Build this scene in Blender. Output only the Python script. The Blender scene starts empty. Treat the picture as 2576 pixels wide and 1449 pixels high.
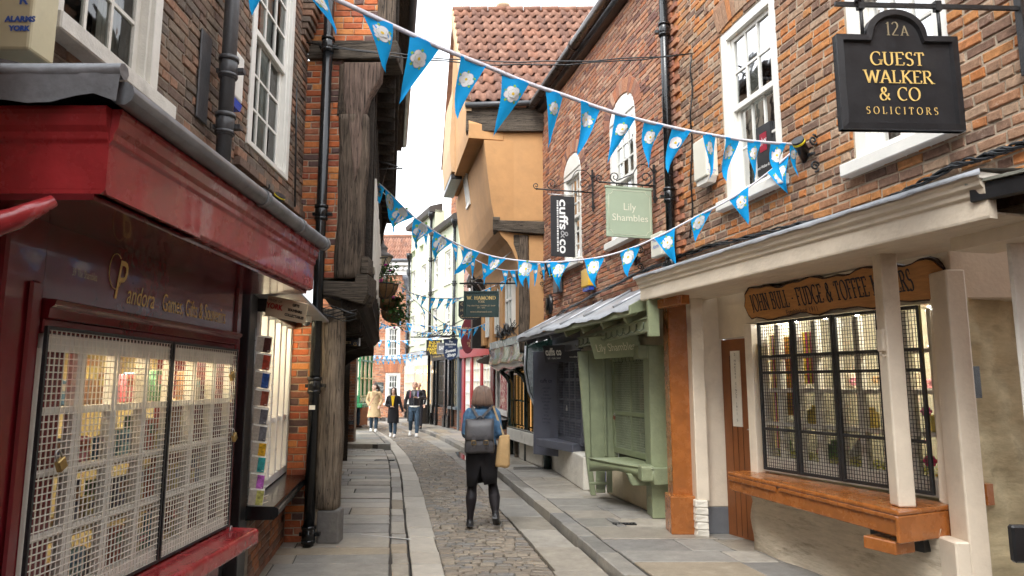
import bpy, math, random
from math import sin, cos, pi, radians
from mathutils import Vector, Matrix
V = Vector
rnd = random.Random(7)
SC = bpy.context.scene
COL = SC.collection

# ---------------------------------------------------------------- camera, sky, sun, exposure
FV = 24 / 36 * 2576                      # focal length in pixels of a 2576 px wide view
PITCH = math.atan(240.5 / FV)
CAM = V((0, 0, 1.60))
cd = bpy.data.cameras.new('camera')
cd.lens = 24; cd.sensor_width = 36; cd.clip_start = 0.05; cd.clip_end = 2000
cd.dof.use_dof = True; cd.dof.focus_distance = 8.5; cd.dof.aperture_fstop = 6.3
co = bpy.data.objects.new('camera', cd); COL.objects.link(co)
co.location = CAM; co.rotation_euler = (pi / 2 + PITCH, 0, 0)
SC.camera = co

SUN_EL, SUN_AZ = radians(52), radians(205)     # high, behind the camera to the right, veiled by cloud
wd = bpy.data.worlds.new('World'); SC.world = wd; wd.use_nodes = True
nt = wd.node_tree; nt.nodes.clear()
sky = nt.nodes.new('ShaderNodeTexSky'); sky.sky_type = 'NISHITA'; sky.sun_disc = False
sky.sun_elevation = SUN_EL; sky.sun_rotation = SUN_AZ; sky.air_density = 1.0; sky.dust_density = 4.0; sky.ozone_density = 1.0
hs = nt.nodes.new('ShaderNodeHueSaturation'); hs.inputs['Saturation'].default_value = 0.12
cl = nt.nodes.new('ShaderNodeMix'); cl.data_type = 'RGBA'; cl.inputs[0].default_value = 0.55
cl.inputs[7].default_value = (9.2, 9.6, 10.1, 1)            # even grey-white cloud layer
bg = nt.nodes.new('ShaderNodeBackground'); bg.inputs['Strength'].default_value = 0.14
wo = nt.nodes.new('ShaderNodeOutputWorld')
nt.links.new(sky.outputs[0], hs.inputs['Color']); nt.links.new(hs.outputs[0], cl.inputs[6])
nt.links.new(cl.outputs[2], bg.inputs[0]); nt.links.new(bg.outputs[0], wo.inputs[0])
sl = bpy.data.lights.new('sun', 'SUN'); sl.energy = 0.8; sl.angle = radians(25); sl.color = (1, .99, .96)
so = bpy.data.objects.new('sun', sl); COL.objects.link(so)
sd = V((sin(SUN_AZ) * cos(SUN_EL), cos(SUN_AZ) * cos(SUN_EL), sin(SUN_EL)))
so.rotation_euler = (-sd).to_track_quat('-Z', 'Y').to_euler(); so.location = (0, 0, 30)
SC.view_settings.view_transform = 'Standard'; SC.view_settings.look = 'None'
SC.view_settings.exposure = 1.62; SC.view_settings.gamma = 1.0; SC.view_settings.use_curve_mapping = False
SC.render.engine = 'CYCLES'
cy = SC.cycles; cy.use_denoising = True; cy.use_adaptive_sampling = True; cy.adaptive_threshold = .025; cy.adaptive_min_samples = 24; cy.max_bounces = 8; cy.diffuse_bounces = 4; cy.glossy_bounces = 3
cy.transparent_max_bounces = 12; cy.transmission_bounces = 4; cy.sample_clamp_indirect = 6; cy.caustics_reflective = False; cy.caustics_refractive = False

# ---------------------------------------------------------------- helpers
def ray(u, v):
    x = (u - 1288) / FV; y = (724.5 - v) / FV; c, s = cos(PITCH), sin(PITCH)
    return V((x, c - y * s, s + y * c))
def atY(u, v, Y): d = ray(u, v); return CAM + d * (Y / d.y)
def atZ(u, v, z): d = ray(u, v); return CAM + d * ((z - CAM.z) / d.z)
def proj(p):
    d = V(p) - CAM; c, s = cos(PITCH), sin(PITCH); dep = d.y * c + d.z * s
    if dep < .05: return None
    return 1288 + FV * d.x / dep, 724.5 - FV * (-d.y * s + d.z * c) / dep, dep

class Fr:
    """a plane to build on: s runs along it, h up, n out of it"""
    def __init__(f, o, ex, ez=(0, 0, 1), en=None):
        f.o = V(o); f.ex = V(ex).normalized(); f.ez = V(ez).normalized()
        f.en = V(en).normalized() if en is not None else f.ex.cross(f.ez)
    def p(f, s, h, n=0): return f.o + f.ex * s + f.ez * h + f.en * n
    def sh(f, u, v, n=0):
        d = ray(u, v); q = f.o + f.en * n
        t = (q - CAM).dot(f.en) / d.dot(f.en); r = CAM + d * t - f.o
        return r.dot(f.ex), r.dot(f.ez)
    def off(f, s=0, h=0, n=0): return Fr(f.p(s, h, n), f.ex, f.ez, f.en)
def wallR(x0, y0, x1, y1):    # right-hand wall, s from near to far, normal to the street (left)
    e = V((x1 - x0, y1 - y0, 0)).normalized(); return Fr((x0, y0, 0), e, (0, 0, 1), (-e.y, e.x, 0))
def wallL(x0, y0, x1, y1):
    e = V((x1 - x0, y1 - y0, 0)).normalized(); return Fr((x0, y0, 0), e, (0, 0, 1), (e.y, -e.x, 0))
def facing(x, y, z=0): return Fr((x, y, z), (1, 0, 0), (0, 0, 1), (0, -1, 0))
def signR(w, s): return Fr(w.p(s, 0), -w.en, (0, 0, 1), -w.ex)     # hangs out from a right-hand wall; s negative away from it
def signL(w, s): return Fr(w.p(s, 0), w.en, (0, 0, 1), -w.ex)

def link(o, parent=None):
    COL.objects.link(o)
    if parent is not None:
        o.parent = parent; o.matrix_parent_inverse = Matrix.Translation(-V(parent.get('_w', (0, 0, 0))))
    return o
def tag(o, label, cat, group=None):
    o['label'] = label; o['category'] = cat
    if group: o['group'] = group
    return o
def thing(name, loc, label, cat, group=None):
    o = bpy.data.objects.new(name, None); o.location = loc; o['_w'] = tuple(loc); o.empty_display_size = .1
    COL.objects.link(o); return tag(o, label, cat, group)

class MB:
    def __init__(s): s.v = []; s.f = []; s.m = []; s.r = []; s.sm = []
    def poly(s, pts, m=0, r=0.5, smooth=False):
        k = len(s.v); s.v += [tuple(p) for p in pts]; s.f.append(tuple(range(k, k + len(pts)))); s.m.append(m); s.r.append(r); s.sm.append(smooth); return s
    def faces(s, verts, faces, m=0, r=.5, smooth=False):
        k = len(s.v); s.v += [tuple(p) for p in verts]
        for f in faces: s.f.append(tuple(k + i for i in f)); s.m.append(m); s.r.append(r); s.sm.append(smooth)
        return s
    def hexa(s, q, m=0, r=.5):      # q: 4 bottom points ccw, then 4 top
        return s.faces(q, [(3, 2, 1, 0), (4, 5, 6, 7), (0, 1, 5, 4), (1, 2, 6, 5), (2, 3, 7, 6), (3, 0, 4, 7)], m, r)
    def box(s, fr, s0, s1, h0, h1, n0, n1, m=0, r=.5):
        P = fr.p
        return s.hexa([P(s0, h0, n1), P(s1, h0, n1), P(s1, h0, n0), P(s0, h0, n0), P(s0, h1, n1), P(s1, h1, n1), P(s1, h1, n0), P(s0, h1, n0)], m, r)
    def quad4(s, fr, c, n0, n1, m=0, r=.5):   # c: four (s,h) corners, extruded n0..n1
        return s.prism(fr, c, n0, n1, m, r)
    def prism(s, fr, poly, n0, n1, m=0, r=.5, smooth=False):
        k = len(poly); a = [fr.p(x, y, n1) for x, y in poly]; b = [fr.p(x, y, n0) for x, y in poly]
        fs = [tuple(range(k)), tuple(range(2 * k - 1, k - 1, -1))] + [(i, k + i, k + (i + 1) % k, (i + 1) % k) for i in range(k)]
        return s.faces(a + b, fs, m, r, smooth)
    def sweep(s, fr, prof, s0, s1, m=0, r=.5, smooth=False, closed=True):  # prof: (n,h) points, swept along s
        k = len(prof); a = [fr.p(s0, h, n) for n, h in prof]; b = [fr.p(s1, h, n) for n, h in prof]
        fs = [(i, (i + 1) % k, k + (i + 1) % k, k + i) for i in range(k if closed else k - 1)]
        s.faces(a + b, fs, m, r, smooth)
        if closed: s.poly(a, m, r); s.poly(b[::-1], m, r)
        return s
    def bar(s, a, b, w, t, up=(0, 0, 1), m=0, r=.5):
        a, b = V(a), V(b); d = (b - a); l = d.length; d.normalize(); x = d.cross(V(up))
        if x.length < 1e-4: x = d.cross(V((1, 0, 0)))
        x.normalize(); f = Fr(a, d, x.cross(d), x)
        return s.box(f, 0, l, -t / 2, t / 2, -w / 2, w / 2, m, r)
    def tube(s, pts, rad, n=8, m=0, r=.5, cap=True, smooth=True):
        pts = [V(p) for p in pts]; k0 = len(s.v); L = len(pts)
        rads = rad if isinstance(rad, (list, tuple)) else [rad] * L
        up = None
        for i, p in enumerate(pts):
            d = (pts[min(i + 1, L - 1)] - pts[max(i - 1, 0)]).normalized()
            if up is None: up = d.orthogonal().normalized()
            x = (up - d * up.dot(d)); x = x.normalized() if x.length > 1e-5 else d.orthogonal().normalized(); up = x; y = d.cross(x)
            for j in range(n):
                a = 2 * pi * j / n; s.v.append(tuple(p + (x * cos(a) + y * sin(a)) * rads[i]))
        for i in range(L - 1):
            for j in range(n):
                s.f.append((k0 + i * n + j, k0 + i * n + (j + 1) % n, k0 + (i + 1) * n + (j + 1) % n, k0 + (i + 1) * n + j)); s.m.append(m); s.r.append(r); s.sm.append(smooth)
        if cap:
            s.f.append(tuple(k0 + j for j in range(n - 1, -1, -1))); s.m.append(m); s.r.append(r); s.sm.append(False)
            s.f.append(tuple(k0 + (L - 1) * n + j for j in range(n))); s.m.append(m); s.r.append(r); s.sm.append(False)
        return s
    def rings(s, rings, m=0, r=.5, cap=True, smooth=True):     # list of rings with equal point counts
        k0 = len(s.v); n = len(rings[0])
        for R in rings: s.v += [tuple(p) for p in R]
        for i in range(len(rings) - 1):
            for j in range(n):
                s.f.append((k0 + i * n + j, k0 + i * n + (j + 1) % n, k0 + (i + 1) * n + (j + 1) % n, k0 + (i + 1) * n + j)); s.m.append(m); s.r.append(r); s.sm.append(smooth)
        if cap:
            s.f.append(tuple(k0 + j for j in range(n - 1, -1, -1))); s.m.append(m); s.r.append(r); s.sm.append(smooth)
            s.f.append(tuple(k0 + (len(rings) - 1) * n + j for j in range(n))); s.m.append(m); s.r.append(r); s.sm.append(smooth)
        return s
    def lathe(s, c, prof, n=16, m=0, r=.5, smooth=True):        # prof: (radius, z)
        c = V(c); return s.rings([[c + V((max(q, 1e-4) * cos(2 * pi * j / n), max(q, 1e-4) * sin(2 * pi * j / n), z)) for j in range(n)] for q, z in prof], m, r, True, smooth)
    def sphere(s, c, rx, ry, rz, n=10, m=0, r=.5):
        c = V(c); R = []
        for i in range(n // 2 + 1):
            a = -pi / 2 + pi * i / (n // 2); q = max(cos(a), .02)
            R.append([c + V((rx * q * cos(2 * pi * j / n), ry * q * sin(2 * pi * j / n), rz * sin(a))) for j in range(n)])
        return s.rings(R, m, r, True, True)
    def build(s, name, mats, parent=None, bevel=0, smooth=None, kind=None, label=None, seg=1):
        me = bpy.data.meshes.new(name)
        o = V((0, 0, 0))
        if parent is None and s.v:
            xs = [p[0] for p in s.v]; ys = [p[1] for p in s.v]; zs = [p[2] for p in s.v]
            o = V(((min(xs) + max(xs)) / 2, (min(ys) + max(ys)) / 2, min(zs)))
        me.from_pydata([(p[0] - o.x, p[1] - o.y, p[2] - o.z) for p in s.v], [], s.f)
        for m in (mats if isinstance(mats, (list, tuple)) else [mats]): me.materials.append(m)
        me.polygons.foreach_set('material_index', s.m)
        me.polygons.foreach_set('use_smooth', s.sm if smooth is None else [smooth] * len(s.f))
        at = me.attributes.new('rnd', 'FLOAT', 'FACE'); at.data.foreach_set('value', s.r)
        if any(s.sm) and len(s.v) < 30000:
            import bmesh; bm = bmesh.new(); bm.from_mesh(me); bmesh.ops.remove_doubles(bm, verts=bm.verts, dist=2e-5); bm.to_mesh(me); bm.free()
        me.update()
        ob = bpy.data.objects.new(name, me); ob.location = o; ob['_w'] = tuple(o); link(ob, parent)
        if bevel:
            b = ob.modifiers.new('bevel', 'BEVEL'); b.width = bevel; b.segments = seg; b.limit_method = 'ANGLE'
        if kind: ob['kind'] = kind
        if label: ob['label'] = label
        return ob

# ---------------------------------------------------------------- materials
MT = {}
def _nodes(name):
    m = bpy.data.materials.new(name); m.use_nodes = True; n = m.node_tree
    return m, n, n.nodes, n.links, n.nodes['Principled BSDF']
def mat(name, col, rough=.6, var=.18, scale=6, bump=.15, bscale=60, metal=0, spec=.5, coat=0, dirt=.25, stretch=None, dirtcol=None):
    """painted or plain surface with grain, faint soiling and fine relief"""
    if name in MT: return MT[name]
    m, n, N, L, B = _nodes(name)
    tc = N.new('ShaderNodeTexCoord'); mp = N.new('ShaderNodeMapping'); L.new(tc.outputs['Object'], mp.inputs[0])
    if stretch: mp.inputs['Scale'].default_value = stretch
    n1 = N.new('ShaderNodeTexNoise'); n1.inputs['Scale'].default_value = scale; n1.inputs['Detail'].default_value = 6; n1.inputs['Roughness'].default_value = .65
    L.new(mp.outputs[0], n1.inputs[0])
    c = V(col[:3])
    r1 = N.new('ShaderNodeValToRGB'); r1.color_ramp.elements[0].position = .3; r1.color_ramp.elements[1].position = .7
    r1.color_ramp.elements[0].color = (*(c * (1 - var)), 1); r1.color_ramp.elements[1].color = (*(c * (1 + var)), 1)
    L.new(n1.outputs[0], r1.inputs[0])
    n2 = N.new('ShaderNodeTexNoise'); n2.inputs['Scale'].default_value = scale * .33; n2.inputs['Detail'].default_value = 8; n2.inputs['Roughness'].default_value = .75
    L.new(mp.outputs[0], n2.inputs[0])
    r2 = N.new('ShaderNodeValToRGB'); r2.color_ramp.elements[0].position = .55; r2.color_ramp.elements[1].position = .75
    r2.color_ramp.elements[0].color = (0, 0, 0, 1); r2.color_ramp.elements[1].color = (dirt,) * 3 + (1,)
    L.new(n2.outputs[0], r2.inputs[0])
    mx = N.new('ShaderNodeMix'); mx.data_type = 'RGBA'; L.new(r2.outputs[0], mx.inputs[0]); L.new(r1.outputs[0], mx.inputs[6])
    mx.inputs[7].default_value = (*(V(dirtcol) if dirtcol else c * .45 + V((.03, .026, .02))), 1)
    L.new(mx.outputs[2], B.inputs['Base Color'])
    B.inputs['Metallic'].default_value = metal; B.inputs['Specular IOR Level'].default_value = spec; B.inputs['Coat Weight'].default_value = coat
    rr = N.new('ShaderNodeMapRange'); rr.inputs[3].default_value = max(0, rough - .1); rr.inputs[4].default_value = min(1, rough + .12)
    L.new(n1.outputs[0], rr.inputs[0]); L.new(rr.outputs[0], B.inputs['Roughness'])
    if bump:
        n3 = N.new('ShaderNodeTexNoise'); n3.inputs['Scale'].default_value = bscale; n3.inputs['Detail'].default_value = 5; L.new(mp.outputs[0], n3.inputs[0])
        b = N.new('ShaderNodeBump'); b.inputs['Strength'].default_value = bump; b.inputs['Distance'].default_value = .01
        L.new(n3.outputs[0], b.inputs['Height']); L.new(b.outputs[0], B.inputs['Normal'])
    MT[name] = m; return m
def pieces(name, pal, rough=.85, bump=.5, var=.35, scale=22, spec=.3, bscale=55, wet=None, pale=None):
    """bricks, stones and tiles: one palette colour for each piece (attribute rnd), worn and grainy"""
    m, n, N, L, B = _nodes(name)
    at = N.new('ShaderNodeAttribute'); at.attribute_name = 'rnd'
    cr = N.new('ShaderNodeValToRGB'); cr.color_ramp.interpolation = 'CONSTANT'; e = cr.color_ramp.elements
    for i, c in enumerate(pal):
        k = e[i] if i < 2 else e.new(i / len(pal))
        k.position = i / len(pal); k.color = (*c, 1)
    L.new(at.outputs['Fac'], cr.inputs[0])
    tc = N.new('ShaderNodeNewGeometry')
    n1 = N.new('ShaderNodeTexNoise'); n1.inputs['Scale'].default_value = scale; n1.inputs['Detail'].default_value = 8; n1.inputs['Roughness'].default_value = .7
    L.new(tc.outputs['Position'], n1.inputs[0])
    mr = N.new('ShaderNodeMapRange'); mr.inputs[1].default_value = .25; mr.inputs[2].default_value = .75; mr.inputs[3].default_value = 1 - var; mr.inputs[4].default_value = 1 + var
    L.new(n1.outputs[0], mr.inputs[0])
    mu = N.new('ShaderNodeMix'); mu.data_type = 'RGBA'; mu.blend_type = 'MULTIPLY'; mu.inputs[0].default_value = 1
    L.new(cr.outputs[0], mu.inputs[6]); L.new(mr.outputs[0], mu.inputs[7]); last = mu.outputs[2]
    if pale:
        n4 = N.new('ShaderNodeTexNoise'); n4.inputs['Scale'].default_value = scale * .5; n4.inputs['Detail'].default_value = 9; n4.inputs['Roughness'].default_value = .8
        L.new(tc.outputs['Position'], n4.inputs[0])
        r4 = N.new('ShaderNodeMapRange'); r4.inputs[1].default_value = .58; r4.inputs[2].default_value = .7; r4.inputs[4].default_value = pale[1]; L.new(n4.outputs[0], r4.inputs[0])
        m4 = N.new('ShaderNodeMix'); m4.data_type = 'RGBA'; L.new(r4.outputs[0], m4.inputs[0]); L.new(last, m4.inputs[6]); m4.inputs[7].default_value = (*pale[0], 1); last = m4.outputs[2]
    L.new(last, B.inputs['Base Color'])
    B.inputs['Specular IOR Level'].default_value = spec
    if wet:                          # some pieces are worn smooth and damp
        gt = N.new('ShaderNodeMath'); gt.operation = 'FRACT'; m7 = N.new('ShaderNodeMath'); m7.operation = 'MULTIPLY'; m7.inputs[1].default_value = 37.7
        L.new(at.outputs['Fac'], m7.inputs[0]); L.new(m7.outputs[0], gt.inputs[0])
        g2 = N.new('ShaderNodeMath'); g2.operation = 'LESS_THAN'; g2.inputs[1].default_value = wet[0]; L.new(gt.outputs[0], g2.inputs[0])
        mm = N.new('ShaderNodeMapRange'); mm.inputs[3].default_value = rough; mm.inputs[4].default_value = wet[1]; L.new(g2.outputs[0], mm.inputs[0]); L.new(mm.outputs[0], B.inputs['Roughness'])
    else: B.inputs['Roughness'].default_value = rough
    n3 = N.new('ShaderNodeTexNoise'); n3.inputs['Scale'].default_value = bscale; n3.inputs['Detail'].default_value = 8; n3.inputs['Roughness'].default_value = .7; L.new(tc.outputs['Position'], n3.inputs[0])
    b = N.new('ShaderNodeBump'); b.inputs['Strength'].default_value = bump; b.inputs['Distance'].default_value = .012
    L.new(n3.outputs[0], b.inputs['Height']); L.new(b.outputs[0], B.inputs['Normal'])
    MT[name] = m; return m
def timber(name, dark, light, axis=2, rough=.85, bump=1.0):
    """weathered grain running along one axis"""
    m, n, N, L, B = _nodes(name)
    tc = N.new('ShaderNodeNewGeometry'); mp = N.new('ShaderNodeMapping'); L.new(tc.outputs['Position'], mp.inputs[0])
    sc = [60, 60, 60]; sc[axis] = 3; mp.inputs['Scale'].default_value = sc
    n1 = N.new('ShaderNodeTexNoise'); n1.inputs['Scale'].default_value = 1; n1.inputs['Detail'].default_value = 9; n1.inputs['Roughness'].default_value = .7; n1.inputs['Distortion'].default_value = .6
    L.new(mp.outputs[0], n1.inputs[0])
    n2 = N.new('ShaderNodeTexNoise'); n2.inputs['Scale'].default_value = 3.2; n2.inputs['Detail'].default_value = 6; L.new(tc.outputs['Position'], n2.inputs[0])
    ad = N.new('ShaderNodeMath'); ad.operation = 'MULTIPLY_ADD'; ad.inputs[1].default_value = .75; L.new(n1.outputs[0], ad.inputs[0])
    m2 = N.new('ShaderNodeMath'); m2.operation = 'MULTIPLY'; m2.inputs[1].default_value = .35; L.new(n2.outputs[0], m2.inputs[0]); L.new(m2.outputs[0], ad.inputs[2])
    cr = N.new('ShaderNodeValToRGB'); e = cr.color_ramp.elements; e[0].position = .38; e[0].color = (*dark, 1); e[1].position = .70; e[1].color = (*light, 1)
    mp2 = N.new('ShaderNodeMapping'); sc2 = [26, 26, 26]; sc2[axis] = .9; mp2.inputs['Scale'].default_value = sc2; L.new(tc.outputs['Position'], mp2.inputs[0])
    n5 = N.new('ShaderNodeTexNoise'); n5.inputs['Scale'].default_value = 1; n5.inputs['Detail'].default_value = 4; n5.inputs['Distortion'].default_value = 1.2; L.new(mp2.outputs[0], n5.inputs[0])
    ab = N.new('ShaderNodeMath'); ab.operation = 'SUBTRACT'; ab.inputs[1].default_value = .5; L.new(n5.outputs[0], ab.inputs[0]); a2 = N.new('ShaderNodeMath'); a2.operation = 'ABSOLUTE'; L.new(ab.outputs[0], a2.inputs[0])
    ck = N.new('ShaderNodeMapRange'); ck.inputs[2].default_value = .035; ck.inputs[3].default_value = .18; L.new(a2.outputs[0], ck.inputs[0])      # drying cracks along the grain
    mk = N.new('ShaderNodeMix'); mk.data_type = 'RGBA'; mk.blend_type = 'MULTIPLY'; mk.inputs[0].default_value = 1; L.new(cr.outputs[0], mk.inputs[6]); L.new(ck.outputs[0], mk.inputs[7])
    L.new(ad.outputs[0], cr.inputs[0]); L.new(mk.outputs[2], B.inputs['Base Color'])
    B.inputs['Roughness'].default_value = rough; B.inputs['Specular IOR Level'].default_value = .25
    b = N.new('ShaderNodeBump'); b.inputs['Strength'].default_value = bump; b.inputs['Distance'].default_value = .02
    L.new(n1.outputs[0], b.inputs['Height']); L.new(b.outputs[0], B.inputs['Normal'])
    MT[name] = m; return m
def glassmat(name, tint=(.75, .8, .8), refl=.35):
    m, n, N, L, B = _nodes(name); N.remove(B)
    t = N.new('ShaderNodeBsdfTransparent'); t.inputs[0].default_value = (*tint, 1)
    g = N.new('ShaderNodeBsdfGlossy'); g.inputs['Roughness'].default_value = .03
    fr = N.new('ShaderNodeLayerWeight'); fr.inputs[0].default_value = .35
    tcn = N.new('ShaderNodeNewGeometry'); ns = N.new('ShaderNodeTexNoise'); ns.inputs['Scale'].default_value = 3.5; L.new(tcn.outputs['Position'], ns.inputs[0])
    b = N.new('ShaderNodeBump'); b.inputs['Strength'].default_value = .25; b.inputs['Distance'].default_value = .02; L.new(ns.outputs[0], b.inputs['Height']); L.new(b.outputs[0], g.inputs['Normal'])
    mp = N.new('ShaderNodeMapRange'); mp.inputs[3].default_value = .06; mp.inputs[4].default_value = refl * 2; L.new(fr.outputs['Fresnel'], mp.inputs[0])
    mx = N.new('ShaderNodeMixShader'); L.new(mp.outputs[0], mx.inputs[0]); L.new(t.outputs[0], mx.inputs[1]); L.new(g.outputs[0], mx.inputs[2])
    L.new(mx.outputs[0], N['Material Output'].inputs[0]); MT[name] = m; return m
def lampmat(name, col, strength):
    m, n, N, L, B = _nodes(name); B.inputs['Base Color'].default_value = (*col, 1)
    B.inputs['Emission Color'].default_value = (*col, 1); B.inputs['Emission Strength'].default_value = strength; MT[name] = m; return m
def cloth(name, col, trans=0, rough=.8, var=.12, scale=40, bump=.3, bscale=300):
    m = mat(name, col, rough, var, scale, bump, bscale, dirt=.1, spec=.3)
    if trans:
        N = m.node_tree.nodes; L = m.node_tree.links; B = N['Principled BSDF']
        t = N.new('ShaderNodeBsdfTranslucent'); t.inputs[0].default_value = (*[min(1, c * 1.25 + .02) for c in col], 1)
        mx = N.new('ShaderNodeMixShader'); mx.inputs[0].default_value = trans
        L.new(B.outputs[0], mx.inputs[1]); L.new(t.outputs[0], mx.inputs[2]); L.new(mx.outputs[0], N['Material Output'].inputs[0])
    return m

white = mat('white_paint', (.78, .76, .70), .45, .06, 5, .12, 90, dirt=.3)
whiteold = mat('old_white_paint', (.72, .69, .62), .55, .08, 6, .3, 70, dirt=.5, dirtcol=(.22, .19, .14))
cream = mat('cream_paint', (.68, .59, .47), .42, .09, 4, .3, 34, dirt=.55, dirtcol=(.36, .29, .2))
blackp = mat('black_paint', (.013, .013, .014), .32, .3, 9, .15, 50, dirt=.5, dirtcol=(.06, .055, .05))
blackgloss = mat('black_gloss', (.008, .009, .010), .18, .2, 9, .1, 30, dirt=.2)
iron = mat('black_iron', (.016, .016, .017), .5, .3, 20, .3, 80, dirt=.4, dirtcol=(.08, .05, .03))
plum = mat('lead_grey', (.20, .205, .215), .42, .3, 7, .5, 14, metal=.35, dirt=.6, dirtcol=(.07, .07, .07))
lead = mat('pale_lead', (.36, .37, .39), .38, .22, 6, .5, 12, metal=.3, dirt=.5, dirtcol=(.12, .11, .10))
pipegrey = mat('grey_pipe_paint', (.055, .055, .058), .38, .2, 9, .2, 40)
redp = mat('red_gloss_paint', (.32, .022, .026), .26, .22, 5, .22, 22, coat=.4, dirt=.6, dirtcol=(.18, .03, .03))
redd = mat('dark_red_gloss_paint', (.125, .008, .012), .2, .16, 5, .08, 26, coat=.35, dirt=.3, dirtcol=(.05, .006, .008))
greenp = mat('sage_green_paint', (.225, .255, .15), .42, .14, 5, .35, 30, dirt=.55, dirtcol=(.12, .135, .08))
greyp = mat('slate_blue_paint', (.115, .12, .15), .4, .12, 5, .18, 45, dirt=.35, dirtcol=(.05, .05, .06))
dgreen = mat('bottle_green_gloss', (.008, .022, .018), .16, .3, 6, .3, 14, coat=.4, dirt=.3, dirtcol=(.02, .03, .03))
brownp = mat('tan_brown_gloss', (.31, .10, .02), .26, .2, 7, .3, 30, coat=.3, dirt=.6, dirtcol=(.17, .055, .015))
doorp = mat('brown_door_paint', (.22, .075, .024), .34, .12, 6, .12, 40, dirt=.3)
render_c = mat('limewashed_rubble', (.50, .43, .33), .9, .16, 9, 1, 9, dirt=.9, dirtcol=(.16, .125, .08), stretch=(1, 1, 4.5))
ochre = mat('ochre_render', (.47, .255, .105), .85, .12, 2.5, .55, 9, dirt=.5, dirtcol=(.33, .18, .08))
ochrepale = mat('pale_ochre_render', (.52, .35, .20), .85, .1, 2.5, .3, 22, dirt=.3)
mint = mat('pale_green_render', (.57, .60, .44), .9, .05, 2, .6, 20, dirt=.3, dirtcol=(.46, .46, .33))
tanr = mat('tan_render', (.44, .35, .24), .9, .1, 3, .4, 24, dirt=.4)
mortar = mat('lime_mortar', (.42, .34, .25), .95, .2, 12, .6, 90, dirt=.4)
mortard = mat('dark_mortar', (.24, .20, .155), .95, .25, 12, .6, 90, dirt=.4)
dirtm = mat('joint_dirt', (.055, .048, .04), .95, .3, 8, .6, 50)
gold = mat('gold_lettering', (.80, .55, .18), .4, .08, 30, 0)
goldd = mat('dull_gold_lettering', (.55, .41, .22), .45, .1, 30, 0)
silverm = mat('galvanised_wire', (.78, .74, .66), .45, .1, 20, 0, metal=.3)
brass = mat('brass', (.42, .29, .11), .35, .2, 30, .1, metal=.8)
steel = mat('steel', (.5, .5, .5), .3, .15, 30, .1, metal=.9)
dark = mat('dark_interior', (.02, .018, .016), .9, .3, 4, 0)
roomwarm = mat('warm_interior_wall', (.62, .50, .30), .8, .1, 3, 0)
roomwhite = mat('white_interior_wall', (.8, .77, .72), .7, .05, 3, 0)
curtain = mat('cream_curtain', (.55, .53, .47), .9, .15, 5, 0, stretch=(9, 9, .3))
glass = glassmat('window_glass')
glassc = glassmat('clear_shop_glass', (.92, .93, .92), .2)
lampw = lampmat('warm_lamp', (1, .72, .38), 40)
lampn = lampmat('white_lamp', (1, .92, .8), 40)
oak = timber('weathered_oak_upright', (.022, .016, .012), (.20, .15, .11), 2)
oakx = timber('weathered_oak_across', (.03, .024, .019), (.15, .12, .09), 0)
oaky = timber('black_oak_along', (.010, .008, .007), (.060, .046, .035), 1)
oakp = timber('silvered_oak_post', (.07, .054, .040), (.36, .285, .21), 2, bump=1)
brick_or = pieces('orange_brick', [(.46, .12, .04), (.38, .10, .04), (.52, .17, .055), (.30, .085, .045), (.56, .22, .07), (.42, .13, .05), (.12, .07, .06), (.24, .10, .06), (.48, .14, .05), (.36, .13, .07)], pale=((.5, .38, .28), .35))
brick_r1 = pieces('mottled_brick', [(.45, .17, .055), (.17, .105, .075), (.34, .17, .09), (.22, .13, .085), (.44, .20, .075), (.40, .27, .18), (.46, .20, .07), (.19, .11, .075), (.31, .18, .11), (.42, .17, .065), (.35, .23, .15), (.21, .125, .085), (.36, .19, .11)], pale=((.52, .43, .34), .75), var=.45, scale=26)
brick_r2 = pieces('rose_brick', [(.35, .15, .09), (.40, .18, .10), (.30, .135, .09), (.43, .20, .11), (.38, .21, .14), (.25, .12, .085), (.40, .15, .075), (.31, .16, .105), (.46, .27, .18), (.19, .095, .075)], pale=((.5, .4, .3), .5))
brick_br = pieces('brown_brick', [(.18, .125, .09), (.145, .10, .075), (.22, .145, .10), (.12, .085, .068), (.25, .15, .10), (.21, .16, .12), (.165, .11, .085), (.28, .155, .10), (.14, .11, .088)], pale=((.38, .32, .24), .35), var=.4)
brick_dk = pieces('damp_brick', [(.22, .09, .05), (.15, .07, .045), (.28, .11, .05), (.12, .07, .05), (.19, .10, .065)], pale=((.3, .25, .19), .3))
brick_end = pieces('old_red_brick', [(.42, .16, .08), (.36, .14, .075), (.48, .20, .10), (.30, .13, .08), (.24, .12, .085), (.44, .24, .14), (.38, .17, .09)], pale=((.5, .4, .3), .4))
tile = pieces('clay_pantile', [(.24, .115, .075), (.27, .13, .085), (.21, .105, .072), (.29, .15, .10), (.18, .095, .07), (.25, .13, .09)], bump=.4, var=.35, scale=7, pale=((.42, .33, .26), .45))
tiled = pieces('old_flat_tile', [(.22, .12, .08), (.27, .14, .09), (.18, .10, .075), (.24, .13, .10)], bump=.4, var=.3, scale=9)
flag = pieces('york_stone', [(.27, .24, .20), (.22, .205, .18), (.31, .275, .225), (.26, .23, .185), (.33, .30, .255), (.29, .24, .175), (.20, .19, .175), (.25, .235, .21), (.28, .26, .23), (.23, .215, .19)], rough=.6, bump=.5, var=.3, scale=6, spec=.45, bscale=24, wet=(.35, .36), pale=((.40, .36, .29), .45))
slab = pieces('pale_channel_stone', [(.40, .36, .305), (.44, .40, .34), (.37, .335, .285), (.46, .42, .36)], rough=.6, bump=.4, var=.17, scale=8, spec=.45, bscale=26)
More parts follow.
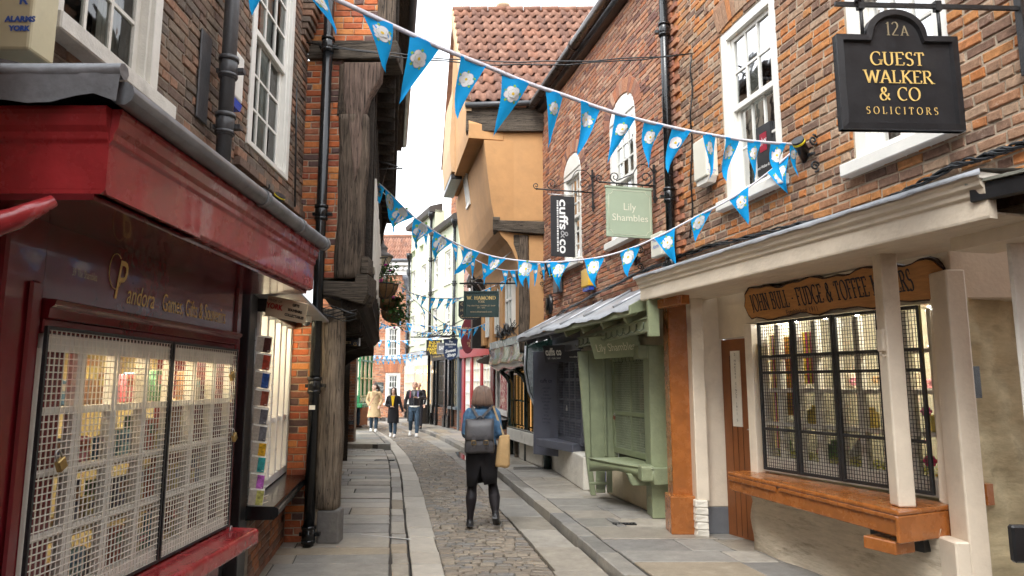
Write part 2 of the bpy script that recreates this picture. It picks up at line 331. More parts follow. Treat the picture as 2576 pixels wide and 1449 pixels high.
sett = pieces('worn_sett', [(.225, .185, .14), (.195, .165, .13), (.26, .215, .165), (.18, .16, .135), (.28, .235, .18), (.21, .175, .135), (.19, .18, .165)], rough=.68, bump=.5, var=.25, scale=16, spec=.5, wet=(.24, .16))
# ---------------------------------------------------------------- builders
def infr(p, pad=60):
    q = proj(p); return q is not None and -pad < q[0] < 2576 + pad and -pad < q[1] < 1449 + pad
def wallcells(fr, s0, s1, h0, h1, holes, n0, n1):
    b = MB(); S = sorted({s0, s1} | {min(max(x, s0), s1) for q in holes for x in q[:2]}); H = sorted({h0, h1} | {min(max(x, h0), h1) for q in holes for x in q[2:4]})
    for i in range(len(S) - 1):
        for j in range(len(H) - 1):
            a, c = (S[i] + S[i + 1]) / 2, (H[j] + H[j + 1]) / 2
            if S[i + 1] - S[i] < 1e-5 or H[j + 1] - H[j] < 1e-5: continue
            if any(q[0] < a < q[1] and q[2] < c < q[3] for q in holes): continue
            b.box(fr, S[i], S[i + 1], H[j], H[j + 1], n0, n1)
    return b
PILLOW = [(3, 2, 1, 0), (0, 1, 5, 4), (1, 2, 6, 5), (2, 3, 7, 6), (3, 0, 4, 7), (4, 5, 9, 8), (5, 6, 10, 9), (6, 7, 11, 10), (7, 4, 8, 11), (8, 9, 10, 11)]
def pillow(l, h, d, jl, jh, r, ins=.007, drop=.006):
    """block l x h seen from the front, depth d, edges worn back; points in (s,h,n) about its centre"""
    j = lambda a: r.uniform(-a, a)
    c = [(-l / 2, -h / 2), (l / 2, -h / 2), (l / 2, h / 2), (-l / 2, h / 2)]
    c = [(x + j(jl), y + j(jh)) for x, y in c]
    fr_ = [(x - math.copysign(min(ins, l * .2), x), y - math.copysign(min(ins, h * .2), y)) for x, y in c]
    return [(x, y, -d) for x, y in c] + [(x, y, -drop) for x, y in c] + [(x, y, j(.0015)) for x, y in fr_]
UNITS = {}
def unitset(key, mt, l, h, d, jl, jh, k=20, ins=.007, drop=.006, axes='wall'):
    """k alike piece meshes of unit size, each with its own colour and wear"""
    if key in UNITS: return UNITS[key]
    out = []; r = random.Random(len(key) * 13 + 5)
    for i in range(k):
        me = bpy.data.meshes.new(key); pts = pillow(l, h, d, jl, jh, r, ins, drop)
        me.from_pydata([(x / l, y / h, z) for x, y, z in pts], [], PILLOW); me.materials.append(mt)
        at = me.attributes.new('rnd', 'FLOAT', 'FACE'); at.data.foreach_set('value', [(i + .5) / k] * len(PILLOW)); out.append(me)
    UNITS[key] = out; return out
def place(name, me, fr, s, h, n, l, hh, parent, tilt=0):
    ex, ez = fr.ex, fr.ez
    if tilt: ex, ez = ex * cos(tilt) + ez * sin(tilt), ez * cos(tilt) - ex * sin(tilt)
    o = bpy.data.objects.new(name, me); p = fr.p(s, h, n); link(o, parent)
    M = Matrix(((ex.x * l, ez.x * hh, fr.en.x, p.x), (ex.y * l, ez.y * hh, fr.en.y, p.y), (ex.z * l, ez.z * hh, fr.en.z, p.z), (0, 0, 0, 1)))
    o.matrix_basis = M; return o
def bricks(parent, fr, s0, s1, h0, h1, mt, morm, holes=(), jt=.011, bl=.228, bh=.0745, nobj=300, seed=1, depth=.05, back=.22, key=None, wall=True, keep=None, name='brick', arches=()):
    r = random.Random(seed); key = key or mt.name
    if wall: wallcells(fr, s0, s1, h0, h1, holes, -back, -.010).build('wall', morm, parent)
    cand = []; row = 0; h = h0
    while h < h1 - .02:
        hh = min(bh * r.uniform(.97, 1.03), h1 - h); hc = h + hh / 2
        hdr = row % 4 == 3; x = s0 - (bl * .5 if row % 2 else 0) - r.uniform(0, .05)
        wob = lambda s: .006 * sin(s * 2.1 + seed) + .004 * sin(s * 5.3 + row * .2)
        while x < s1:
            l = (bl * .5 if (hdr or r.random() < .12) else bl) * r.uniform(.93, 1.06)
            segs = [(max(x, s0), min(x + l, s1))]
            for q in holes:
                if q[2] - .005 < hc < q[3] + .005:
                    ns = []
                    for a, b in segs:
                        if b <= q[0] or a >= q[1]: ns.append((a, b)); continue
                        if a < q[0]: ns.append((a, q[0]))
                        if b > q[1]: ns.append((q[1], b))
                    segs = ns
            for a, b in segs:
                if b - a > .03 and (keep is None or keep((a + b) / 2, hc)): cand.append(((a + b) / 2, hc + wob((a + b) / 2), b - a - jt, hh - jt - .001, r.uniform(-.005, .004)))
            x += l
        h += hh; row += 1
    def score(c):
        p = fr.p(c[0], c[1]); q = proj(p)
        if q is None or not (-20 < q[0] < 2596 and -20 < q[1] < 1469): return 0
        return c[2] / q[2] ** 2
    cand.sort(key=score, reverse=True)
    us = unitset(key, mt, .21, .062, depth, .006, .003)
    for i, c in enumerate(cand[:nobj]):
        if score(c) <= 0: nobj = i; break
        place(name, r.choice(us), fr, c[0], c[1], c[4], c[2], c[3], parent, r.uniform(-.006, .006))
    rest = cand[nobj:]
    if rest:
        b = MB()
        for c in rest:
            pts = pillow(c[2], c[3], depth, .005, .003, r)
            b.faces([fr.p(c[0] + x, c[1] + y, c[4] + z) for x, y, z in pts], PILLOW, 0, r.random())
        b.build('brickwork', mt, parent, kind='stuff')
def winbars(parent, fr, s0, s1, h0, h1, n, cols, rows, mt, gl, bar=.024, d=.03, rail=.05, pane=True):
    """one glazed sash: frame, bars and separate panes"""
    b = MB()
    b.box(fr, s0, s0 + rail, h0, h1, n - d, n); b.box(fr, s1 - rail, s1, h0, h1, n - d, n)
    b.box(fr, s0 + rail, s1 - rail, h0, h0 + rail * 1.2, n - d, n - .001); b.box(fr, s0 + rail, s1 - rail, h1 - rail, h1, n - d, n - .001)
    a0, a1, c0, c1 = s0 + rail, s1 - rail, h0 + rail * 1.2, h1 - rail
    b.build('sash', mt, parent, bevel=.003)
    for i in range(1, cols):
        x = a0 + (a1 - a0) * i / cols; MB().box(fr, x - bar / 2, x + bar / 2, c0, c1, n - d + .002, n - .004).build('glazing_bar', mt, parent)
    for j in range(1, rows):
        y = c0 + (c1 - c0) * j / rows; MB().box(fr, a0, a1, y - bar / 2, y + bar / 2, n - d + .003, n - .006).build('glazing_bar', mt, parent)
    if pane:
        for i in range(cols):
            for j in range(rows):
                x0, x1 = a0 + (a1 - a0) * i / cols, a0 + (a1 - a0) * (i + 1) / cols; y0, y1 = c0 + (c1 - c0) * j / rows, c0 + (c1 - c0) * (j + 1) / rows
                t = rnd.uniform(-.004, .004); t2 = rnd.uniform(-.004, .004); nn = n - d * .6
                MB().poly([fr.p(x0, y0, nn + t), fr.p(x1, y0, nn + t2), fr.p(x1, y1, nn - t), fr.p(x0, y1, nn - t2)]).build('pane', gl, parent)
def sash(parent, fr, s0, s1, h0, h1, cols=3, ru=2, rl=2, n=-.02, mt=white, gl=None, sill=True, fw=.09, inner='curtain', arch=0, rev=.12, sillmt=None, split=.5):
    """box sash window let into a wall; the part 'window' holds frame, sashes, bars, panes and sill"""
    gl = gl or glass
    w = MB()
    w.box(fr, s0, s0 + fw, h0, h1, n - .14, n); w.box(fr, s1 - fw, s1, h0, h1, n - .14, n); w.box(fr, s0 + fw, s1 - fw, h1 - fw, h1, n - .14, n - .001); w.box(fr, s0 + fw, s1 - fw, h0, h0 + .05, n - .14, n - .001)
    w.box(fr, s0 + fw, s0 + fw + .02, h0 + .05, h1 - fw, n - .10, n - .03); w.box(fr, s1 - fw - .02, s1 - fw, h0 + .05, h1 - fw, n - .10, n - .03)
    if arch:
        k = 14; c = (s0 + s1) / 2; a = (s1 - s0) / 2
        w.prism(fr, [(s0, h1)] + [(c - a * cos(pi * i / k), h1 + arch * sin(pi * i / k)) for i in range(1, k)] + [(s1, h1)], n - .14, n)
        w.prism(fr, [(c - (a - .03) * cos(pi * i / k), h1 + .01 + (arch - .05) * sin(pi * i / k)) for i in range(0, k + 1)], n, n + .012)
    win = w.build('window', mt, parent, bevel=.004)
    a0, a1 = s0 + fw + .02, s1 - fw - .02; mid = h0 + (h1 - h0) * split
    winbars(win, fr, a0, a1, mid - .02, h1 - fw, n - .045, cols, ru, mt, gl)
    winbars(win, fr, a0, a1, h0 + .05, mid + .03, n - .085, cols, rl, mt, gl)
    if sill: MB().box(fr, s0 - .07, s1 + .07, h0 - .10, h0 - .001, n - .1, n + .10).build('sill', sillmt or mt, win, bevel=.008)
    # the room behind: dark box with curtains
    d = n - .55; rm = MB(); P = fr.p; z0, z1 = h0 - .2, h1 + .1; x0, x1 = s0 - .25, s1 + .25
    rm.poly([P(x0, z0, d), P(x1, z0, d), P(x1, z1, d), P(x0, z1, d)]); rm.poly([P(x0, z0, d), P(x0, z1, d), P(x0, z1, n - .15), P(x0, z0, n - .15)]); rm.poly([P(x1, z0, d), P(x1, z0, n - .15), P(x1, z1, n - .15), P(x1, z1, d)])
    rm.poly([P(x0, z1, d), P(x1, z1, d), P(x1, z1, n - .15), P(x0, z1, n - .15)]); rm.poly([P(x0, z0, d), P(x0, z0, n - .15), P(x1, z0, n - .15), P(x1, z0, d)])
    rm.build('room', mat('dim_room', (.16, .14, .12), .9, .3, 2, 0), win)
    if inner == 'curtain':
        for side in (0, 1):
            c = MB(); L = (s1 - s0) * rnd.uniform(.22, .34); R = []
            for i in range(25):
                t = i / 24; x = (s0 + fw + L * t) if side == 0 else (s1 - fw - L * t); R.append((x, n - .24 + .025 * sin(t * 40)))
            for i in range(24): c.poly([P(R[i][0], h0, R[i][1]), P(R[i + 1][0], h0, R[i + 1][1]), P(R[i + 1][0], h1, R[i + 1][1]), P(R[i][0], h1, R[i][1])], smooth=True)
            c.build('curtain', curtain, win)
    elif inner == 'blind':
        MB().box(fr, s0 + fw, s1 - fw, h0, h1 - fw, n - .25, n - .24).build('blind', curtain, win)
    return win
def room(parent, fr, s0, s1, h0, h1, d, mt, n=0, floor=None):
    P = fr.p; b = MB()
    b.box(fr, s0, s1, h0, h1, n - d - .04, n - d); b.box(fr, s0 - .04, s0, h0, h1, n - d, n); b.box(fr, s1, s1 + .04, h0, h1, n - d, n)
    b.box(fr, s0, s1, h1, h1 + .04, n - d, n); b.box(fr, s0, s1, h0 - .04, h0, n - d, n)
    return b.build('interior', mt, parent)
def drainpipe(parent, x, y, z0, z1, r=.05, mt=None, joints=(), yoff=0, top=None, dx=0):
    """iron pipe with socket joints; joints give heights; leans dx over its length"""
    q = lambda z: V((x + dx * (z - z0) / (z1 - z0), y, z))
    b = MB().tube([q(z0), q(z1)], r, 14)
    pipe = b.build('drainpipe', mt, parent)
    for z in joints:
        c = MB().tube([q(z - .09), q(z - .085), q(z + .07), q(z + .075)], [r + .004, r + .012, r + .012, r + .006], 14); c.tube([q(z + .055), q(z + .09)], r + .02, 14); c.tube([q(z - .075), q(z - .05)], r + .017, 14)
        c.box(Fr(q(z), (1, 0, 0)), -r - .05, r + .05, -.02, .015, -r * 1.4, -r * .4)
        c.build('pipe_collar', mt, pipe)
    return pipe

# ---- lettering: built-in sans, and a drawn broad-nib roman
def btext(parent, fr, s, h, n, txt, size, mt, align='CENTER', sx=1.0, shear=0, bold=0, name='lettering', th=.003, rot=0, sp=1.0, fit=None):
    cu = bpy.data.curves.new('lettering', 'FONT'); cu.body = txt; cu.size = size / .72; cu.align_x = align; cu.shear = shear; cu.offset = bold; cu.extrude = 0; cu.space_character = sp; cu.resolution_u = 3
    o = bpy.data.objects.new('lettering', cu); me = bpy.data.meshes.new_from_object(o); b = MB(); c, si = cos(rot), sin(rot)
    if fit:
        xs = [v.co.x for v in me.vertices]; sx = (fit[1] - fit[0]) / (max(xs) - min(xs)); s = fit[0] - min(xs) * sx
    vs = [(v.co.x * sx, v.co.y) for v in me.vertices]; vs = [fr.p(s + x * c - y * si, h + x * si + y * c, n + th) for x, y in vs]
    b.faces(vs, [tuple(p.vertices) for p in me.polygons])
    bpy.data.objects.remove(o); bpy.data.curves.remove(cu); bpy.data.meshes.remove(me)
    return b.build(name, mt, parent)
def arc(cx, cy, rx, ry, a0, a1, k=14): return [(cx + rx * cos(radians(a0 + (a1 - a0) * i / k)), cy + ry * sin(radians(a0 + (a1 - a0) * i / k))) for i in range(k + 1)]
G = {  # advance width, strokes; a trailing 's' marks serifs (b bottom, t top)
 'A': (.74, [([(.06, 0), (.37, 1)], 'b'), ([(.37, 1), (.68, 0)], 'b'), ([(.17, .34), (.57, .34)], '')]),
 'B': (.66, [([(.14, 0), (.14, 1)], 'bt'), ([(.14, .98)] + arc(.34, .765, .20, .215, 90, -90) + [(.14, .55)], ''), ([(.14, .54)] + arc(.36, .28, .23, .26, 90, -90) + [(.14, .02)], '')]),
 'C': (.72, [(arc(.42, .5, .35, .5, 52, 308, 22), 'e')]),
 'D': (.78, [([(.14, 0), (.14, 1)], 'bt'), ([(.14, .98)] + arc(.34, .5, .36, .48, 90, -90, 18) + [(.14, .02)], '')]),
 'E': (.62, [([(.14, 0), (.14, 1)], 'bt'), ([(.14, .975), (.54, .975), (.56, .80)], ''), ([(.14, .52), (.44, .52)], ''), ([(.14, .025), (.56, .025), (.59, .22)], '')]),
 'F': (.57, [([(.14, 0), (.14, 1)], 'bt'), ([(.14, .975), (.52, .975), (.54, .78)], ''), ([(.14, .51), (.43, .51)], '')]),
 'G': (.78, [(arc(.42, .5, .35, .5, 52, 350, 22), 'e'), ([(.70, .03), (.70, .42)], 't')]),
 'H': (.80, [([(.14, 0), (.14, 1)], 'bt'), ([(.66, 0), (.66, 1)], 'bt'), ([(.14, .52), (.66, .52)], '')]),
 'I': (.32, [([(.16, 0), (.16, 1)], 'bt')]),
 'J': (.42, [([(.26, 1), (.26, .18)] + arc(.12, .14, .14, .18, 0, -110, 6), 't')]),
 'K': (.72, [([(.14, 0), (.14, 1)], 'bt'), ([(.62, 1), (.16, .46)], 't'), ([(.28, .58), (.68, 0)], 'b')]),
 'L': (.58, [([(.14, 0), (.14, 1)], 'bt'), ([(.14, .025), (.52, .025), (.55, .24)], '')]),
 'M': (.92, [([(.13, 0), (.16, 1)], 'bt'), ([(.16, 1), (.46, .05)], ''), ([(.46, .05), (.76, 1)], ''), ([(.76, 1), (.79, 0)], 'bt')]),
 'N': (.80, [([(.14, 0), (.14, 1)], 'bt'), ([(.14, 1), (.66, 0)], ''), ([(.66, 0), (.66, 1)], 't')]),
 'O': (.84, [(arc(.42, .5, .35, .5, 0, 360, 28), '')]),
 'P': (.62, [([(.14, 0), (.14, 1)], 'bt'), ([(.14, .98)] + arc(.32, .74, .24, .24, 90, -90) + [(.14, .5)], '')]),
 'R': (.70, [([(.14, 0), (.14, 1)], 'bt'), ([(.14, .98)] + arc(.32, .75, .22, .23, 90, -90) + [(.14, .52)], ''), ([(.33, .52), (.68, 0)], 'b')]),
 'S': (.56, [(arc(.29, .755, .19, .245, 40, 270, 14) + arc(.28, .255, .21, .255, 90, -140, 14), 'e')]),
 'T': (.66, [([(.33, 0), (.33, 1)], 'b'), ([(.05, .78), (.07, .975), (.59, .975), (.61, .78)], '')]),
 'U': (.76, [([(.14, 1), (.14, .34)] + arc(.38, .32, .24, .32, 180, 360, 14) + [(.62, 1)], 'uu')]),
 'V': (.72, [([(.05, 1), (.36, 0)], 't'), ([(.36, 0), (.67, 1)], 't')]),
 'W': (1.02, [([(.05, 1), (.30, 0)], 't'), ([(.30, 0), (.52, .95)], ''), ([(.52, .95), (.74, 0)], ''), ([(.74, 0), (.98, 1)], 't')]),
 'X': (.7, [([(.08, 1), (.62, 0)], 'bt'), ([(.62, 1), (.08, 0)], 'bt')]),
 'Y': (.68, [([(.05, 1), (.34, .48)], 't'), ([(.63, 1), (.34, .48)], 't'), ([(.34, .5), (.34, 0)], 'b')]),
 '1': (.36, [([(.20, 0), (.20, 1), (.08, .86)], 'b')]), '2': (.56, [(arc(.27, .74, .20, .26, 160, -40, 12) + [(.06, .025)], ''), ([(.06, .025), (.50, .025)], '')]),
 '8': (.56, [(arc(.28, .76, .17, .23, 0, 360, 16), ''), (arc(.28, .27, .21, .26, 0, 360, 16), '')]), '6': (.56, [(arc(.28, .3, .2, .3, 0, 360, 16), ''), (arc(.42, .4, .34, .6, 180, 100, 8), '')]), '0': (.56, [(arc(.28, .5, .2, .5, 0, 360, 20), '')]),
 '&': (.80, [([(.70, .02), (.24, .60)] + arc(.33, .78, .14, .20, 215, -40, 10) + arc(.30, .26, .23, .27, 110, 300, 12) + [(.62, .36), (.66, .52)], '')]),
 '.': (.26, [([(.11, 0), (.11, .10)], '')]), '-': (.36, [([(.06, .46), (.30, .46)], '')]), ' ': (.34, []), "'": (.2, [([(.1, .75), (.1, 1)], '')]), ',': (.26, [([(.07, -.14), (.12, .08)], '')]),
}
def rtext(parent, fr, s, h, n, txt, size, mt, align='CENTER', sx=1.0, weight=1.0, sp=0.06, name='lettering', th=.003, slab=0, rot=0):
    thick, thin = .155 * weight, .05 * weight
    w = sum(G[c][0] + sp for c in txt) - sp; x0 = {'CENTER': -w / 2, 'LEFT': 0, 'RIGHT': -w}[align]; b = MB(); cr, sr = cos(rot), sin(rot)
    def T(x, y):
        X, Y = x * size * sx, y * size; return fr.p(s + X * cr - Y * sr, h + X * sr + Y * cr, n + th)
    nib = radians(14)
    for c in txt:
        aw, st = G[c]
        for pts, fl in st:
            L = len(pts); ls = []; rs = []
            for i, p in enumerate(pts):
                a = pts[max(i - 1, 0)]; z = pts[min(i + 1, L - 1)]; dx, dy = z[0] - a[0], z[1] - a[1]; l = math.hypot(dx, dy) or 1; dx /= l; dy /= l
                wd_ = thin + (thick - thin) * abs(dx * sin(nib) - dy * cos(nib)) ** 1.3
                ls.append((p[0] - dy * wd_ / 2, p[1] + dx * wd_ / 2)); rs.append((p[0] + dy * wd_ / 2, p[1] - dx * wd_ / 2))
            for i in range(L - 1):
                b.poly([T(x0 + q[0], q[1]) for q in (ls[i], rs[i], rs[i + 1], ls[i + 1])])
            ends = []
            if 'b' in fl: ends.append(min((pts[0], pts[-1]), key=lambda q: q[1]))
            if 't' in fl: ends.append(max((pts[0], pts[-1]), key=lambda q: q[1]))
            if 'u' in fl: ends += [pts[0], pts[-1]]
            sw = thick * (.5 + .55); st_ = .05 + slab
            for q in ends:
                y0, y1 = (q[1], q[1] + st_) if q[1] < .3 else (q[1] - st_, q[1])
                b.poly([T(x0 + q[0] - sw, y0), T(x0 + q[0] + sw, y0), T(x0 + q[0] + sw, y1), T(x0 + q[0] - sw, y1)])
            if 'e' in fl:
                q = pts[0]; b.poly([T(x0 + q[0] - .02, q[1] - .16), T(x0 + q[0] + .04, q[1] - .16), T(x0 + q[0] + .04, q[1] + .10), T(x0 + q[0] - .02, q[1] + .06)])
        x0 += aw + sp
    return b.build(name, mt, parent)
def scroll(c, fr, r0, turns=1.4, a0=0, dirn=1, k=26):
    return [fr.p(c[0] + r0 * (1 - .8 * i / k) * cos(a0 + dirn * 2 * pi * turns * i / k), c[1] + r0 * (1 - .8 * i / k) * sin(a0 + dirn * 2 * pi * turns * i / k)) for i in range(k + 1)]
def meshpanel(parent, fr, s0, s1, h0, h1, n, ds, dh, w, mt, kind='wire_mesh'):
    b = MB(); k = max(2, round((s1 - s0) / ds)); j = max(2, round((h1 - h0) / dh))
    for i in range(k + 1):
        x = s0 + (s1 - s0) * i / k; b.box(fr, x - w / 2, x + w / 2, h0, h1, n - w, n)
    for i in range(j + 1):
        y = h0 + (h1 - h0) * i / j; b.box(fr, s0, s1, y - w / 2, y + w / 2, n, n + w)
    return b.build(kind, mt, parent, kind='stuff')
# ---------------------------------------------------------------- ground
def sx_(Y): t = Y - 6.0; return -.174 * t - .0057 * max(0, t - 6.2) ** 2
ZR, ZL = -.09, -.07
g = MB(); g.poly([(-300, -300, -.16), (300, -300, -.16), (300, 300, -.16), (-300, 300, -.16)])
g = g.build('ground', dirtm); g['kind'] = 'structure'
def bed(name, o0, o1, z, mt, y0=1.5, y1=34):
    b = MB(); k = 44
    for i in range(k):
        a, c = y0 + (y1 - y0) * i / k, y0 + (y1 - y0) * (i + 1) / k
        P = lambda o, Y, zz: (o + sx_(Y), Y, zz)
        b.hexa([P(o0, a, z - .2), P(o1, a, z - .2), P(o1, c, z - .2), P(o0, c, z - .2), P(o0, a, z), P(o1, a, z), P(o1, c, z), P(o0, c, z)])
    o = b.build(name, mt); o['kind'] = 'structure'; return o
def stone(parent, name, mt, o0, o1, y0, y1, z, th=.05, jx=.008, r=rnd, gap=.012, warp=.02, dz=.004, follow=True):
    l, w = o1 - o0 - gap, y1 - y0 - gap; cx, cyy = (o0 + o1) / 2, (y0 + y1) / 2
    if l < .03 or w < .03: return
    pts = pillow(l, w, th, jx, jx, r, .009, .006); b = MB(); tz = r.uniform(-dz, dz); tx = r.uniform(-dz, dz); rv = r.random(); sk = r.uniform(-warp, warp)
    W = [(cx + x + sx_(cyy + y) if follow else cx + x, cyy + y + sk * x, z + zz + tz + tx * (x / l)) for x, y, zz in pts]
    b.faces(W, PILLOW, 0, rv); b.build(name, mt, parent)
r = random.Random(3)
road = bed('road', -.84, .97, ZR - .05, dirtm)
lpav = bed('pavement_left', -3.2, -.84, ZL - .012, dirtm)
rpav = bed('pavement_right', 1.10, 3.6, -.012, dirtm)
# setts: courses across the carriageway
us = unitset('sett', sett, .19, .075, .06, .012, .007, 24, .014, .012); cand = []; Y = 3.6; row = 0
while Y < 31.5:
    d = r.uniform(.07, .098) * (1 if Y < 16 else 1.25); x = -.525
    while x < .46:
        l = r.uniform(.09, .21); l = .465 - x if .465 - x - l < .09 else l
        cand.append((x + l / 2, Y + d / 2, l - .009, d - .009, r.uniform(-.006, .006), r.uniform(-.03, .03))); x += l + .001
    Y += d; row += 1
vis = lambda c: infr((c[0] + sx_(c[1]), c[1], ZR), 10)
cand.sort(key=lambda c: (not vis(c), c[1])); B = MB()
crown = lambda o: -.02 * ((o + .03) / .5) ** 2 + .01
for i, c in enumerate(cand):
    fr = Fr((c[0] + sx_(c[1]), c[1], ZR + crown(c[0]) + c[4]), (1, 0, .1 * -c[0]), (0, 1, 0), (0.1 * c[0], 0, 1))
    if i < 300: place('sett', r.choice(us), fr, 0, 0, 0, c[2], c[3], road, c[5])
    else:
        pts = pillow(c[2], c[3], .06, .01, .006, r, .013, .012); B.faces([fr.p(x, y, z) for x, y, z in pts], PILLOW, 0, r.random())
B.build('sett_paving', sett, road, kind='stuff')
# channels of long pale stones either side of the setts
Y = 3.6
while Y < 31: d = r.uniform(.45, .72) * (1 if Y < 18 else 1.4); stone(road, 'channel_stone', slab, -.83, -.53 + r.uniform(-.01, .015), Y, Y + d, ZR + .004, r=r); Y += d
Y = 3.7
while Y < 31: d = r.uniform(.55, .95) * (1 if Y < 18 else 1.4); stone(road, 'channel_stone', flag, .47 + r.uniform(-.02, .02), .945, Y, Y + d, ZR - .006, r=r); Y += d
# left pavement: narrow edging stones, then flags
Y = 3.6
while Y < 17.6: d = r.uniform(.35, .7); stone(lpav, 'edging_stone', flag, -1.02 + r.uniform(-.01, .01), -.845, Y, Y + d, ZL - .004, r=r); Y += d
Y = 3.6
while Y < 17.0:
    d = r.uniform(.24, .52); k = r.choice((1, 2, 2, 2, 3)); cuts = [-3.0, -1.03] if k == 1 else sorted([-3.0, -1.03] + [r.uniform(-2.3, -1.4) for _ in range(k - 1)])
    for a, b_ in zip(cuts, cuts[1:]): stone(lpav, 'flagstone', flag, a, b_, Y, Y + d, ZL, r=r, dz=.006)
    Y += d
for i in range(5):
    x = -2.6
    while x < -1.05: l = r.uniform(.14, .24); stone(lpav, 'square_sett', flag, x, min(x + l, -1.03), Y, Y + .19, ZL, r=r, dz=.006); x += l
    Y += .19
ystep = Y
rais = MB().hexa([(-9, Y, -.2), (-.86 + sx_(Y), Y, -.2), (-.86 + sx_(33), 33, -.2), (-12, 33, -.2), (-9, Y, .035), (-.86 + sx_(Y), Y, .035), (-.98 + sx_(33), 33, .035), (-12, 33, .035)]).build('raised_pavement', dirtm); rais['kind'] = 'structure'
x = -3.4
while x < -1.0: l = r.uniform(.5, .9); stone(rais, 'step_stone', flag, x, min(x + l, -.84), Y - .01, Y + .24, .055, th=.17, r=r); x += l
Y0 = Y + .24; Y = Y0
while Y < 31: d = r.uniform(.6, 1.0); stone(rais, 'kerbstone', flag, -.98, -.83, Y, Y + d, .055, th=.18, r=r); Y += d
Y = Y0
while Y < 32:
    d = r.uniform(.45, .75); cuts = sorted([-3.6, -.99] + [r.uniform(-2.8, -1.5) for _ in range(r.choice((1, 2)))])
    for a, b_ in zip(cuts, cuts[1:]): stone(rais, 'flagstone', flag, a, b_, Y, Y + d, .052, r=r)
    Y += d
# right pavement: kerb and flags
Y = 3.4
while Y < 31.5: d = r.uniform(.6, 1.15); stone(rpav, 'kerbstone', flag, .955, 1.16, Y, Y + d, .004, th=.16, r=r, warp=.006); Y += d
Y = 3.4
while Y < 31.5:
    d = r.uniform(.34, .62) * (1 if Y < 18 else 1.5); cuts = sorted([1.175, 3.3] + [r.uniform(1.55, 2.7) for _ in range(r.choice((1, 1, 2)))])
    for a, b_ in zip(cuts, cuts[1:]): stone(rpav, 'flagstone', flag, a, b_, Y, Y + d, 0, r=r, dz=.005)
    Y += d
# small iron gratings let into the flags and the strip of metal across the left pavement
def grating(p, l, w, label):
    b = MB(); f = Fr(p, (1, 0, 0), (0, 1, 0), (0, 0, 1)); b.box(f, -l / 2, l / 2, -w / 2, -w / 2 + .02, -.01, .006); b.box(f, -l / 2, l / 2, w / 2 - .02, w / 2, -.01, .006)
    k = int(l / .035)
    for i in range(k + 1): x = -l / 2 + l * i / k; b.box(f, x - .008, x + .008, -w / 2, w / 2, -.01, .005)
    tag(b.build('pavement_grating', iron), label, 'grating')
grating(atZ(1660 - 90, 2 + 1315 + 1, 0) * 1 + V((0, 0, .002)), .26, .10, 'small iron grating in the flags below the sage green shopfront')
grating(atZ(1465, 1138 + 75, 0) + V((0, 0, .002)), .3, .16, 'iron grating in the flags beside the whitewashed foot of the slate grey shop')
grating(atZ(1352, 1178, 0) + V((0, 0, .002)), .9, .3, 'wide iron cellar grating in the pavement outside the dark doorway')
grating(atZ(968, 1158, ZL) + V((0, 0, .004)), .42, .16, 'pale slotted drain cover in the left pavement near the step')
a, c = atZ(905, 1345, ZL), atZ(1032, 1358, ZL)
tag(MB().bar(a + V((0, 0, .004)), c + V((0, 0, .004)), .03, .006).build('drainage_strip', steel), 'thin bright metal drainage strip across the left pavement', 'strip')
# puddle by the right kerb
pu = mat('rain_water', (.03, .027, .022), .03, 0, 3, 0, 10); b = MB()
b.poly([(sx_(Yy) + o, Yy, ZR + .006) for o, Yy in ((.55, 14.2), (.92, 13.8), (.93, 15.6), (.92, 17.6), (.72, 17.4), (.62, 16.2), (.7, 15.2))]); pud = b.build('puddle', pu); pud['kind'] = 'stuff'; tag(pud, 'rain puddle in the gutter along the right kerb', 'puddle')

# ---------------------------------------------------------------- left: brown brick house over the red gift shop
BW = wallL(-2.27, 1.6, -2.375, 7.52)      # brown brick wall
bh = thing('brown_brick_house', (-2.4, 4.5, ZL), 'dark brown brick house with white sash windows above the red gift shop', 'house')
w1s = (BW.sh(150, 45, .1)[0], BW.sh(440, 290, .1)[0]); w1h = BW.sh(440, 290, .1)[1]
w2s = (BW.sh(620, 345)[0], BW.sh(722, 440)[0]); w2h = BW.sh(705, 440)[1]
W1 = (w1s[0] + .07, w1s[1] - .07, w1h + .06, w1h + 1.7); W2 = (w2s[0], w2s[1], w2h, w2h + 2.3)
bricks(bh, BW, 0.0, 5.92, 2.2, 6.7, brick_br, mortard, [W1, W2], seed=11)
sash(bh, BW, *W1, cols=3, ru=2, rl=2, n=.01, mt=whiteold)
sash(bh, BW, *W2, cols=3, ru=3, rl=3, n=.012, mt=white, sill=False)
stc = BW.sh(600, 300)[0]; sc_h = w2h - .28
b = MB()
x = W2[0] - .25
r = random.Random(5)
while x < 5.85: l = r.uniform(.2, .235); b_ = MB().box(BW, x + .005, min(x + l, 5.88) - .006, sc_h, sc_h + .075, -.02, .055, 0, r.random()); b_.build('ledge_brick', brick_br, bh, bevel=.004); MB().box(BW, x + .005, min(x + l, 5.88) - .006, sc_h + .085, sc_h + .16, -.02, .03, 0, r.random()).build('ledge_brick', brick_br, bh, bevel=.004); x += l
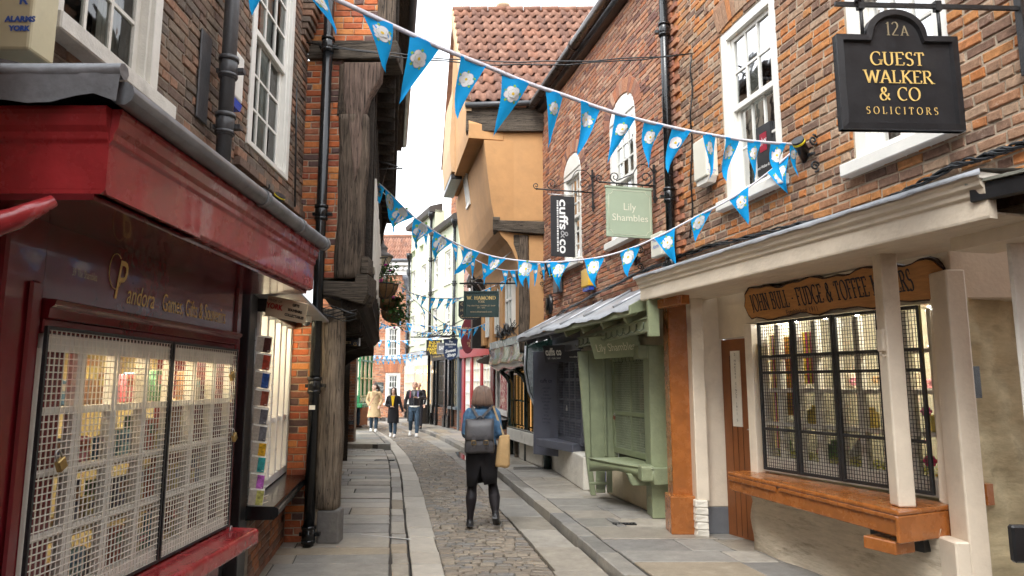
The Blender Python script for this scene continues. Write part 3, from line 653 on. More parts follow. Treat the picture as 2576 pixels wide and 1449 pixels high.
# stepped brick corbel at the party wall
for i in range(7): MB().box(BW, 5.62, 5.88, 5.42 + i * .078, 5.485 + i * .078, -.02, .02 + i * .022, 0, r.random()).build('corbel_brick', brick_br, bh, bevel=.004)
px = BW.sh(572, 215, .12); pp = BW.p(px[0], 0, .12)
pipe = drainpipe(bh, pp.x, pp.y, 2.5, 6.8, .056, pipegrey, (px[1] + .14, px[1] - .32))
b = MB().box(BW, px[0] - .26, px[0] - .08, px[1] - .36, px[1] + .34, .005, .02); b.build('backing_plate', pipegrey, pipe, bevel=.01)
for dz in (.10, -.20):
    for dy in (-.045, .045): MB().sphere(BW.p(px[0] + .07, px[1] + dz + dy * .8, .12), .014, .014, .014, 8).build('bolt', pipegrey, pipe)
# white alarm box with blue foot between pipe and window
a = BW.sh(602, 180, .12); al = thing('alarm_box', BW.p(a[0], a[1] - .2, 0), 'white wall alarm box with blue foot behind the grey drainpipe', 'alarm')
MB().box(BW, a[0] - .02, a[0] + .2, a[1] - .2, a[1] + .2, .004, .085).build('case', white, al, bevel=.02, seg=2)
MB().prism(BW, [(a[0] - .02, a[1] - .205), (a[0] + .2, a[1] - .205), (a[0] + .16, a[1] - .28), (a[0] + .03, a[1] - .28)], .01, .08).build('lens', mat('blue_plastic', (.02, .07, .42), .25, .1, 9, 0), al)
# large cream alarm box at upper left, standing on edge, with blue lettering
f = BW; a = BW.sh(85, 80, .25); ab = thing('burglar_alarm_box', BW.p(a[0], a[1], 0), 'large pale yellow alarm box with blue lettering at the upper left corner', 'alarm')
boxc = mat('aged_cream_plastic', (.62, .56, .36), .4, .08, 4, .05)
s1_ = BW.sh(142, 100, .30)[0]; hb = BW.sh(142, 162, .30)[1]
MB().box(BW, s1_ - .16, s1_, hb - .02, hb + .62, .02, .30).build('case', boxc, ab, bevel=.012, seg=2)
fb = Fr(BW.p(s1_ - .16, 0, 0), BW.en, (0, 0, 1), -BW.ex)
blue = mat('blue_lettering', (.05, .12, .45), .5, .1, 20, 0)
for i, ch in enumerate('MINSTER'): btext(ab, fb, .26, hb + .55 - i * .062, 0, ch, .042, blue, bold=.002)
btext(ab, fb, .255, hb + .10, 0, 'ALARMS', .024, blue, bold=.002); btext(ab, fb, .255, hb + .06, 0, 'YORK', .022, blue, bold=.002)
for i in range(3): MB().box(fb, .03 + i * .05, .035 + i * .05, hb + .03, hb + .25 + .04 * (i % 2), -.002, .003).build('vent_slot', mat('slot_grey', (.3, .27, .18), .6, .1, 9, 0), ab)

# ---------------------------------------------------------------- red gift shop front
PX = -1.90; PF = wallL(PX, 2.72, PX - .005, 4.66)    # window plane, s from 0 near to 1.94 far
ps = thing('gift_shopfront', (-2.0, 3.6, ZL), 'glossy dark red gift shop front with gold lettering and mesh-covered window', 'shopfront')
Wd = 1.94; zs, zt = .64, 1.86
b = MB(); b.box(PF, -.22, .0, ZL, 2.3, -.5, .02); b.build('pilaster', redd, ps, bevel=.01)
MB().box(PF, -.10, -.04, ZL, 2.0, .021, .04).build('pilaster_moulding', redd, ps, bevel=.01)
MB().box(PF, Wd - .02, Wd + .06, zs, 2.3, -.5, .03).build('pilaster', redd, ps, bevel=.01)
MB().box(Fr((-3.2, 2.52, 0), (1, 0, 0), (0, 0, 1), (0, -1, 0)), 0, 1.295, ZL, 2.3, -.4, -.002).build('side_panel', redd, ps)
b = MB(); b.box(PF, .0, Wd - .02, 1.93, 2.30, -.3, .012); b.build('fascia', redd, ps, bevel=.004)
b = MB(); b.sweep(PF, [(-.02, 1.86), (.045, 1.86), (.05, 1.90), (.07, 1.915), (.075, 1.935), (-.02, 1.945)], .0, Wd - .02); b.build('fascia_moulding', redd, ps, bevel=.003)
MB().box(PF, .0, Wd - .02, 1.80, 1.86, -.06, .03).build('window_head', redd, ps, bevel=.005)
MB().box(PF, .0, Wd - .02, zs - .40, zs - .02, -.3, .0).build('stall_riser', redd, ps)
MB().box(PF, 0, Wd, ZL, zs - .42, -.3, -.02).build('plinth', redd, ps)
b = MB(); b.sweep(PF, [(-.2, zs - .10), (.20, zs - .10), (.215, zs - .085), (.215, zs - .01), (.2, zs + .005), (-.2, zs + .02)], -.22, Wd + .07); b.build('window_sill', redp, ps, bevel=.012, seg=2)
# cornice wraps the near corner
cp = [(n - (.065 if n > 0 else 0), h - .015) for n, h in [(-.3, 2.285), (.50, 2.285), (.515, 2.30), (.515, 2.47), (.54, 2.485), (.545, 2.51), (.575, 2.53), (.585, 2.57), (.60, 2.585), (.60, 2.60), (-.3, 2.60)]]
cp = [(.45 + (n - .45) * .45 if n > .45 else n, h) for n, h in cp]
cyn, cyf = 2.36 - 2.72, 2.22
b = MB(); b.sweep(PF, cp, cyn, cyf); b.build('cornice', redp, ps, bevel=.003)
CR = Fr((PX, 2.36, 0), (-1, 0, 0), (0, 0, 1), (0, -1, 0))
b = MB(); b.sweep(CR, [(n - .45, h) for n, h in cp], -.451, 1.6); b.build('cornice_return', redp, ps, bevel=.003)
MB().box(PF, cyn, cyf - .01, 2.247, 2.269, -.3, .41).build('soffit', redd, ps)
b = MB(); prof = [(.51 + .045 * cos(a), 2.625 + .045 * sin(a)) for a in [2 * pi * i / 10 for i in range(10)]]
b.sweep(PF, prof, cyn - .05, cyf + .02, smooth=True); pc = b.build('lead_roll', plum, ps)
for sj in (.95, 1.62, 2.2): MB().sweep(PF, [(.51 + .053 * cos(a), 2.625 + .053 * sin(a)) for a in [2 * pi * i / 10 for i in range(10)]], sj, sj + .05, smooth=True).build('lead_clip', plum, pc)
MB().sweep(PF, [(-.4, 2.86), (.515, 2.665), (.515, 2.655), (-.4, 2.60)], cyn - .03, cyf).build('lead_roof', plum, ps)
b = MB(); k = 30; top = []; bot = []
for i in range(k + 1): x = -.52 + 2.3 * i / k; top.append(CR.p(x, 2.70, .08)); bot.append(CR.p(x, 2.575 + .02 * sin(i * 1.3) + .012 * sin(i * .6), .095 + .008 * sin(i * 2)))
for i in range(k): b.poly([bot[i], bot[i + 1], top[i + 1], top[i]], smooth=True)
b.tube([CR.p(-.52, 2.70, .06), CR.p(1.66, 2.70, .06)], .03, 8); b.build('lead_apron', plum, ps)
# curved bracket of the neighbouring front, close to the camera
b = MB(); b.tube([V((-2.3, 2.05, 2.03)), V((-1.95, 2.05, 2.03)), V((-1.70, 2.07, 2.06)), V((-1.58, 2.12, 2.12)), V((-1.52, 2.2, 2.2))], [.05, .05, .046, .036, .02], 12); b.build('curved_bracket', redp, ps)
# lettering
rt = PF.sh(180, 690, .02); btext(ps, PF, 0, 2.06, .013, '39 The Shambles', .035, goldd, fit=(PF.sh(180, 696, .013)[0], PF.sh(242, 705, .013)[0]))
p0 = PF.sh(283, 740, .013)[0]
b = MB()
def script_P(s, h, k):
    pts = [(0.10, 0), (.16, .3), (.22, .62), (.26, .95)]; return [PF.p(s + x * k, h + y * k, .018) for x, y in pts]
btext(ps, PF, p0, 2.0, .013, 'P', .20, gold, 'LEFT', sx=.62, shear=.3)
b.tube([PF.p(p0 + .01 + .055 * cos(t * .35 + .9), 2.13 + .085 * sin(t * .35 + .9), .016) for t in range(15)], .0022, 5); b.build('lettering', gold, ps)
btext(ps, PF, PF.sh(316, 770, .013)[0], 1.99, .013, 'andora', .10, gold, shear=.28, fit=(PF.sh(316, 770, .013)[0], PF.sh(386, 770, .013)[0]))
btext(ps, PF, 0, 1.99, .013, 'Games, Gifts & Souvenirs', .10, gold, fit=(PF.sh(408, 770, .013)[0], PF.sh(566, 800, .013)[0]))
# window: white frame, panes, room with lamps and shelves
gw = MB(); x0, x1 = .02, Wd - .02
win = MB().box(PF, x0, x1, zs + .02, zs + .10, -.03, .02).build('window', whiteold, ps); MB().box(PF, x0, x1, zt - .13, zt - .03, -.03, .02).build('window_head', whiteold, win)
nc, nr = 7, 4
for i in range(nc + 1): x = x0 + (x1 - x0) * i / nc; MB().box(PF, x - .026, x + .026, zs + .10, zt - .12, -.03, .016).build('glazing_bar', whiteold, win, bevel=.004)
for j in range(1, nr): y = zs + .1 + (zt - .22 - zs) * j / nr; MB().box(PF, x0, x1, y - .014, y + .014, -.028, .012).build('glazing_bar', whiteold, win, bevel=.004)
for i in range(nc):
    for j in range(nr):
        a0, a1 = x0 + (x1 - x0) * i / nc, x0 + (x1 - x0) * (i + 1) / nc; y0, y1 = zs + .1 + (zt - .22 - zs) * j / nr, zs + .1 + (zt - .22 - zs) * (j + 1) / nr
        MB().poly([PF.p(a0, y0, -.01), PF.p(a1, y0, -.01), PF.p(a1, y1, -.01), PF.p(a0, y1, -.01)]).build('pane', glassc, win)
room(ps, PF, x0 - .04, x1 + .02, zs, zt - .05, 1.0, mat('yellow_interior_wall', (.62, .52, .28), .8, .2, 3, 0), -.035)
for k in range(3): MB().box(PF, .3 + k * .55, .6 + k * .55, zt - .10, zt - .085, -.34, -.2).build('shop_lamp', lampmat('gift_shop_lamp', (1, .9, .7), 14), ps)
goods = [(.45, .10, .05), (.08, .22, .36), (.62, .50, .16), (.10, .24, .12), (.6, .55, .45), (.10, .10, .16), (.75, .25, .3), (.3, .55, .6), (.35, .16, .06)]
gm = [mat('packet_colour_%d' % i, c, .45, .35, 30, 0) for i, c in enumerate(goods)]
r = random.Random(21); seen = {}; ORD = ('first', 'second', 'third', 'fourth', 'fifth'); shelf = mat('shelf_wood', (.35, .25, .12), .6)
for j, zz in enumerate((zs + .30, zs + .58, zs + .86)): MB().box(PF, x0, x1, zz - .02, zz, -.4, -.08).build('shelf', shelf, ps)
cn = ['red', 'blue', 'yellow', 'green', 'beige', 'navy', 'pink', 'turquoise', 'brown']
for j, zz in enumerate((zs + .02, zs + .302, zs + .582, zs + .862)):
    x = x0 + .06
    while x < x1 - .1:
        w_, hh, ci = r.uniform(.07, .14), r.uniform(.10, .22), r.randrange(9); seen[j, ci] = seen.get((j, ci), -1) + 1
        o = thing('boxed_souvenir', PF.p(x + w_ / 2, zz, -.45), '%s %s boxed souvenir on the %s shelf behind the red shop mesh' % (ORD[seen[j, ci]], cn[ci], ('bottom', 'lower middle', 'upper middle', 'top')[j]), 'souvenir', 'souvenirs in the red shop window')
        q = MB(); d0 = r.uniform(-.2, -.1); q.box(PF, x, x + w_, zz, zz + hh, d0 - .06, d0); q.build('carton', gm[ci], o, bevel=.004)
        MB().box(PF, x + .01, x + w_ - .01, zz + hh * .55, zz + hh * .85, d0, d0 + .002).build('printed_panel', gm[(ci + 3) % 9], o)
        x += w_ + r.uniform(.01, .06)
# framed mesh guards, two leaves
for a, c in ((.005, 1.03), (1.045, Wd + .0)):
    g_ = MB(); fw_ = .012
    g_.box(PF, a, a + fw_, zs + .03, zt - .03, .03, .045); g_.box(PF, c - fw_, c, zs + .03, zt - .03, .03, .045); g_.box(PF, a + fw_, c - fw_, zs + .03, zs + .045, .03, .044); g_.box(PF, a + fw_, c - fw_, zt - .045, zt - .03, .03, .044)
    gu = g_.build('mesh_guard', iron, ps); meshpanel(gu, PF, a + fw_, c - fw_, zs + .045, zt - .045, .036, .030, .0285, .0038, silverm)
def padlock(p, fr, label, tilt=0, mt=brass):
    o = thing('padlock', p, label, 'padlock'); f = Fr(p, fr.ex * cos(tilt) + fr.ez * sin(tilt), fr.ez * cos(tilt) - fr.ex * sin(tilt), fr.en)
    MB().box(f, -.024, .024, -.05, 0, -.011, .011).build('body', mt, o, bevel=.004)
    MB().tube([f.p(-.016, 0), f.p(-.016, .025), f.p(-.008, .04), f.p(.008, .04), f.p(.016, .025), f.p(.016, 0)], .004, 6).build('shackle', steel, o); return o
padlock(PF.p(*PF.sh(150, 1155, .07), .07), PF, 'padlock at the near edge of the red shop window mesh', .5)
padlock(PF.p(*PF.sh(580, 1340, .08), .08), PF, 'brass padlock on the far end of the red window sill', -.2)
padlock(PF.p(*PF.sh(582, 938, .06), .06), PF, 'upper padlock on the far edge of the red shop mesh', .6)
padlock(PF.p(*PF.sh(588, 1092, .06), .06), PF, 'middle padlock on the far edge of the red shop mesh', .6)
padlock(PF.p(*PF.sh(455, 1425, .08), .08), PF, 'padlock lying on the red sill under the middle bar of the mesh', 1.2, steel)
# ---------------------------------------------------------------- left: lit shop window next to the red shop
YF = wallL(-1.98, 4.95, -2.42, 7.50)
ys = thing('souvenir_shopfront', YF.p(1.3, ZL), 'black framed souvenir shop front with bright white window and black sill', 'shopfront')
a0, a1 = YF.sh(640, 1275, .02)[0], YF.sh(737, 1200, .02)[0]; z0, z1 = .655, 2.18
MB().box(YF, a0 - .36, a0 - .07, ZL, 2.45, -.3, -.02).build('post', blackp, ys, bevel=.006)
MB().box(YF, a0 - .55, a0 - .331, ZL, 2.45, -.25, -.12).build('door', blackp, ys, bevel=.006)
MB().box(YF, a1 + .0, a1 + .09, .62, 2.4, -.2, .03).build('post', blackp, ys, bevel=.006)
MB().box(YF, a0 - .02, a1 + .12, z1 + .02, 2.5, -.3, .04).build('head_beam', blackp, ys, bevel=.006)
MB().sweep(YF, [(-.2, z0 - .13), (.20, z0 - .13), (.23, z0 - .10), (.23, z0 - .05), (.2, z0 - .03), (-.2, z0 - .01)], a0 - .14, a1 + .30).build('sill', blackgloss, ys, bevel=.008)
MB().bar(YF.p(a0 - .3, 2.33, .15), YF.p(a1 + .45, 2.25, .22), .4, .02).build('lead_flashing', lead, ys)
ywf = mat('bright_white_gloss', (.82, .81, .79), .3, .03, 5, .05)
win = MB().box(YF, a0 - .02, a1, z0 - .01, z0 + .07, -.12, -.02).build('window', ywf, ys, bevel=.004)
nb = 6
for i in range(nb + 1): x = a0 + (a1 - a0 - .05) * i / nb; MB().box(YF, x - (.03 if i else .05), x + .03, z0 + .07, z1 + .02, -.13, .0).build('mullion', ywf, win, bevel=.008, seg=2)
for y in (1.25,): MB().box(YF, a0, a1, y - .025, y + .025, -.12, -.02).build('transom', ywf, win, bevel=.005)
for i in range(nb):
    for y0_, y1_ in ((z0 + .05, 1.25), (1.25, z1 + .02)):
        x = a0 + (a1 - a0 - .05) * i / nb; x2 = a0 + (a1 - a0 - .05) * (i + 1) / nb; MB().poly([YF.p(x, y0_, -.07), YF.p(x2, y0_, -.07), YF.p(x2, y1_, -.07), YF.p(x, y1_, -.07)]).build('pane', glassc, win)
room(ys, YF, a0 - .02, a1 + .02, z0 - .05, z1 + .2, .9, mat('white_display_wall', (.85, .78, .66), .6, .05, 3, 0), -.13)
for k in range(5): MB().sphere(YF.p(a0 + .2 + k * .34, z1 - .05, -.35 - .15 * (k % 2)), .035, .035, .035, 8).build('spot_lamp', lampmat('spot_lamp_%d' % k, (1, .84, .6), 110), ys)
for j in range(3): MB().box(YF, a0, a1, z0 + .35 + j * .42, z0 + .362 + j * .42, -.6, -.3).build('glass_shelf', glassc, ys)
# brick foot under the sill
bricks(ys, YF, a0 - .02, a1 + .03, ZL, z0 - .13, brick_dk, mortard, seed=31, nobj=120)
# postcard rack on the edge of the window
pr = thing('postcard_rack', YF.p(a0 - .02, .8, .07), 'tall wire postcard rack fixed beside the bright white shop window', 'rack')
RX = Fr(YF.p(a0 - .16, 0, .0), (1, .25, 0), (0, 0, 1), (.25, -1, 0))
MB().tube([RX.p(-.01, .72, -.02), RX.p(-.01, 2.05, -.02)], .006, 6).build('upright', steel, pr)
vv = [(864, 0), (907, 1), (952, 2), (998, 3), (1043, 4), (1085, 5), (1128, 6), (1163, 7), (1206, 8), (1246, 9)]
pcol = [((.10, .04, .035), 'dark red'), ((.55, .10, .06), 'red and grey'), ((.05, .15, .5), 'blue'), ((.35, .10, .06), 'brown'), ((.16, .17, .19), 'dark grey'), ((.2, .21, .23), 'mid grey'), ((.85, .50, .03), 'orange and yellow'), ((.05, .42, .42), 'turquoise'), ((.55, .16, .6), 'purple'), ((.55, .55, .16), 'olive yellow')]
for v_, i in vv:
    zc = RX.sh(645, v_, .0)[1]; c, nm = pcol[i]
    w_ = MB().tube([RX.p(-.01, zc - .02, .0), RX.p(.10, zc - .012, .03), RX.p(.15, zc + .0, .0)], .003, 5); w_.tube([RX.p(-.01, zc - .06, 0), RX.p(.1, zc - .062, .03), RX.p(.15, zc - .05, 0)], .003, 5); w_.build('wire_pocket', silverm, pr)
    pk = thing('postcard_pack', RX.p(.06, zc - .06, 0), 'pack of %s postcards in the rack beside the bright white window' % nm, 'postcards')
    f = Fr(RX.p(.0, zc - .06, .005), RX.ex - V((0, 0, .12 + .03 * (i % 3))), V((0, 0, 1)) + RX.en * .3 + RX.ex * .12, None); f.en = f.ex.cross(f.ez).normalized()
    MB().box(f, .0, .11, 0, .125, -.03, .018).build('cards', mat('card_edges', (.62, .58, .5), .7, .2, 60, 0), pk)
    MB().box(f, .055, .109, .004, .124, .018, .0205).build('top_card', mat('card_print_%d' % i, c, .3, .6, 25, 0), pk)
# tilted hanging board under the flashing
a, c = YF.sh(720, 778, .12); SBf = Fr(atY(722, 777, 5.55), (1, .18, -.10), (.10, .02, 1), None)
sb = thing('tilted_shop_board', SBf.o, 'cream board reading YORK GIFTS SOUVENIRS COLLECTABLES tilted under the black shop eaves', 'sign')
SBf = Fr(atY(720, 779, 5.6), V((1, 0, -.22)), V((.30, -.25, 1)), None)
SBf.en = SBf.ex.cross(SBf.ez).normalized(); SBf.ez = SBf.en.cross(SBf.ex).normalized()
MB().box(SBf, -.17, .17, -.085, .085, -.02, 0).build('board', mat('board_cream', (.62, .52, .36), .5, .08, 6, .1), sb, bevel=.004)
btext(sb, SBf, -.10, .045, 0, 'PRIDE OF', .02, iron); btext(sb, SBf, -.10, -.015, 0, 'YORK', .045, mat('red_lettering', (.5, .02, .03), .5, .05, 9, 0), sx=.8, bold=.002)
for i, t in enumerate(('GIFTS', 'SOUVENIRS', 'COLLECTABLES')): btext(sb, SBf, .075, .04 - i * .045, 0, t, .022, iron, sx=.75, bold=.0015)
# dome camera
p = atY(772, 801, 6.9); dc = thing('security_camera', p, 'small white dome security camera on the brick pier by the drainpipe', 'camera')
MB().lathe(p + V((0, 0, -.03)), [(.03, .06), (.045, .05), (.05, .0), (.052, -.01)], 14).build('housing', white, dc); MB().sphere(p + V((0, -.01, -.045)), .04, .04, .035, 12).build('lens_dome', mat('smoked_dome', (.1, .1, .1), .1, 0, 3, 0), dc)
MB().box(Fr(p, (1, 0, 0)), -.075, -.02, .0, .05, -.08, .02).build('bracket', white, dc, bevel=.005)

# ---------------------------------------------------------------- left: jettied timber-framed house
FY = 7.52
CF = facing(0, FY)                                                # flank facing the camera: s = X
D0 = V((-1.90, FY, 0)); dirC = V((-.178, 1, 0)).normalized()
CW = Fr((-1.90, FY, 0), dirC, (0, 0, 1), (dirC.y, -dirC.x, 0))     # street side, s to the far end
LC = 7.6
th = thing('timber_framed_house', (-2.6, 11, ZL), 'old timber-framed house with jettied floors, brick flank and blackened oak beams', 'house')
X = lambda u, v: CF.sh(u, v)[0]; Z = lambda u, v: CF.sh(u, v)[1]
# brick panels of the flank
bricks(th, CF, -2.62, X(850, 500), Z(800, 700), Z(800, 152), brick_or, mortar, seed=41, nobj=230, bh=.0765, bl=.225, depth=.06)
bricks(th, CF, -2.62, X(950, 60), Z(800, 104), 6.45, brick_or, mortar, seed=42, nobj=150, bh=.0765)
bricks(th, CF, -2.42, X(797, 1000), ZL, Z(800, 770), brick_or, mortar, seed=43, nobj=150, bh=.0765)
def post(name, pts, n0, n1, mt, par=th, fr=CF, bevel=.012): return MB().prism(fr, [fr.sh(u, v) for u, v in pts][::-1], n0, n1).build(name, mt, par, bevel=bevel, seg=2)
def rough(name, x0, x1, h0, h1, n0, n1, mt, par, fr, amp=.02, seed=1, taper=0, k=26):
    """hewn post: uneven outline down its length"""
    rr = random.Random(seed); R = []; L_ = h1 - h0
    for i in range(k + 1):
        t = i / k; h = h0 + L_ * t; y = L_ * t
        a = x0 + amp * (sin(y * 3.1 + seed) * .4 + sin(y * 7.7 + seed * 3) * .25) + taper * (1 - t); c = x1 + amp * (sin(y * 2.7 + 2 * seed) * .4 + sin(y * 6.3 + seed) * .25) - taper * (1 - t); q = amp * .35 * sin(y * 4 + seed * 5)
        ch = .02
        R.append([fr.p(a + ch, h, n1 + q), fr.p((a + c) / 2, h, n1 + q + .008), fr.p(c - ch, h, n1 + q), fr.p(c, h, n1 - ch), fr.p(c, h, n0), fr.p(a, h, n0), fr.p(a, h, n1 - ch)])
    return MB().rings(R, smooth=True).build(name, mt, par)
# ground floor post on a stone block
rough('ground_post', X(806, 1000), X(857, 1000), .28, 2.42, -.16, .05, oakp, th, CF, .022, 3)
MB().box(CF, X(800, 1300), X(857, 1300), ZL, .275, -.15, .06).build('pad_stone', mat('dark_stone', (.13, .12, .11), .7, .25, 9, .6, 30, dirt=.5, dirtcol=(.3, .27, .22)), th, bevel=.02, seg=2)
# upper posts
rough('storey_post', X(849, 500), X(922, 400), Z(848, 700), Z(850, 290), -.2, .03, oak, th, CF, .03, 5)
rough('storey_post', X(850, 250), X(880, 250), Z(848, 290), Z(850, 165), -.35, .025, oak, th, CF, .012, 6)
rough('storey_post', X(950, 40), X(992, 40), Z(950, 105), 6.6, -.3, .02, oak, th, CF, .012, 8)
b = MB(); hp = [CF.sh(u, v) for u, v in ((866, 160), (962, 160), (958, 200), (930, 245), (915, 300), (912, 370), (905, 420), (893, 460), (880, 330), (866, 250))]
b.prism(CF, hp[::-1], -.12, .045); b.build('curved_brace', timber('pinkish_brace', (.05, .035, .028), (.26, .18, .14), 2), th, bevel=.012)
# horizontal beams of the flank
MB().box(CF, -2.37, X(1001, 130), Z(900, 152), Z(900, 106), -.4, .05).build('jetty_beam', oakx, th, bevel=.015, seg=2)
b = MB(); q = [CF.sh(u, v) for u, v in ((790, 706), (895, 712), (898, 690), (930, 692), (928, 740), (915, 765), (895, 762), (850, 748), (790, 742))]
b.prism(CF, q[::-1], -.4, .07); b.build('sill_beam', oakx, th, bevel=.015, seg=2)
MB().box(CF, X(912, 655), X(930, 655), Z(912, 690), Z(912, 648), -.2, .075).build('pegged_block', oakx, th, bevel=.008)
# street side walls: ground floor set back, two jettied floors above
dx1, dx2 = X(936, 400) + 1.90, X(1000, 130) + 1.90
z1a, z1b, z2b = Z(915, 745), Z(900, 150), 7.05
wallp = mat('smoky_plaster', (.30, .25, .19), .9, .2, 5, .4, 30, dirt=.6)
MB().box(CW, .16, LC, z1a, z1b, dx1 - .5, dx1 - .05).build('first_floor_wall', wallp, th)
MB().box(CW, .2, LC, z1b + .15, z2b, dx2 - .6, dx2 - .05).build('second_floor_wall', wallp, th)
for i in range(17): s = .05 + i * (LC - .2) / 16; MB().box(CW, s, s + .15, z1a + .02, z1b, dx1 - .1, dx1 - .0 + .012 * (i % 2)).build('stud', oaky, th, bevel=.008)
for i in range(15): s = .05 + i * (LC - .2) / 14; MB().box(CW, s, s + .15, z1b + .2, z2b, dx2 - .1, dx2).build('stud', oaky, th, bevel=.008)
for i in range(6): s = .9 + i * 1.1; MB().box(CW, s, s + .62, 3.05, 4.2, dx1 - .06, dx1 + .03).build('casement', whiteold, th, bevel=.006)
MB().box(CW, .0, LC, z1b + .02, z1b + .2, dx2 - .35, dx2 + .03).build('bressumer', oaky, th, bevel=.015)
b = MB(); b.sweep(CW, [(dx1 - .3, z1a + .02), (dx1 + .02, z1a + .02), (dx1 + .03, z1a - .05), (dx1 - .02, z1a - .07), (dx1 - .06, z1a - .13), (dx1 - .12, z1a - .15), (dx1 - .15, z1a - .21), (dx1 - .3, z1a - .22)], .02, LC - .05); b.build('moulded_bressumer', oaky, th, bevel=.004)
for i in range(16): s = .35 + i * (LC - .5) / 15; MB().box(CW, s, s + .16, z1b - .16, z1b + .02, -.2, dx2 - .02).build('joist', oaky, th, bevel=.01)
for i in range(14): s = .5 + i * (LC - .6) / 13; MB().box(CW, s, s + .15, z1a - .36, z1a - .20, -.8, dx1 - .1).build('joist', oaky, th, bevel=.01)
MB().box(CW, .02, LC, z1b + .0205, z1b + .05, -.3, dx2 - .04).build('floorboards', oaky, th); MB().box(CW, .02, LC, z1a - .195, z1a - .17, -1.2, dx1 - .1).build('floorboards', oaky, th)
def bracket(fr, s, w, nin, nout, zlo, zhi, mt, par, k=10):
    pts = [(nin, zlo)] + [(nin + (nout - nin) * (1 - cos(pi / 2 * i / k)), zlo + (zhi - zlo) * sin(pi / 2 * i / k)) for i in range(1, k + 1)] + [(nin, zhi)]
    MB().sweep(fr, pts, s, s + w).build('bracket', mt, par, bevel=.008)
for s in (LC - .25, 3.6): bracket(CW, s, .2, dx1, dx2 - .02, z1b - 1.1, z1b - .0, oaky, th)
for s in (LC - .6, 3.9): bracket(CW, s, .2, -.62, dx1 - .12, 1.3, z1a - .36, oaky, th)
# ground floor: set-back shop with pale yellow window
MB().box(CW, .35, LC + .2, ZL, 2.5, -1.3, -.66).build('ground_floor_wall', oaky, th)
for i in range(3):
    s0 = 1.6 + i * 2.05; MB().box(CW, s0, s0 + 1.5, .75, 2.1, -.66, -.62).build('shop_window', mat('pale_yellow_paint', (.68, .60, .38), .4, .1, 6, 0), th, bevel=.006); MB().box(CW, s0 - .05, s0 + 1.55, .62, .72, -.66, -.5).build('shop_sill', blackp, th, bevel=.006)
    for j in range(5): MB().box(CW, s0 + .12 + j * .3, s0 + .15 + j * .3, .75, 2.1, -.62, -.605).build('glazing_bar', whiteold, th)
# eaves gutter running away along the top
gx = dx2 + .18; gy = CW.p(0, 0, gx)
MB().tube([CW.p(-.3, 7.0, gx), CW.p(7.45, 7.0, gx)], .075, 10).build('eaves_gutter', pipegrey, th)
MB().box(CW, 0, LC, 6.9, 7.05, dx2 - .05, gx - .04).build('eaves_board', oaky, th)
pp = atY(803, 700, FY - .14)
dp = drainpipe(th, pp.x, FY - .16, ZL, 6.5, .056, blackgloss, (Z(803, 130), Z(803, 545), Z(800, 970), .05), dx=-.0)
MB().box(Fr((pp.x, FY - .217, Z(797, 1018)), (1, 0, 0)), -.03, .03, -.045, .0, -.01, .002).build('paper_sticker', white, dp)
# wires wrapped round the post head
b = MB()
for i in range(7): z = 2.33 + i * .018; b.tube([CF.p(X(800, 750) + t * .075, z + .03 * sin(t * 1.1 + i) - .006 * t, .08 + .01 * (i % 3)) for t in range(7)], .006, 5)
tag(b.build('wire_bundle', blackp), 'thin black wires wrapped round the head of the oak post', 'wires')
# iron arm with pulley wire, sticking out above the bunting
BS = signL(CW, 3.15); b = MB(); e0 = BS.sh(916, 425); e1 = BS.sh(1012, 424)
b.tube([BS.p(e0[0], e0[1]), BS.p(e1[0], e1[1])], .012, 6); t0 = BS.sh(916, 393); b.tube([BS.p(*t0), BS.p(e1[0] - .05, e1[1] + .02)], .010, 6)
b.tube(scroll((e1[0] - .01, e1[1] + .035), BS, .04, 1.0, -pi / 2), .006, 5); tag(b.build('wrought_bracket', iron), 'thin iron arm sticking out of the timber-framed house under the eaves', 'bracket')
# plain jeweller's sign under the jetty
JS = signL(CW, 1.6); j0 = JS.sh(866, 885); j1 = JS.sh(905, 823)
jt = thing('jewellers_sign', JS.p(j0[0], j0[1]), 'small black sign reading Shambles Jewellers under the dark jetty', 'sign')
MB().box(JS, j1[0] - .42, j1[0], j0[1] + .09, j1[1], -.02, 0).build('board', blackgloss, jt, bevel=.003); MB().box(JS, j1[0] - .005, j1[0] + .012, j0[1] + .08, j1[1] + .01, -.025, .01).build('edge_trim', steel, jt)
btext(jt, JS, j1[0] - .2, j1[1] - .14, 0, 'Shambles', .045, goldd); btext(jt, JS, j1[0] - .22, j1[1] - .22, 0, 'Jewellers', .045, goldd)
b = MB()
for hh in (-.1, -.23): b.tube(scroll((j1[0] - .05, j1[1] + hh), JS, .028, 1.2, 1, 1), .003, 4)
b.build('flourish', gold, jt)
# ---------------------------------------------------------------- right: brick houses over the shops
def ln(Y): return 3.88 - .25 * Y
RW = wallR(ln(2.5), 2.5, ln(13.2), 13.2)
RS = lambda u, v, n=0: RW.sh(u, v, n)
LR = (V((ln(13.2), 13.2)) - V((ln(2.5), 2.5))).length
sB = RS(1694, 400)[0]                                  # party line between the two houses
h1 = thing('mottled_brick_house', RW.p(2, 0, -1), 'mottled orange and purple brick house above the cream sweet shop', 'house')
h2 = thing('rose_brick_house', RW.p(8, 0, -1), 'rose red brick house with arched windows above the green and grey shops', 'house')
WA = (RS(1975, 470, .05)[0] + .06, RS(1797, 550, .05)[0] - .06); WAh = (RS(1797, 550)[1] + .12, RS(1826, 75)[1])
WA = (RS(1968, 400)[0], RS(1822, 400)[0], WAh[0], WAh[1])
WBq = (RS(2402, 300)[0], RS(2142, 300)[0], RS(2140, 425)[1] + .03, 5.4)
z_low = 2.62
bricks(h1, RW, .9, sB, z_low, 6.6, brick_r1, mortar, [WA, WBq], seed=51, bl=.212, bh=.0765, key='r1', jt=.014)
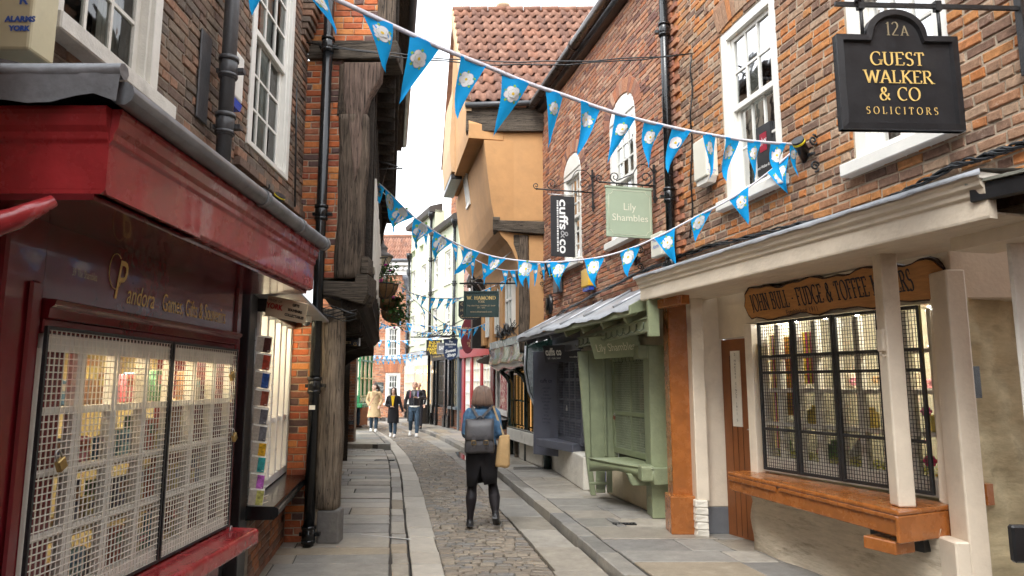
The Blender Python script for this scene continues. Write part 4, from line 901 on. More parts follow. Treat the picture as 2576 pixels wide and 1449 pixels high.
sash(h1, RW, *WA, cols=3, ru=2, rl=2, n=-.015, mt=white, split=.52, fw=.10)
sash(h1, RW, *WBq, cols=3, ru=3, rl=3, n=-.015, mt=white, split=.6, fw=.12)
# rubbed brick arch over the first window
r = random.Random(4); k = 14; c = (WA[0] + WA[1]) / 2; hw = (WA[1] - WA[0]) / 2
for i in range(k):
    t0, t1 = -1 + 2 * i / k, -1 + 2 * (i + 1) / k; y = lambda t: WA[3] + .02 + .05 * (1 - t * t)
    q = [(c + t0 * hw * 1.0 + .004, y(t0)), (c + t1 * hw * 1.0 - .004, y(t1)), (c + t1 * hw * 1.22 - .004, y(t1) + .27), (c + t0 * hw * 1.22 + .004, y(t0) + .27)]
    MB().prism(RW, q, -.05, .012, 0, .62 + .2 * r.random()).build('arch_brick', brick_r1, h1, bevel=.003)
# quoin-like edge of the nearer house, slightly proud
i = 0; z = z_low
while z < 6.5: MB().box(RW, sB - (.225 if i % 2 else .11), sB + .01, z + .006, z + .0705, -.03, .026, 0, r.random()).build('corner_brick', brick_r2, h1, bevel=.004); z += .0765; i += 1
WC = (RS(1597, 500)[0], RS(1531, 500)[0], RS(1531, 618)[1] + .02, RS(1531, 322)[1])
WD = (RS(1457, 500)[0], RS(1414, 500)[0], RS(1414, 672)[1], RS(1414, 452)[1])
bricks(h2, RW.off(0, 0, -.03), sB + .012, LR, 2.75, 7.0, brick_r2, mortar, [(WC[0], WC[1], WC[2], WC[3] + .1), (WD[0], WD[1], WD[2], WD[3] + .1)], seed=61, bl=.222, bh=.072, key='r2', keep=lambda s, h: not any(((s - (w[0] + w[1]) / 2) / ((w[1] - w[0]) / 2 + .02)) ** 2 + (max(h - w[3], 0) / .34) ** 2 < 1 and h > w[3] for w in (WC, WD)))
for w in (WC, WD):
    sash(h2, RW, *w, cols=3, ru=3, rl=3, n=-.035, mt=white, fw=.09, arch=.33)
    c = (w[0] + w[1]) / 2; hw = (w[1] - w[0]) / 2
    for i in range(17):
        a0, a1 = pi * i / 17, pi * (i + 1) / 17; e = lambda a, q: (c - (hw + q) * cos(a), w[3] + (.34 + q) * sin(a))
        MB().prism(RW.off(0, 0, -.03), [e(a0, .005), e(a0, .22), e(a1, .215), e(a1, .005)], -.05, .006, 0, r.random()).build('arch_brick', brick_r2, h2, bevel=.003)
# eaves of the rose brick house: timber fascia and big brown gutter
MB().box(RW, sB - .5, LR, 7.0, 7.22, -.3, .10).build('eaves_board', mat('brown_eaves_paint', (.035, .022, .016), .4, .3, 8, .2), h2, bevel=.01)
MB().sweep(RW, [(.20 + .085 * cos(a), 7.14 + .085 * sin(a)) for a in [2 * pi * i / 12 for i in range(12)]], sB - .6, LR + .1, smooth=True).build('eaves_gutter', mat('brown_gutter', (.03, .02, .015), .28, .3, 8, .1), h2)
for s in (sB + 1.2, sB + 2.9): MB().sweep(RW, [(.20 + .097 * cos(a), 7.14 + .097 * sin(a)) for a in [2 * pi * i / 12 for i in range(12)]], s, s + .06, smooth=True).build('gutter_joint', MT['brown_gutter'], h2)
ppx = RS(1678, 300, .1); q = RW.p(ppx[0], 0, .1)
drainpipe(h2, q.x, q.y, 2.75, 7.2, .052, blackgloss, (RS(1678, 68, .1)[1], RS(1684, 492, .1)[1], RS(1690, 665, .1)[1]))

# ---------------------------------------------------------------- cream sweet shop
js = thing('sweet_shopfront', RW.p(3.5, 0, .2), 'cream painted sweet shop front with long brown counter and black mesh window', 'shopfront')
pn, pf = atZ(2362, 1250, .78), atZ(1915, 1180, .78)
JW = wallR(pn.x, pn.y, pf.x, pf.y); JL = (pf - pn).length
zt_ = 2.19
# framed window behind the grilles
winf = mat('white_shop_frame', (.66, .62, .54), .4, .05, 5, .1)
win = MB().box(JW, -.02, JL + .02, .76, .90, -.14, -.05).build('window', winf, js, bevel=.004)
ncol, nrow = 8, 4
for i in range(ncol + 1): x = JL * i / ncol; MB().box(JW, x - .028, x + .028, .90, zt_ - .02, -.13, -.06).build('mullion', winf, win, bevel=.004)
for j in range(1, nrow): y = .9 + (zt_ - .92) * j / nrow; MB().box(JW, 0, JL, y - .016, y + .016, -.125, -.065).build('glazing_bar', winf, win, bevel=.003)
for i in range(ncol):
    for j in range(nrow):
        xa, xb, ya, yb = JL * i / ncol, JL * (i + 1) / ncol, .9 + (zt_ - .92) * j / nrow, .9 + (zt_ - .92) * (j + 1) / nrow
        MB().poly([JW.p(xa, ya, -.095), JW.p(xb, ya, -.095), JW.p(xb, yb, -.095), JW.p(xa, yb, -.095)]).build('pane', glassc, win)
room(js, JW, -.03, JL + .03, .74, 2.3, 1.1, mat('olive_interior_wall', (.36, .33, .24), .8, .2, 3, 0), -.15)
for k_ in range(5): MB().sphere(JW.p(.22 + k_ * .36, 2.24, -.42), .045, .045, .03, 8).build('spot_lamp', lampmat('shop_lamp_%d' % k_, (1, .96, .86), 120), js)
gshelf = mat('white_shelf', (.75, .72, .66), .4)
for zz in (1.23, 1.56): MB().box(JW, .0, JL, zz - .018, zz, -.42, -.15).build('shelf', gshelf, js)
# iron framed grilles, four leaves
us_ = [2362, 2228, 2109, 2004, 1915]
S_ = [max(0, JW.sh(u, 1000, .03)[0]) for u in us_]; S_[0] = 0.0
for i in range(4):
    a, c = S_[i] + .004, S_[i + 1] - .004; g_ = MB(); t = .026
    g_.box(JW, a, a + t, .79, zt_, .02, .05); g_.box(JW, c - t, c, .79, zt_, .02, .05)
    for hh in (.79, zt_ - t): g_.box(JW, a + t, c - t, hh, hh + t, .021, .049)
    for fq in (.763, .652, .273): hh = .79 + (zt_ - .79) * fq; g_.box(JW, a + t, c - t, hh - .013, hh + .013, .022, .048)
    gu = g_.build('grille', iron, js, bevel=.003); meshpanel(gu, JW, a + t, c - t, .80, zt_ - .02, .03, .0265, .031, .0042, iron)
# sweets: striped curtains, jars, bows and yellow straw
pink, yel = mat('pink_foil', (.75, .03, .22), .35, .2, 30, 0), mat('yellow_foil', (.85, .62, .02), .35, .2, 30, 0)
for i, (u, n_) in enumerate(((1962, 'left'), (2050, 'middle'), (1990, 'second'))):
    s0 = JW.sh(u, 900, -.2)[0]; o = thing('striped_sweet_curtain', JW.p(s0, .95, -.16), '%s hanging strip of pink and yellow striped sweet wrapping in the shop window' % n_, 'sweet display')
    zb = (.98, 1.60, 1.3)[i]; zt2 = (2.08, 2.08, 2.05)[i]; w_ = (.17, .20, .09)[i]
    for q in range(7): MB().box(JW, s0 - w_ / 2 + w_ * q / 7, s0 - w_ / 2 + w_ * (q + 1) / 7 - .001, zb, zt2, -.17 - .008 * (q % 2), -.16 - .008 * (q % 2)).build('stripe', pink if q % 2 else yel, o)
r = random.Random(9)
straw = MB()
for i in range(700):
    s0 = r.uniform(.03, JL - .03); p0_ = JW.p(s0, .90 + r.uniform(0, .07), r.uniform(-.24, -.14)); d = V((r.uniform(-1, 1), r.uniform(-1, 1), r.uniform(-.3, .6))) * .03; e_ = V((d.y, -d.x, .01)).normalized() * .004
    straw.poly([p0_ - d - e_, p0_ + d - e_, p0_ + d + e_, p0_ - d + e_])
st = straw.build('yellow_straw', mat('yellow_straw', (.62, .60, .03), .6, .3, 20, 0)); st['kind'] = 'stuff'; tag(st, 'shredded yellow paper straw along the foot of the sweet window', 'straw')
def bow(p, rr_, mt, label):
    b = MB()
    for i in range(6): a = i * pi / 3; b.sphere(V(p) + V((rr_ * .55 * cos(a), 0, rr_ * .45 * sin(a))), rr_ * .45, rr_ * .35, rr_ * .33, 8)
    tag(b.build('ribbon_bow', mt), label, 'bow')
mag, rose_, lil, wht = mat('magenta_ribbon', (.6, .02, .35), .3, .2, 40, 0), mat('rose_ribbon', (.8, .3, .38), .4, .2, 40, 0), mat('lilac_ribbon', (.4, .25, .6), .4, .2, 40, 0), mat('white_ceramic', (.75, .77, .8), .2, .1, 20, 0)
for u, v, rr_, m_, lb in ((2330, 1035, .05, mag, 'bright magenta ribbon bow on a shelf at the right of the sweet window'), (2340, 1160, .06, pink, 'pink ribbon bow low at the right end of the sweet window'), (2335, 965, .055, rose_, 'pale pink rosette on the upper shelf right of the white post'), (2150, 960, .05, rose_, 'pale pink rosette on the upper shelf of the third window leaf'), (2205, 955, .045, mat('tan_ribbon', (.5, .3, .12), .4, .2, 40, 0), 'tan rosette on the upper shelf beside the third leaf edge'), (2172, 1072, .035, lil, 'small lilac bow on the lower shelf behind the third leaf'), (2065, 1135, .045, rose_, 'pink box bow on the straw behind the second leaf'), (1968, 1128, .04, wht, 'pale blue-white pot on the straw behind the first leaf')):
    sq = JW.sh(u, v, -.22); bow(JW.p(sq[0], sq[1], -.22), rr_, m_, lb)
sq = JW.sh(2162, 1130, -.24); tp = thing('tilted_jar', JW.p(sq[0], sq[1] - .08, -.24), 'white jar lying tilted on the straw behind the third window leaf', 'jar')
MB().tube([JW.p(sq[0] + .05, sq[1] - .07, -.22), JW.p(sq[0] - .03, sq[1] + .06, -.26)], .05, 12).build('glass_body', wht, tp); MB().tube([JW.p(sq[0] - .03, sq[1] + .06, -.26), JW.p(sq[0] - .045, sq[1] + .085, -.265)], .045, 12).build('lid', rose_, tp)
for i in range(9):
    s0 = .12 + i * .2; z0_ = (1.23, 1.56, .93)[i % 3]; jl = thing('sweet_bag', JW.p(s0, z0_, -.3), '%s %s paper bag on the %s in the sweet window' % (('rightmost', 'middle', 'leftmost')[i // 3], ('yellow', 'cream', 'green')[i % 3], ('lower shelf', 'upper shelf', 'straw')[i % 3]), 'bag')
    mb_ = (mat('yellow_bag', (.75, .58, .1), .5, .15, 20, 0), mat('cream_bag', (.7, .62, .45), .5, .15, 20, 0), mat('green_bag', (.12, .25, .06), .5, .3, 20, 0))[i % 3]
    MB().box(JW, s0 - .045, s0 + .045, z0_, z0_ + .13, -.30, -.19).build('paper_body', mb_, jl, bevel=.01); MB().box(JW, s0 - .03, s0 + .03, z0_ + .13, z0_ + .17, -.265, -.235).build('folded_top', mb_, jl)
# wall above and beside the window
MB().box(JW, -.3, JL + .12, zt_ + .01, 2.62, -.2, .0).build('window_head', cream, js, bevel=.006)
MB().prism(JW, [JW.sh(u, v, .04) for u, v in ((2425, 1290), (2366, 1262), (2340, 722), (2408, 700))][::-1], -.02, .06).build('slanted_jamb', cream, js, bevel=.008)
MB().box(JW, JL + .0, JL + .10, .74, zt_ + .0, -.12, .045).build('jamb', cream, js, bevel=.006)
# counter
c1, c2, c3 = atZ(1830, 1186, .75), atZ(2258, 1286, .75), atZ(2406, 1269, .75)
JB = wallR(c2.x, c2.y, c1.x, c1.y); BL = (c1 - c2).length
c4 = c1 + (c3 - c2) * .55
b = MB(); tz = V((0, 0, -.035)); b.hexa([c2 + tz, c3 + tz, c4 + tz, c1 + tz, c2, c3, c4, c1]); b.build('counter_top', brownp, js, bevel=.012, seg=2)
MB().box(JB, .03, BL - .0, .575, .70, -.035, -.012).build('counter_front', brownp, js, bevel=.008)
MB().box(JB, .02, BL * .62, .685, .714, -.02, .002).build('moulding', brownp, js, bevel=.004); MB().box(JB, BL * .64, BL - .01, .672, .714, -.02, .003).build('moulding', brownp, js, bevel=.004)
JE = Fr(c2, (c3 - c2), (0, 0, 1), None); EL = (c3 - c2).length
MB().box(JE, -.0, EL, -.215, -.036, -.03, .0).build('counter_end', brownp, js, bevel=.008)
MB().box(JE, .02, .22, -.30, -.215, -.3, -.05).build('bearer', brownp, js, bevel=.006)
MB().box(JE, .35, .62, -.32, -.218, -.5, -.08).build('bearer', blackp, js)
# rendered foot wall, leaning in
fA, fB = atZ(1897, 1382, 0), atZ(2110, 1462, 0); d = (fB - fA).normalized(); fB = fA + d * 2.1
t1_, t2_ = fA + V((.03, .02, .60)), fB + V((.05, 0, .60)); R = []; k = 22
for j in range(9):
    t = j / 8; row = []
    for i in range(k + 1): w_ = i / k; row.append((fA.lerp(fB, w_)).lerp(t1_.lerp(t2_, w_), t) + V((-.02 * sin(w_ * 7 + t * 3) - .03 * (t > .8) + .012 * sin(w_ * 23 + t * 9), 0, 0)))
    R.append(row)
b = MB()
for j in range(8):
    for i in range(k): b.poly([R[j][i], R[j][i + 1], R[j + 1][i + 1], R[j + 1][i]], smooth=True)
b.poly([R[j_][0] for j_ in range(9)] + [R[8][0] + V((.5, .1, 0)), R[0][0] + V((.5, .1, 0))]); b.build('foot_wall', render_c, js)
# projecting foundation stone at the near end
b = MB(); b.rings([[atZ(2285, 1395, .12), atZ(2395, 1400, .12), atZ(2440, 1470, .05), atZ(2310, 1470, .05)], [atZ(2280, 1370, .28) + V((0, .1, 0)), atZ(2400, 1362, .28) + V((0, .1, 0)), atZ(2420, 1395, .28), atZ(2300, 1400, .28)]], smooth=False)
q = atZ(2340, 1445, .0); b = MB().hexa([q + V(x) for x in ((-.28, -.2, 0), (.25, -.2, 0), (.25, .3, 0), (-.28, .3, 0), (-.25, -.12, .30), (.22, -.16, .36), (.22, .3, .34), (-.2, .3, .32))])
b.build('foundation_stone', mat('whitewashed_stone', (.66, .62, .54), .85, .1, 5, .9, 14, dirt=.5, dirtcol=(.3, .27, .2)), js, bevel=.03, seg=2)
# posts and pillars
pb = atZ(2272, 1273, .752); MB().box(facing(pb.x, pb.y), -.062, .062, .752, 2.62, -.06, .06).build('canopy_post', cream, js, bevel=.012, seg=2)
MB().box(facing(pb.x, pb.y), -.085, -.06, 1.83, 1.99, -.03, .05).build('hook_plate', cream, js, bevel=.006); MB().tube([facing(pb.x, pb.y).p(-.075 + .025 * cos(a), 1.82 + .025 * sin(a), .04) for a in [pi + pi * i / 8 for i in range(9)]], .006, 6).build('post_hook', cream, js)
def column(name, ub0, ub1, vb, z0, z1, depth, mt, par, bevel=.012, z=0, extra=0):
    a, c = atZ(ub0, vb, z), atZ(ub1, vb, z); f = Fr((a.x, a.y, 0), (c.x - a.x, c.y - a.y, 0)); return MB().box(f, 0, (c - a).length, z0, z1, -depth, extra).build(name, mt, par, bevel=bevel, seg=2), f, (c - a).length
column('brown_pillar', 1697, 1752, 1341, .0, 2.5, .26, brownp, js); column('pillar_base', 1690, 1756, 1346, .0, .40, .30, brownp, js)
column('cream_pillar', 1757, 1790, 1350, .36, 2.6, .3, cream, js); _, f, l = column('cream_pillar_face', 1782, 1840, 1343, .28, 2.6, .3, cream, js)
MB().box(f, -.006, l + .006, .0, .28, -.3, .012).build('pillar_skirting', mat('grey_skirting', (.12, .125, .135), .5, .15, 6, .1), js, bevel=.006)
a = atZ(1768, 1350, 0); b = MB(); rr = random.Random(2)
for i in range(5): b.hexa([V((a.x, a.y, i * .075)) + V(x) for x in ((-.075, -.03 + rr.uniform(0, .03), 0), (.06, -.05, 0), (.06, .2, 0), (-.07, .2, 0), (-.075 + rr.uniform(0, .02), -.03, .073), (.06, -.05 + rr.uniform(0, .02), .073), (.06, .2, .073), (-.07, .2, .073))])
for i in range(5): b_ = MB().hexa([V(p) for p in b.v[i * 8:i * 8 + 8]]).build('rubble_stone', MT['whitewashed_stone'], js, bevel=.012, seg=2)
dn, df = atZ(1896, 1362, 0), atZ(1842, 1346, 0); DF = wallR(dn.x, dn.y, df.x, df.y); DL = (df - dn).length
DF = Fr((df.x, df.y, 0), (dn.x - df.x, dn.y - df.y, 0))
MB().box(DF, -.05, DL + .1, .0, 2.08, -.06, 0).build('door', doorp, js, bevel=.004)
for i in range(3): MB().box(DF, DL * (.25 + .25 * i) - .003, DL * (.25 + .25 * i) + .003, .02, 1.9, 0, .003).build('door_groove', mat('groove_brown', (.06, .02, .008), .6, .1, 9, 0), js)
MB().box(DF, -.1, DL + .12, 2.09, 2.62, -.2, .01).build('door_head', cream, js, bevel=.004)
pb0 = DF.sh(1846, 1072); pb1 = DF.sh(1861, 882)
pl = MB().box(DF, pb0[0], pb1[0], pb0[1], pb1[1], .001, .008).build('name_strip', whiteold, js)
for i, t in enumerate('2~MAKERS~SINCE~1911~S'):
    if t != '~': btext(js, DF, (pb0[0] + pb1[0]) / 2, pb1[1] - .05 - i * .035, .008, t, .028, iron)
hd = DF.sh(1892, 1080); MB().tube([DF.p(hd[0], hd[1], .0), DF.p(hd[0], hd[1], .06), DF.p(hd[0] + .08, hd[1] + .004, .07)], .007, 6).build('door_handle', steel, js); MB().box(DF, hd[0] + .07, hd[0] + .09, hd[1] - .09, hd[1] + .1, .05, .065).build('latch_plate', iron, js)
# beam over door and pillars, wire across it
e0, e1 = atZ(1612, 757, 2.50), atZ(2490, 548, 2.50)
KF = wallR(e1.x, e1.y, e0.x, e0.y); KL = (e0 - e1).length
MB().box(KF, KL - .66, KL - .01, 2.40, 2.495, -.20, -.10).build('brown_beam', brownp, js, bevel=.006)
# canopy: moulded fascia, boarded soffit, lead top
b = MB(); b.sweep(KF, [(-.06, 2.50), (.0, 2.50), (.004, 2.515), (.004, 2.63), (.02, 2.64), (.024, 2.67), (.045, 2.685), (.05, 2.71), (.065, 2.725), (.065, 2.75), (-.06, 2.75)], 0, KL); b.build('canopy_fascia', cream, js, bevel=.002)
nb_ = 7
for i in range(nb_): MB().box(KF, .03, KL - .02, 2.535, 2.55, -.07 - (i + 1) * .105 + .003, -.07 - i * .105).build('soffit_board', cream, js, bevel=.002)
b = MB(); k = 40
for i in range(k):
    s0, s1 = -.03 + (KL + .05) * i / k, -.03 + (KL + .05) * (i + 1) / k; z_ = lambda s: 2.735 + .004 * sin(s * 9) + .004 * sin(s * 23)
    b.poly([KF.p(s0, z_(s0), .078), KF.p(s1, z_(s1), .078), KF.p(s1, 2.765, .082), KF.p(s0, 2.765, .082)], smooth=True); b.poly([KF.p(s0, 2.765, .082), KF.p(s1, 2.765, .082), KF.p(s1, 2.86, -.85), KF.p(s0, 2.86, -.85)], smooth=True)
b.build('canopy_lead', lead, js); MB().box(KF, -.01, KL - .01, 2.72, 2.755, -.8, .06).build('canopy_deck', whiteold, js)
# hanging name board, wavy wooden plank
bl_, br_ = JW.sh(1882, 770, .10), JW.sh(2348, 690, .10)
BF = Fr(JW.p(bl_[0], 2.17, .05), -JW.ex, V((0, 0, 1)) + JW.en * .28, None); W_ = bl_[0] - br_[0]
sg = thing('sweet_shop_board', BF.o, 'wavy edged wooden board reading JOHN BULL FUDGE & TOFFEE MAKERS over the mesh window', 'sign')
def wav(k, t0=0): return [t0 + (i / k) for i in range(k + 1)]
top = [(W_ * t, .36 + .018 * sin(t * 19) + .012 * sin(t * 47)) for t in wav(28)]; bot = [(W_ * t, .045 + .016 * sin(t * 23 + 1) + .01 * sin(t * 41)) for t in wav(28)]
out = [(-.03, .10), (-.055, .2), (-.02, .27), (-.01, .32)] + top[1:] + [(W_ + .05, .34), (W_ + .10, .26), (W_ + .115, .17), (W_ + .05, .10)] + bot[::-1]
MB().prism(BF, out[::-1], -.035, -.004).build('dark_rim', mat('bark_rim', (.05, .028, .018), .7, .3, 12, .4, 40), sg)
sh_ = [(W_ / 2 + (x - W_ / 2) * .985, .2 + (y - .2) * .90) for x, y in out]
MB().prism(BF, sh_[::-1], -.004, .004).build('board_face', mat('varnished_board', (.40, .18, .045), .45, .2, 9, .15, 40, stretch=(1, 1, 6), dirt=.4, dirtcol=(.16, .06, .015)), sg)
dk = mat('board_black', (.015, .013, .02), .5, .1, 9, 0)
tw = sum(G[c][0] + .06 for c in 'JOHN BULL - FUDGE & TOFFEE MAKERS') - .06
tx = BF.sh(1893, 780, .004)[0]; te = BF.sh(2300, 720, .004)[0]
rtext(sg, BF, tx, .135, .004, 'JOHN BULL - FUDGE & TOFFEE MAKERS', .165, dk, 'LEFT', sx=(te - tx) / (tw * .165), weight=1.15, slab=.02)
btext(sg, BF, W_ * .34, .065, .004, 'Established 1911', .05, dk, sx=.8)
# passage at the right edge
pR = V((3.15, 4.76, 0)); al = thing('passage_walls', pR, 'rough whitewashed passage opening beside the sweet shop, cream posts and beam', 'passage')
PFm = facing(pR.x, pR.y)
MB().box(PFm, -.09, .05, 0, 2.4, -.2, .0).build('post', cream, al, bevel=.012, seg=2); MB().box(PFm, -.19, -.09, 0, .55, -.2, .01).build('post_foot', cream, al, bevel=.01)
MB().box(PFm, -.02, 1.5, 2.20, 2.75, -.25, -.06).build('lintel', cream, al, bevel=.01); MB().box(RW, .2, 1.9, 2.45, 2.75, -.4, -.06).build('wall_over_passage', cream, al)
b = MB(); kx, kz = 14, 22; f = Fr(PFm.p(.04, 0, -.06), V((.92, .39, 0)))
for i in range(kx):
    for j in range(kz):
        P_ = lambda a, c: f.p(a * .12, c * .11, .025 * sin(a * 2.1 + c * .7) + .02 * sin(c * 1.9 + a * .4)); b.poly([P_(i, j), P_(i + 1, j), P_(i + 1, j + 1), P_(i, j + 1)], smooth=True)
b.build('rubble_wall', mat('yellowed_limewash', (.48, .40, .24), .9, .22, 5, 1, 7, dirt=.8, dirtcol=(.18, .15, .09), stretch=(1, 1, 2.5)), al)
MB().box(f, .02, .09, 1.5, 1.72, -.02, .03).build('iron_bolt_slot', iron, al); MB().box(f, .03, .10, .78, .92, -.02, .04).build('wood_peg', brownp, al)
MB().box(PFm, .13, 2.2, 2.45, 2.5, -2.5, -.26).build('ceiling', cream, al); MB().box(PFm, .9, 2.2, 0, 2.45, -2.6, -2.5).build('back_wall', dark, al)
MB().sphere(PFm.p(.55, 2.16, -.40), .04, .05, .05, 8).build('passage_lamp', lampmat('yellow_passage_lamp', (1, .7, .15), 16), al)
pq = atY(2572, 1000, 4.1); MB().box(facing(pq.x + .03, pq.y), -.02, .09, 0, 2.7, -.03, 0).build('edge_post', whiteold, al, bevel=.012)
pq = atY(2560, 1370, 3.9); tag(MB().box(facing(pq.x + .02, pq.y), -.04, .25, pq.z - .1, pq.z + .1, -.05, 0).build('black_ledge_box', blackp, bevel=.012), 'black box-shaped ledge end at the right edge of the picture', 'ledge')
# the houses on either side of the camera carry the street on behind it
for nm, x0_, x1_, y0_, y1_, lb in (('neighbour_house', -5, -1.62, -9, 1.8, 'brown brick house on the near left before the red gift shop'), ('neighbour_house', 3.0, 7, -9, 3.15, 'brown brick house on the near right before the passage')):
    f = facing(0, y1_); o = thing(nm, ((x0_ + x1_) / 2, -3, 0), lb, 'house'); MB().box(f, x0_, x1_, -.1, 7, y1_ * 0, y1_ - y0_).build('wall', mat('plain_brick_wall', (.30, .17, .11), .9, .3, 6, .4), o)
    w_ = wallL(x1_ + .012, -4, x1_ + .012, y1_) if x1_ < 0 else wallR(x0_ - .012, -4, x0_ - .012, y1_); bricks(o, w_, 0, y1_ + 4, 0, 4.5, brick_br, mortard, wall=False, nobj=0, seed=3, depth=.03)
    MB().box(f, x0_ - .1, x1_ + .1, 7, 7.3, -.1, y1_ - y0_ + .1).build('eaves', blackp, o)
# dark roof corner of the next building at the right edge
q0, q1 = atY(2442, 462, 3.75), atY(2600, 395, 3.3); b = MB().bar(q0, q1 + V((.2, -.3, 0)), .5, .03, (0, 0, 1)); nx = thing('dark_canopy', q1, 'dark weathered board canopy corner with mossy lead at the upper right edge', 'canopy')
f = Fr(atY(2440, 500, 3.72), V((.55, -.85, .0)), (0, 0, 1), None); f = Fr(atY(2440, 505, 3.72), V((.50, -.86, 0)), (0, 0, 1), V((-.86, -.5, 0)))
MB().box(f, 0, 1.4, -.01, .085, -.06, 0).build('board', blackp, nx, bevel=.004); MB().box(f, -.01, 1.4, .088, .105, -.5, .02).build('mossy_lead', mat('mossy_lead', (.16, .16, .13), .7, .3, 9, .6, 20, dirt=.7, dirtcol=(.08, .10, .02)), nx)
# ---------------------------------------------------------------- right: sage green and slate grey shops under one lead canopy
gs = thing('green_shopfront', RW.p(6.2, 0, .1), 'sage green shop front with mesh window, curved counter and hook rail', 'shopfront')
ks = thing('grey_shopfront', RW.p(9.3, 0, .1), 'slate grey shop front with barred window and angular counter', 'shopfront')
lt = thing('lead_canopy', RW.p(7.5, 2.4, .3), 'long sloping lead canopy over the green and grey shops', 'canopy')
# canopy
k0, k1 = atZ(1592, 778, 2.42), atZ(1305, 852, 2.42); LFm = wallR(k0.x, k0.y, k1.x, k1.y); LL = (k1 - k0).length
b = MB(); k = 44
def cz(s, t): return 2.47 + .42 * t + .012 * sin(s * 4.2) * (1 - t) + .006 * sin(s * 17)
for i in range(k):
    s0, s1 = LL * i / k, LL * (i + 1) / k
    for j in range(4):
        a, c = j / 4, (j + 1) / 4; dep = lambda s: .78
        b.poly([LFm.p(s0, cz(s0, a), .03 - dep(s0) * a), LFm.p(s1, cz(s1, a), .03 - dep(s1) * a), LFm.p(s1, cz(s1, c), .03 - dep(s1) * c), LFm.p(s0, cz(s0, c), .03 - dep(s0) * c)], smooth=True)
    b.poly([LFm.p(s0, cz(s0, 0) - .06 - .01 * sin(s0 * 9), .045), LFm.p(s1, cz(s1, 0) - .06 - .01 * sin(s1 * 9), .045), LFm.p(s1, cz(s1, 0), .03), LFm.p(s0, cz(s0, 0), .03)], smooth=True)
b.build('lead_sheet', lead, lt)
for i in range(5): s0 = .5 + i * LL / 5; MB().tube([LFm.p(s0, cz(s0, a) + .012, .03 - .78 * a) for a in (0, .33, .66, 1)], .018, 8).build('lead_roll', lead, lt)
MB().box(LFm, .0, LL * .56, 2.36, 2.43, -.05, .02).build('fascia', greenp, lt, bevel=.004); MB().box(LFm, LL * .56, LL, 2.36, 2.43, -.05, .02).build('fascia', greyp, lt, bevel=.004)
MB().prism(Fr(LFm.p(-.02, 0, 0), -LFm.en, (0, 0, 1)), [(-.05, 2.36), (.75, 2.55), (.75, 2.86), (-.05, 2.46)], -.03, .02).build('end_board', greenp, lt, bevel=.004)
for i in range(7): s0 = .35 + i * (LL - .7) / 6; MB().bar(LFm.p(s0, 2.33, -.05), LFm.p(s0, 2.62, -.72), .07, .10).build('rafter', greenp if i < 4 else greyp, lt, bevel=.005)
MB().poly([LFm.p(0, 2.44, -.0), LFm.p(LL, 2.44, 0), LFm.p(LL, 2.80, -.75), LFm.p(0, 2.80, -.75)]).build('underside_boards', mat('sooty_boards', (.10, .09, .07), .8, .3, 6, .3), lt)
# wall behind, cream between rafters
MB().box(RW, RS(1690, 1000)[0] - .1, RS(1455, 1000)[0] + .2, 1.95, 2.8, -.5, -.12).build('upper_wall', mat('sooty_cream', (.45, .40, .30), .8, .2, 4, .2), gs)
# --- green shop
def boxpix(par, name, mt, u0, v0, u1, v1, Y, depth, bevel=.01): 
    f = facing(0, Y); a = f.sh(u0, v1); c = f.sh(u1, v0); return MB().box(f, a[0], c[0], a[1], c[1], -depth, 0).build(name, mt, par, bevel=bevel, seg=2)
gb = atZ(1642, 1305, 0); gY = gb.y
boxpix(gs, 'door_post', greenp, 1642, 870, 1694, 1305, gY, .35)
boxpix(gs, 'door_head', greenp, 1605, 868, 1694, 902, gY + .05, .3)
MB().box(facing(0, gY + .4), gb.x + .02, gb.x + .5, 0, 2.1, -.05, 0).build('door_leaf', greenp, gs)
lb = atZ(1480, 1246, 0); lY = lb.y
f = facing(0, lY); MB().prism(f, [f.sh(u, v) for u, v in ((1482, 1160), (1556, 1150), (1552, 876), (1453, 884))], -.05, 0).build('side_cheek', greenp, gs, bevel=.008)
MB().prism(f, [f.sh(u, v) for u, v in ((1486, 1246), (1499, 1246), (1487, 1155), (1480, 884), (1453, 884), (1474, 1150))], -.08, .03).build('leaning_post', greenp, gs, bevel=.008)
for u in (1519, 1543): q = f.sh(u, 900); MB().box(f, q[0] - .02, q[0] + .02, .55, 2.0, 0, .03).build('cheek_batten', greenp, gs, bevel=.006)
GS0, GS1 = RS(1643, 1100, -.12)[0], RS(1546, 1100, -.12)[0]
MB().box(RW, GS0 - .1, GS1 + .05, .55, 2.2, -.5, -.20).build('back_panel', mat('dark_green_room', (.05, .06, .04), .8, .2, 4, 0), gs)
win = MB().box(RW, GS0, GS1, .62, .70, -.2, -.11).build('window', greenp, gs, bevel=.004)
gh0, gh1 = .70, RS(1600, 905, -.12)[1]
MB().box(RW, GS0, GS0 + .06, .7, gh1, -.2, -.10).build('frame', greenp, win); MB().box(RW, GS1 - .06, GS1, .7, gh1, -.2, -.10).build('frame', greenp, win); MB().box(RW, GS0, GS1, gh1, gh1 + .08, -.2, -.10).build('frame', greenp, win)
mid = RS(1600, 1043, -.12)[1]; MB().box(RW, GS0, GS1, mid - .025, mid + .025, -.2, -.105).build('frame', greenp, win, bevel=.004); c_ = (GS0 + GS1) / 2; MB().box(RW, c_ - .022, c_ + .022, .7, gh1, -.19, -.11).build('frame', greenp, win)
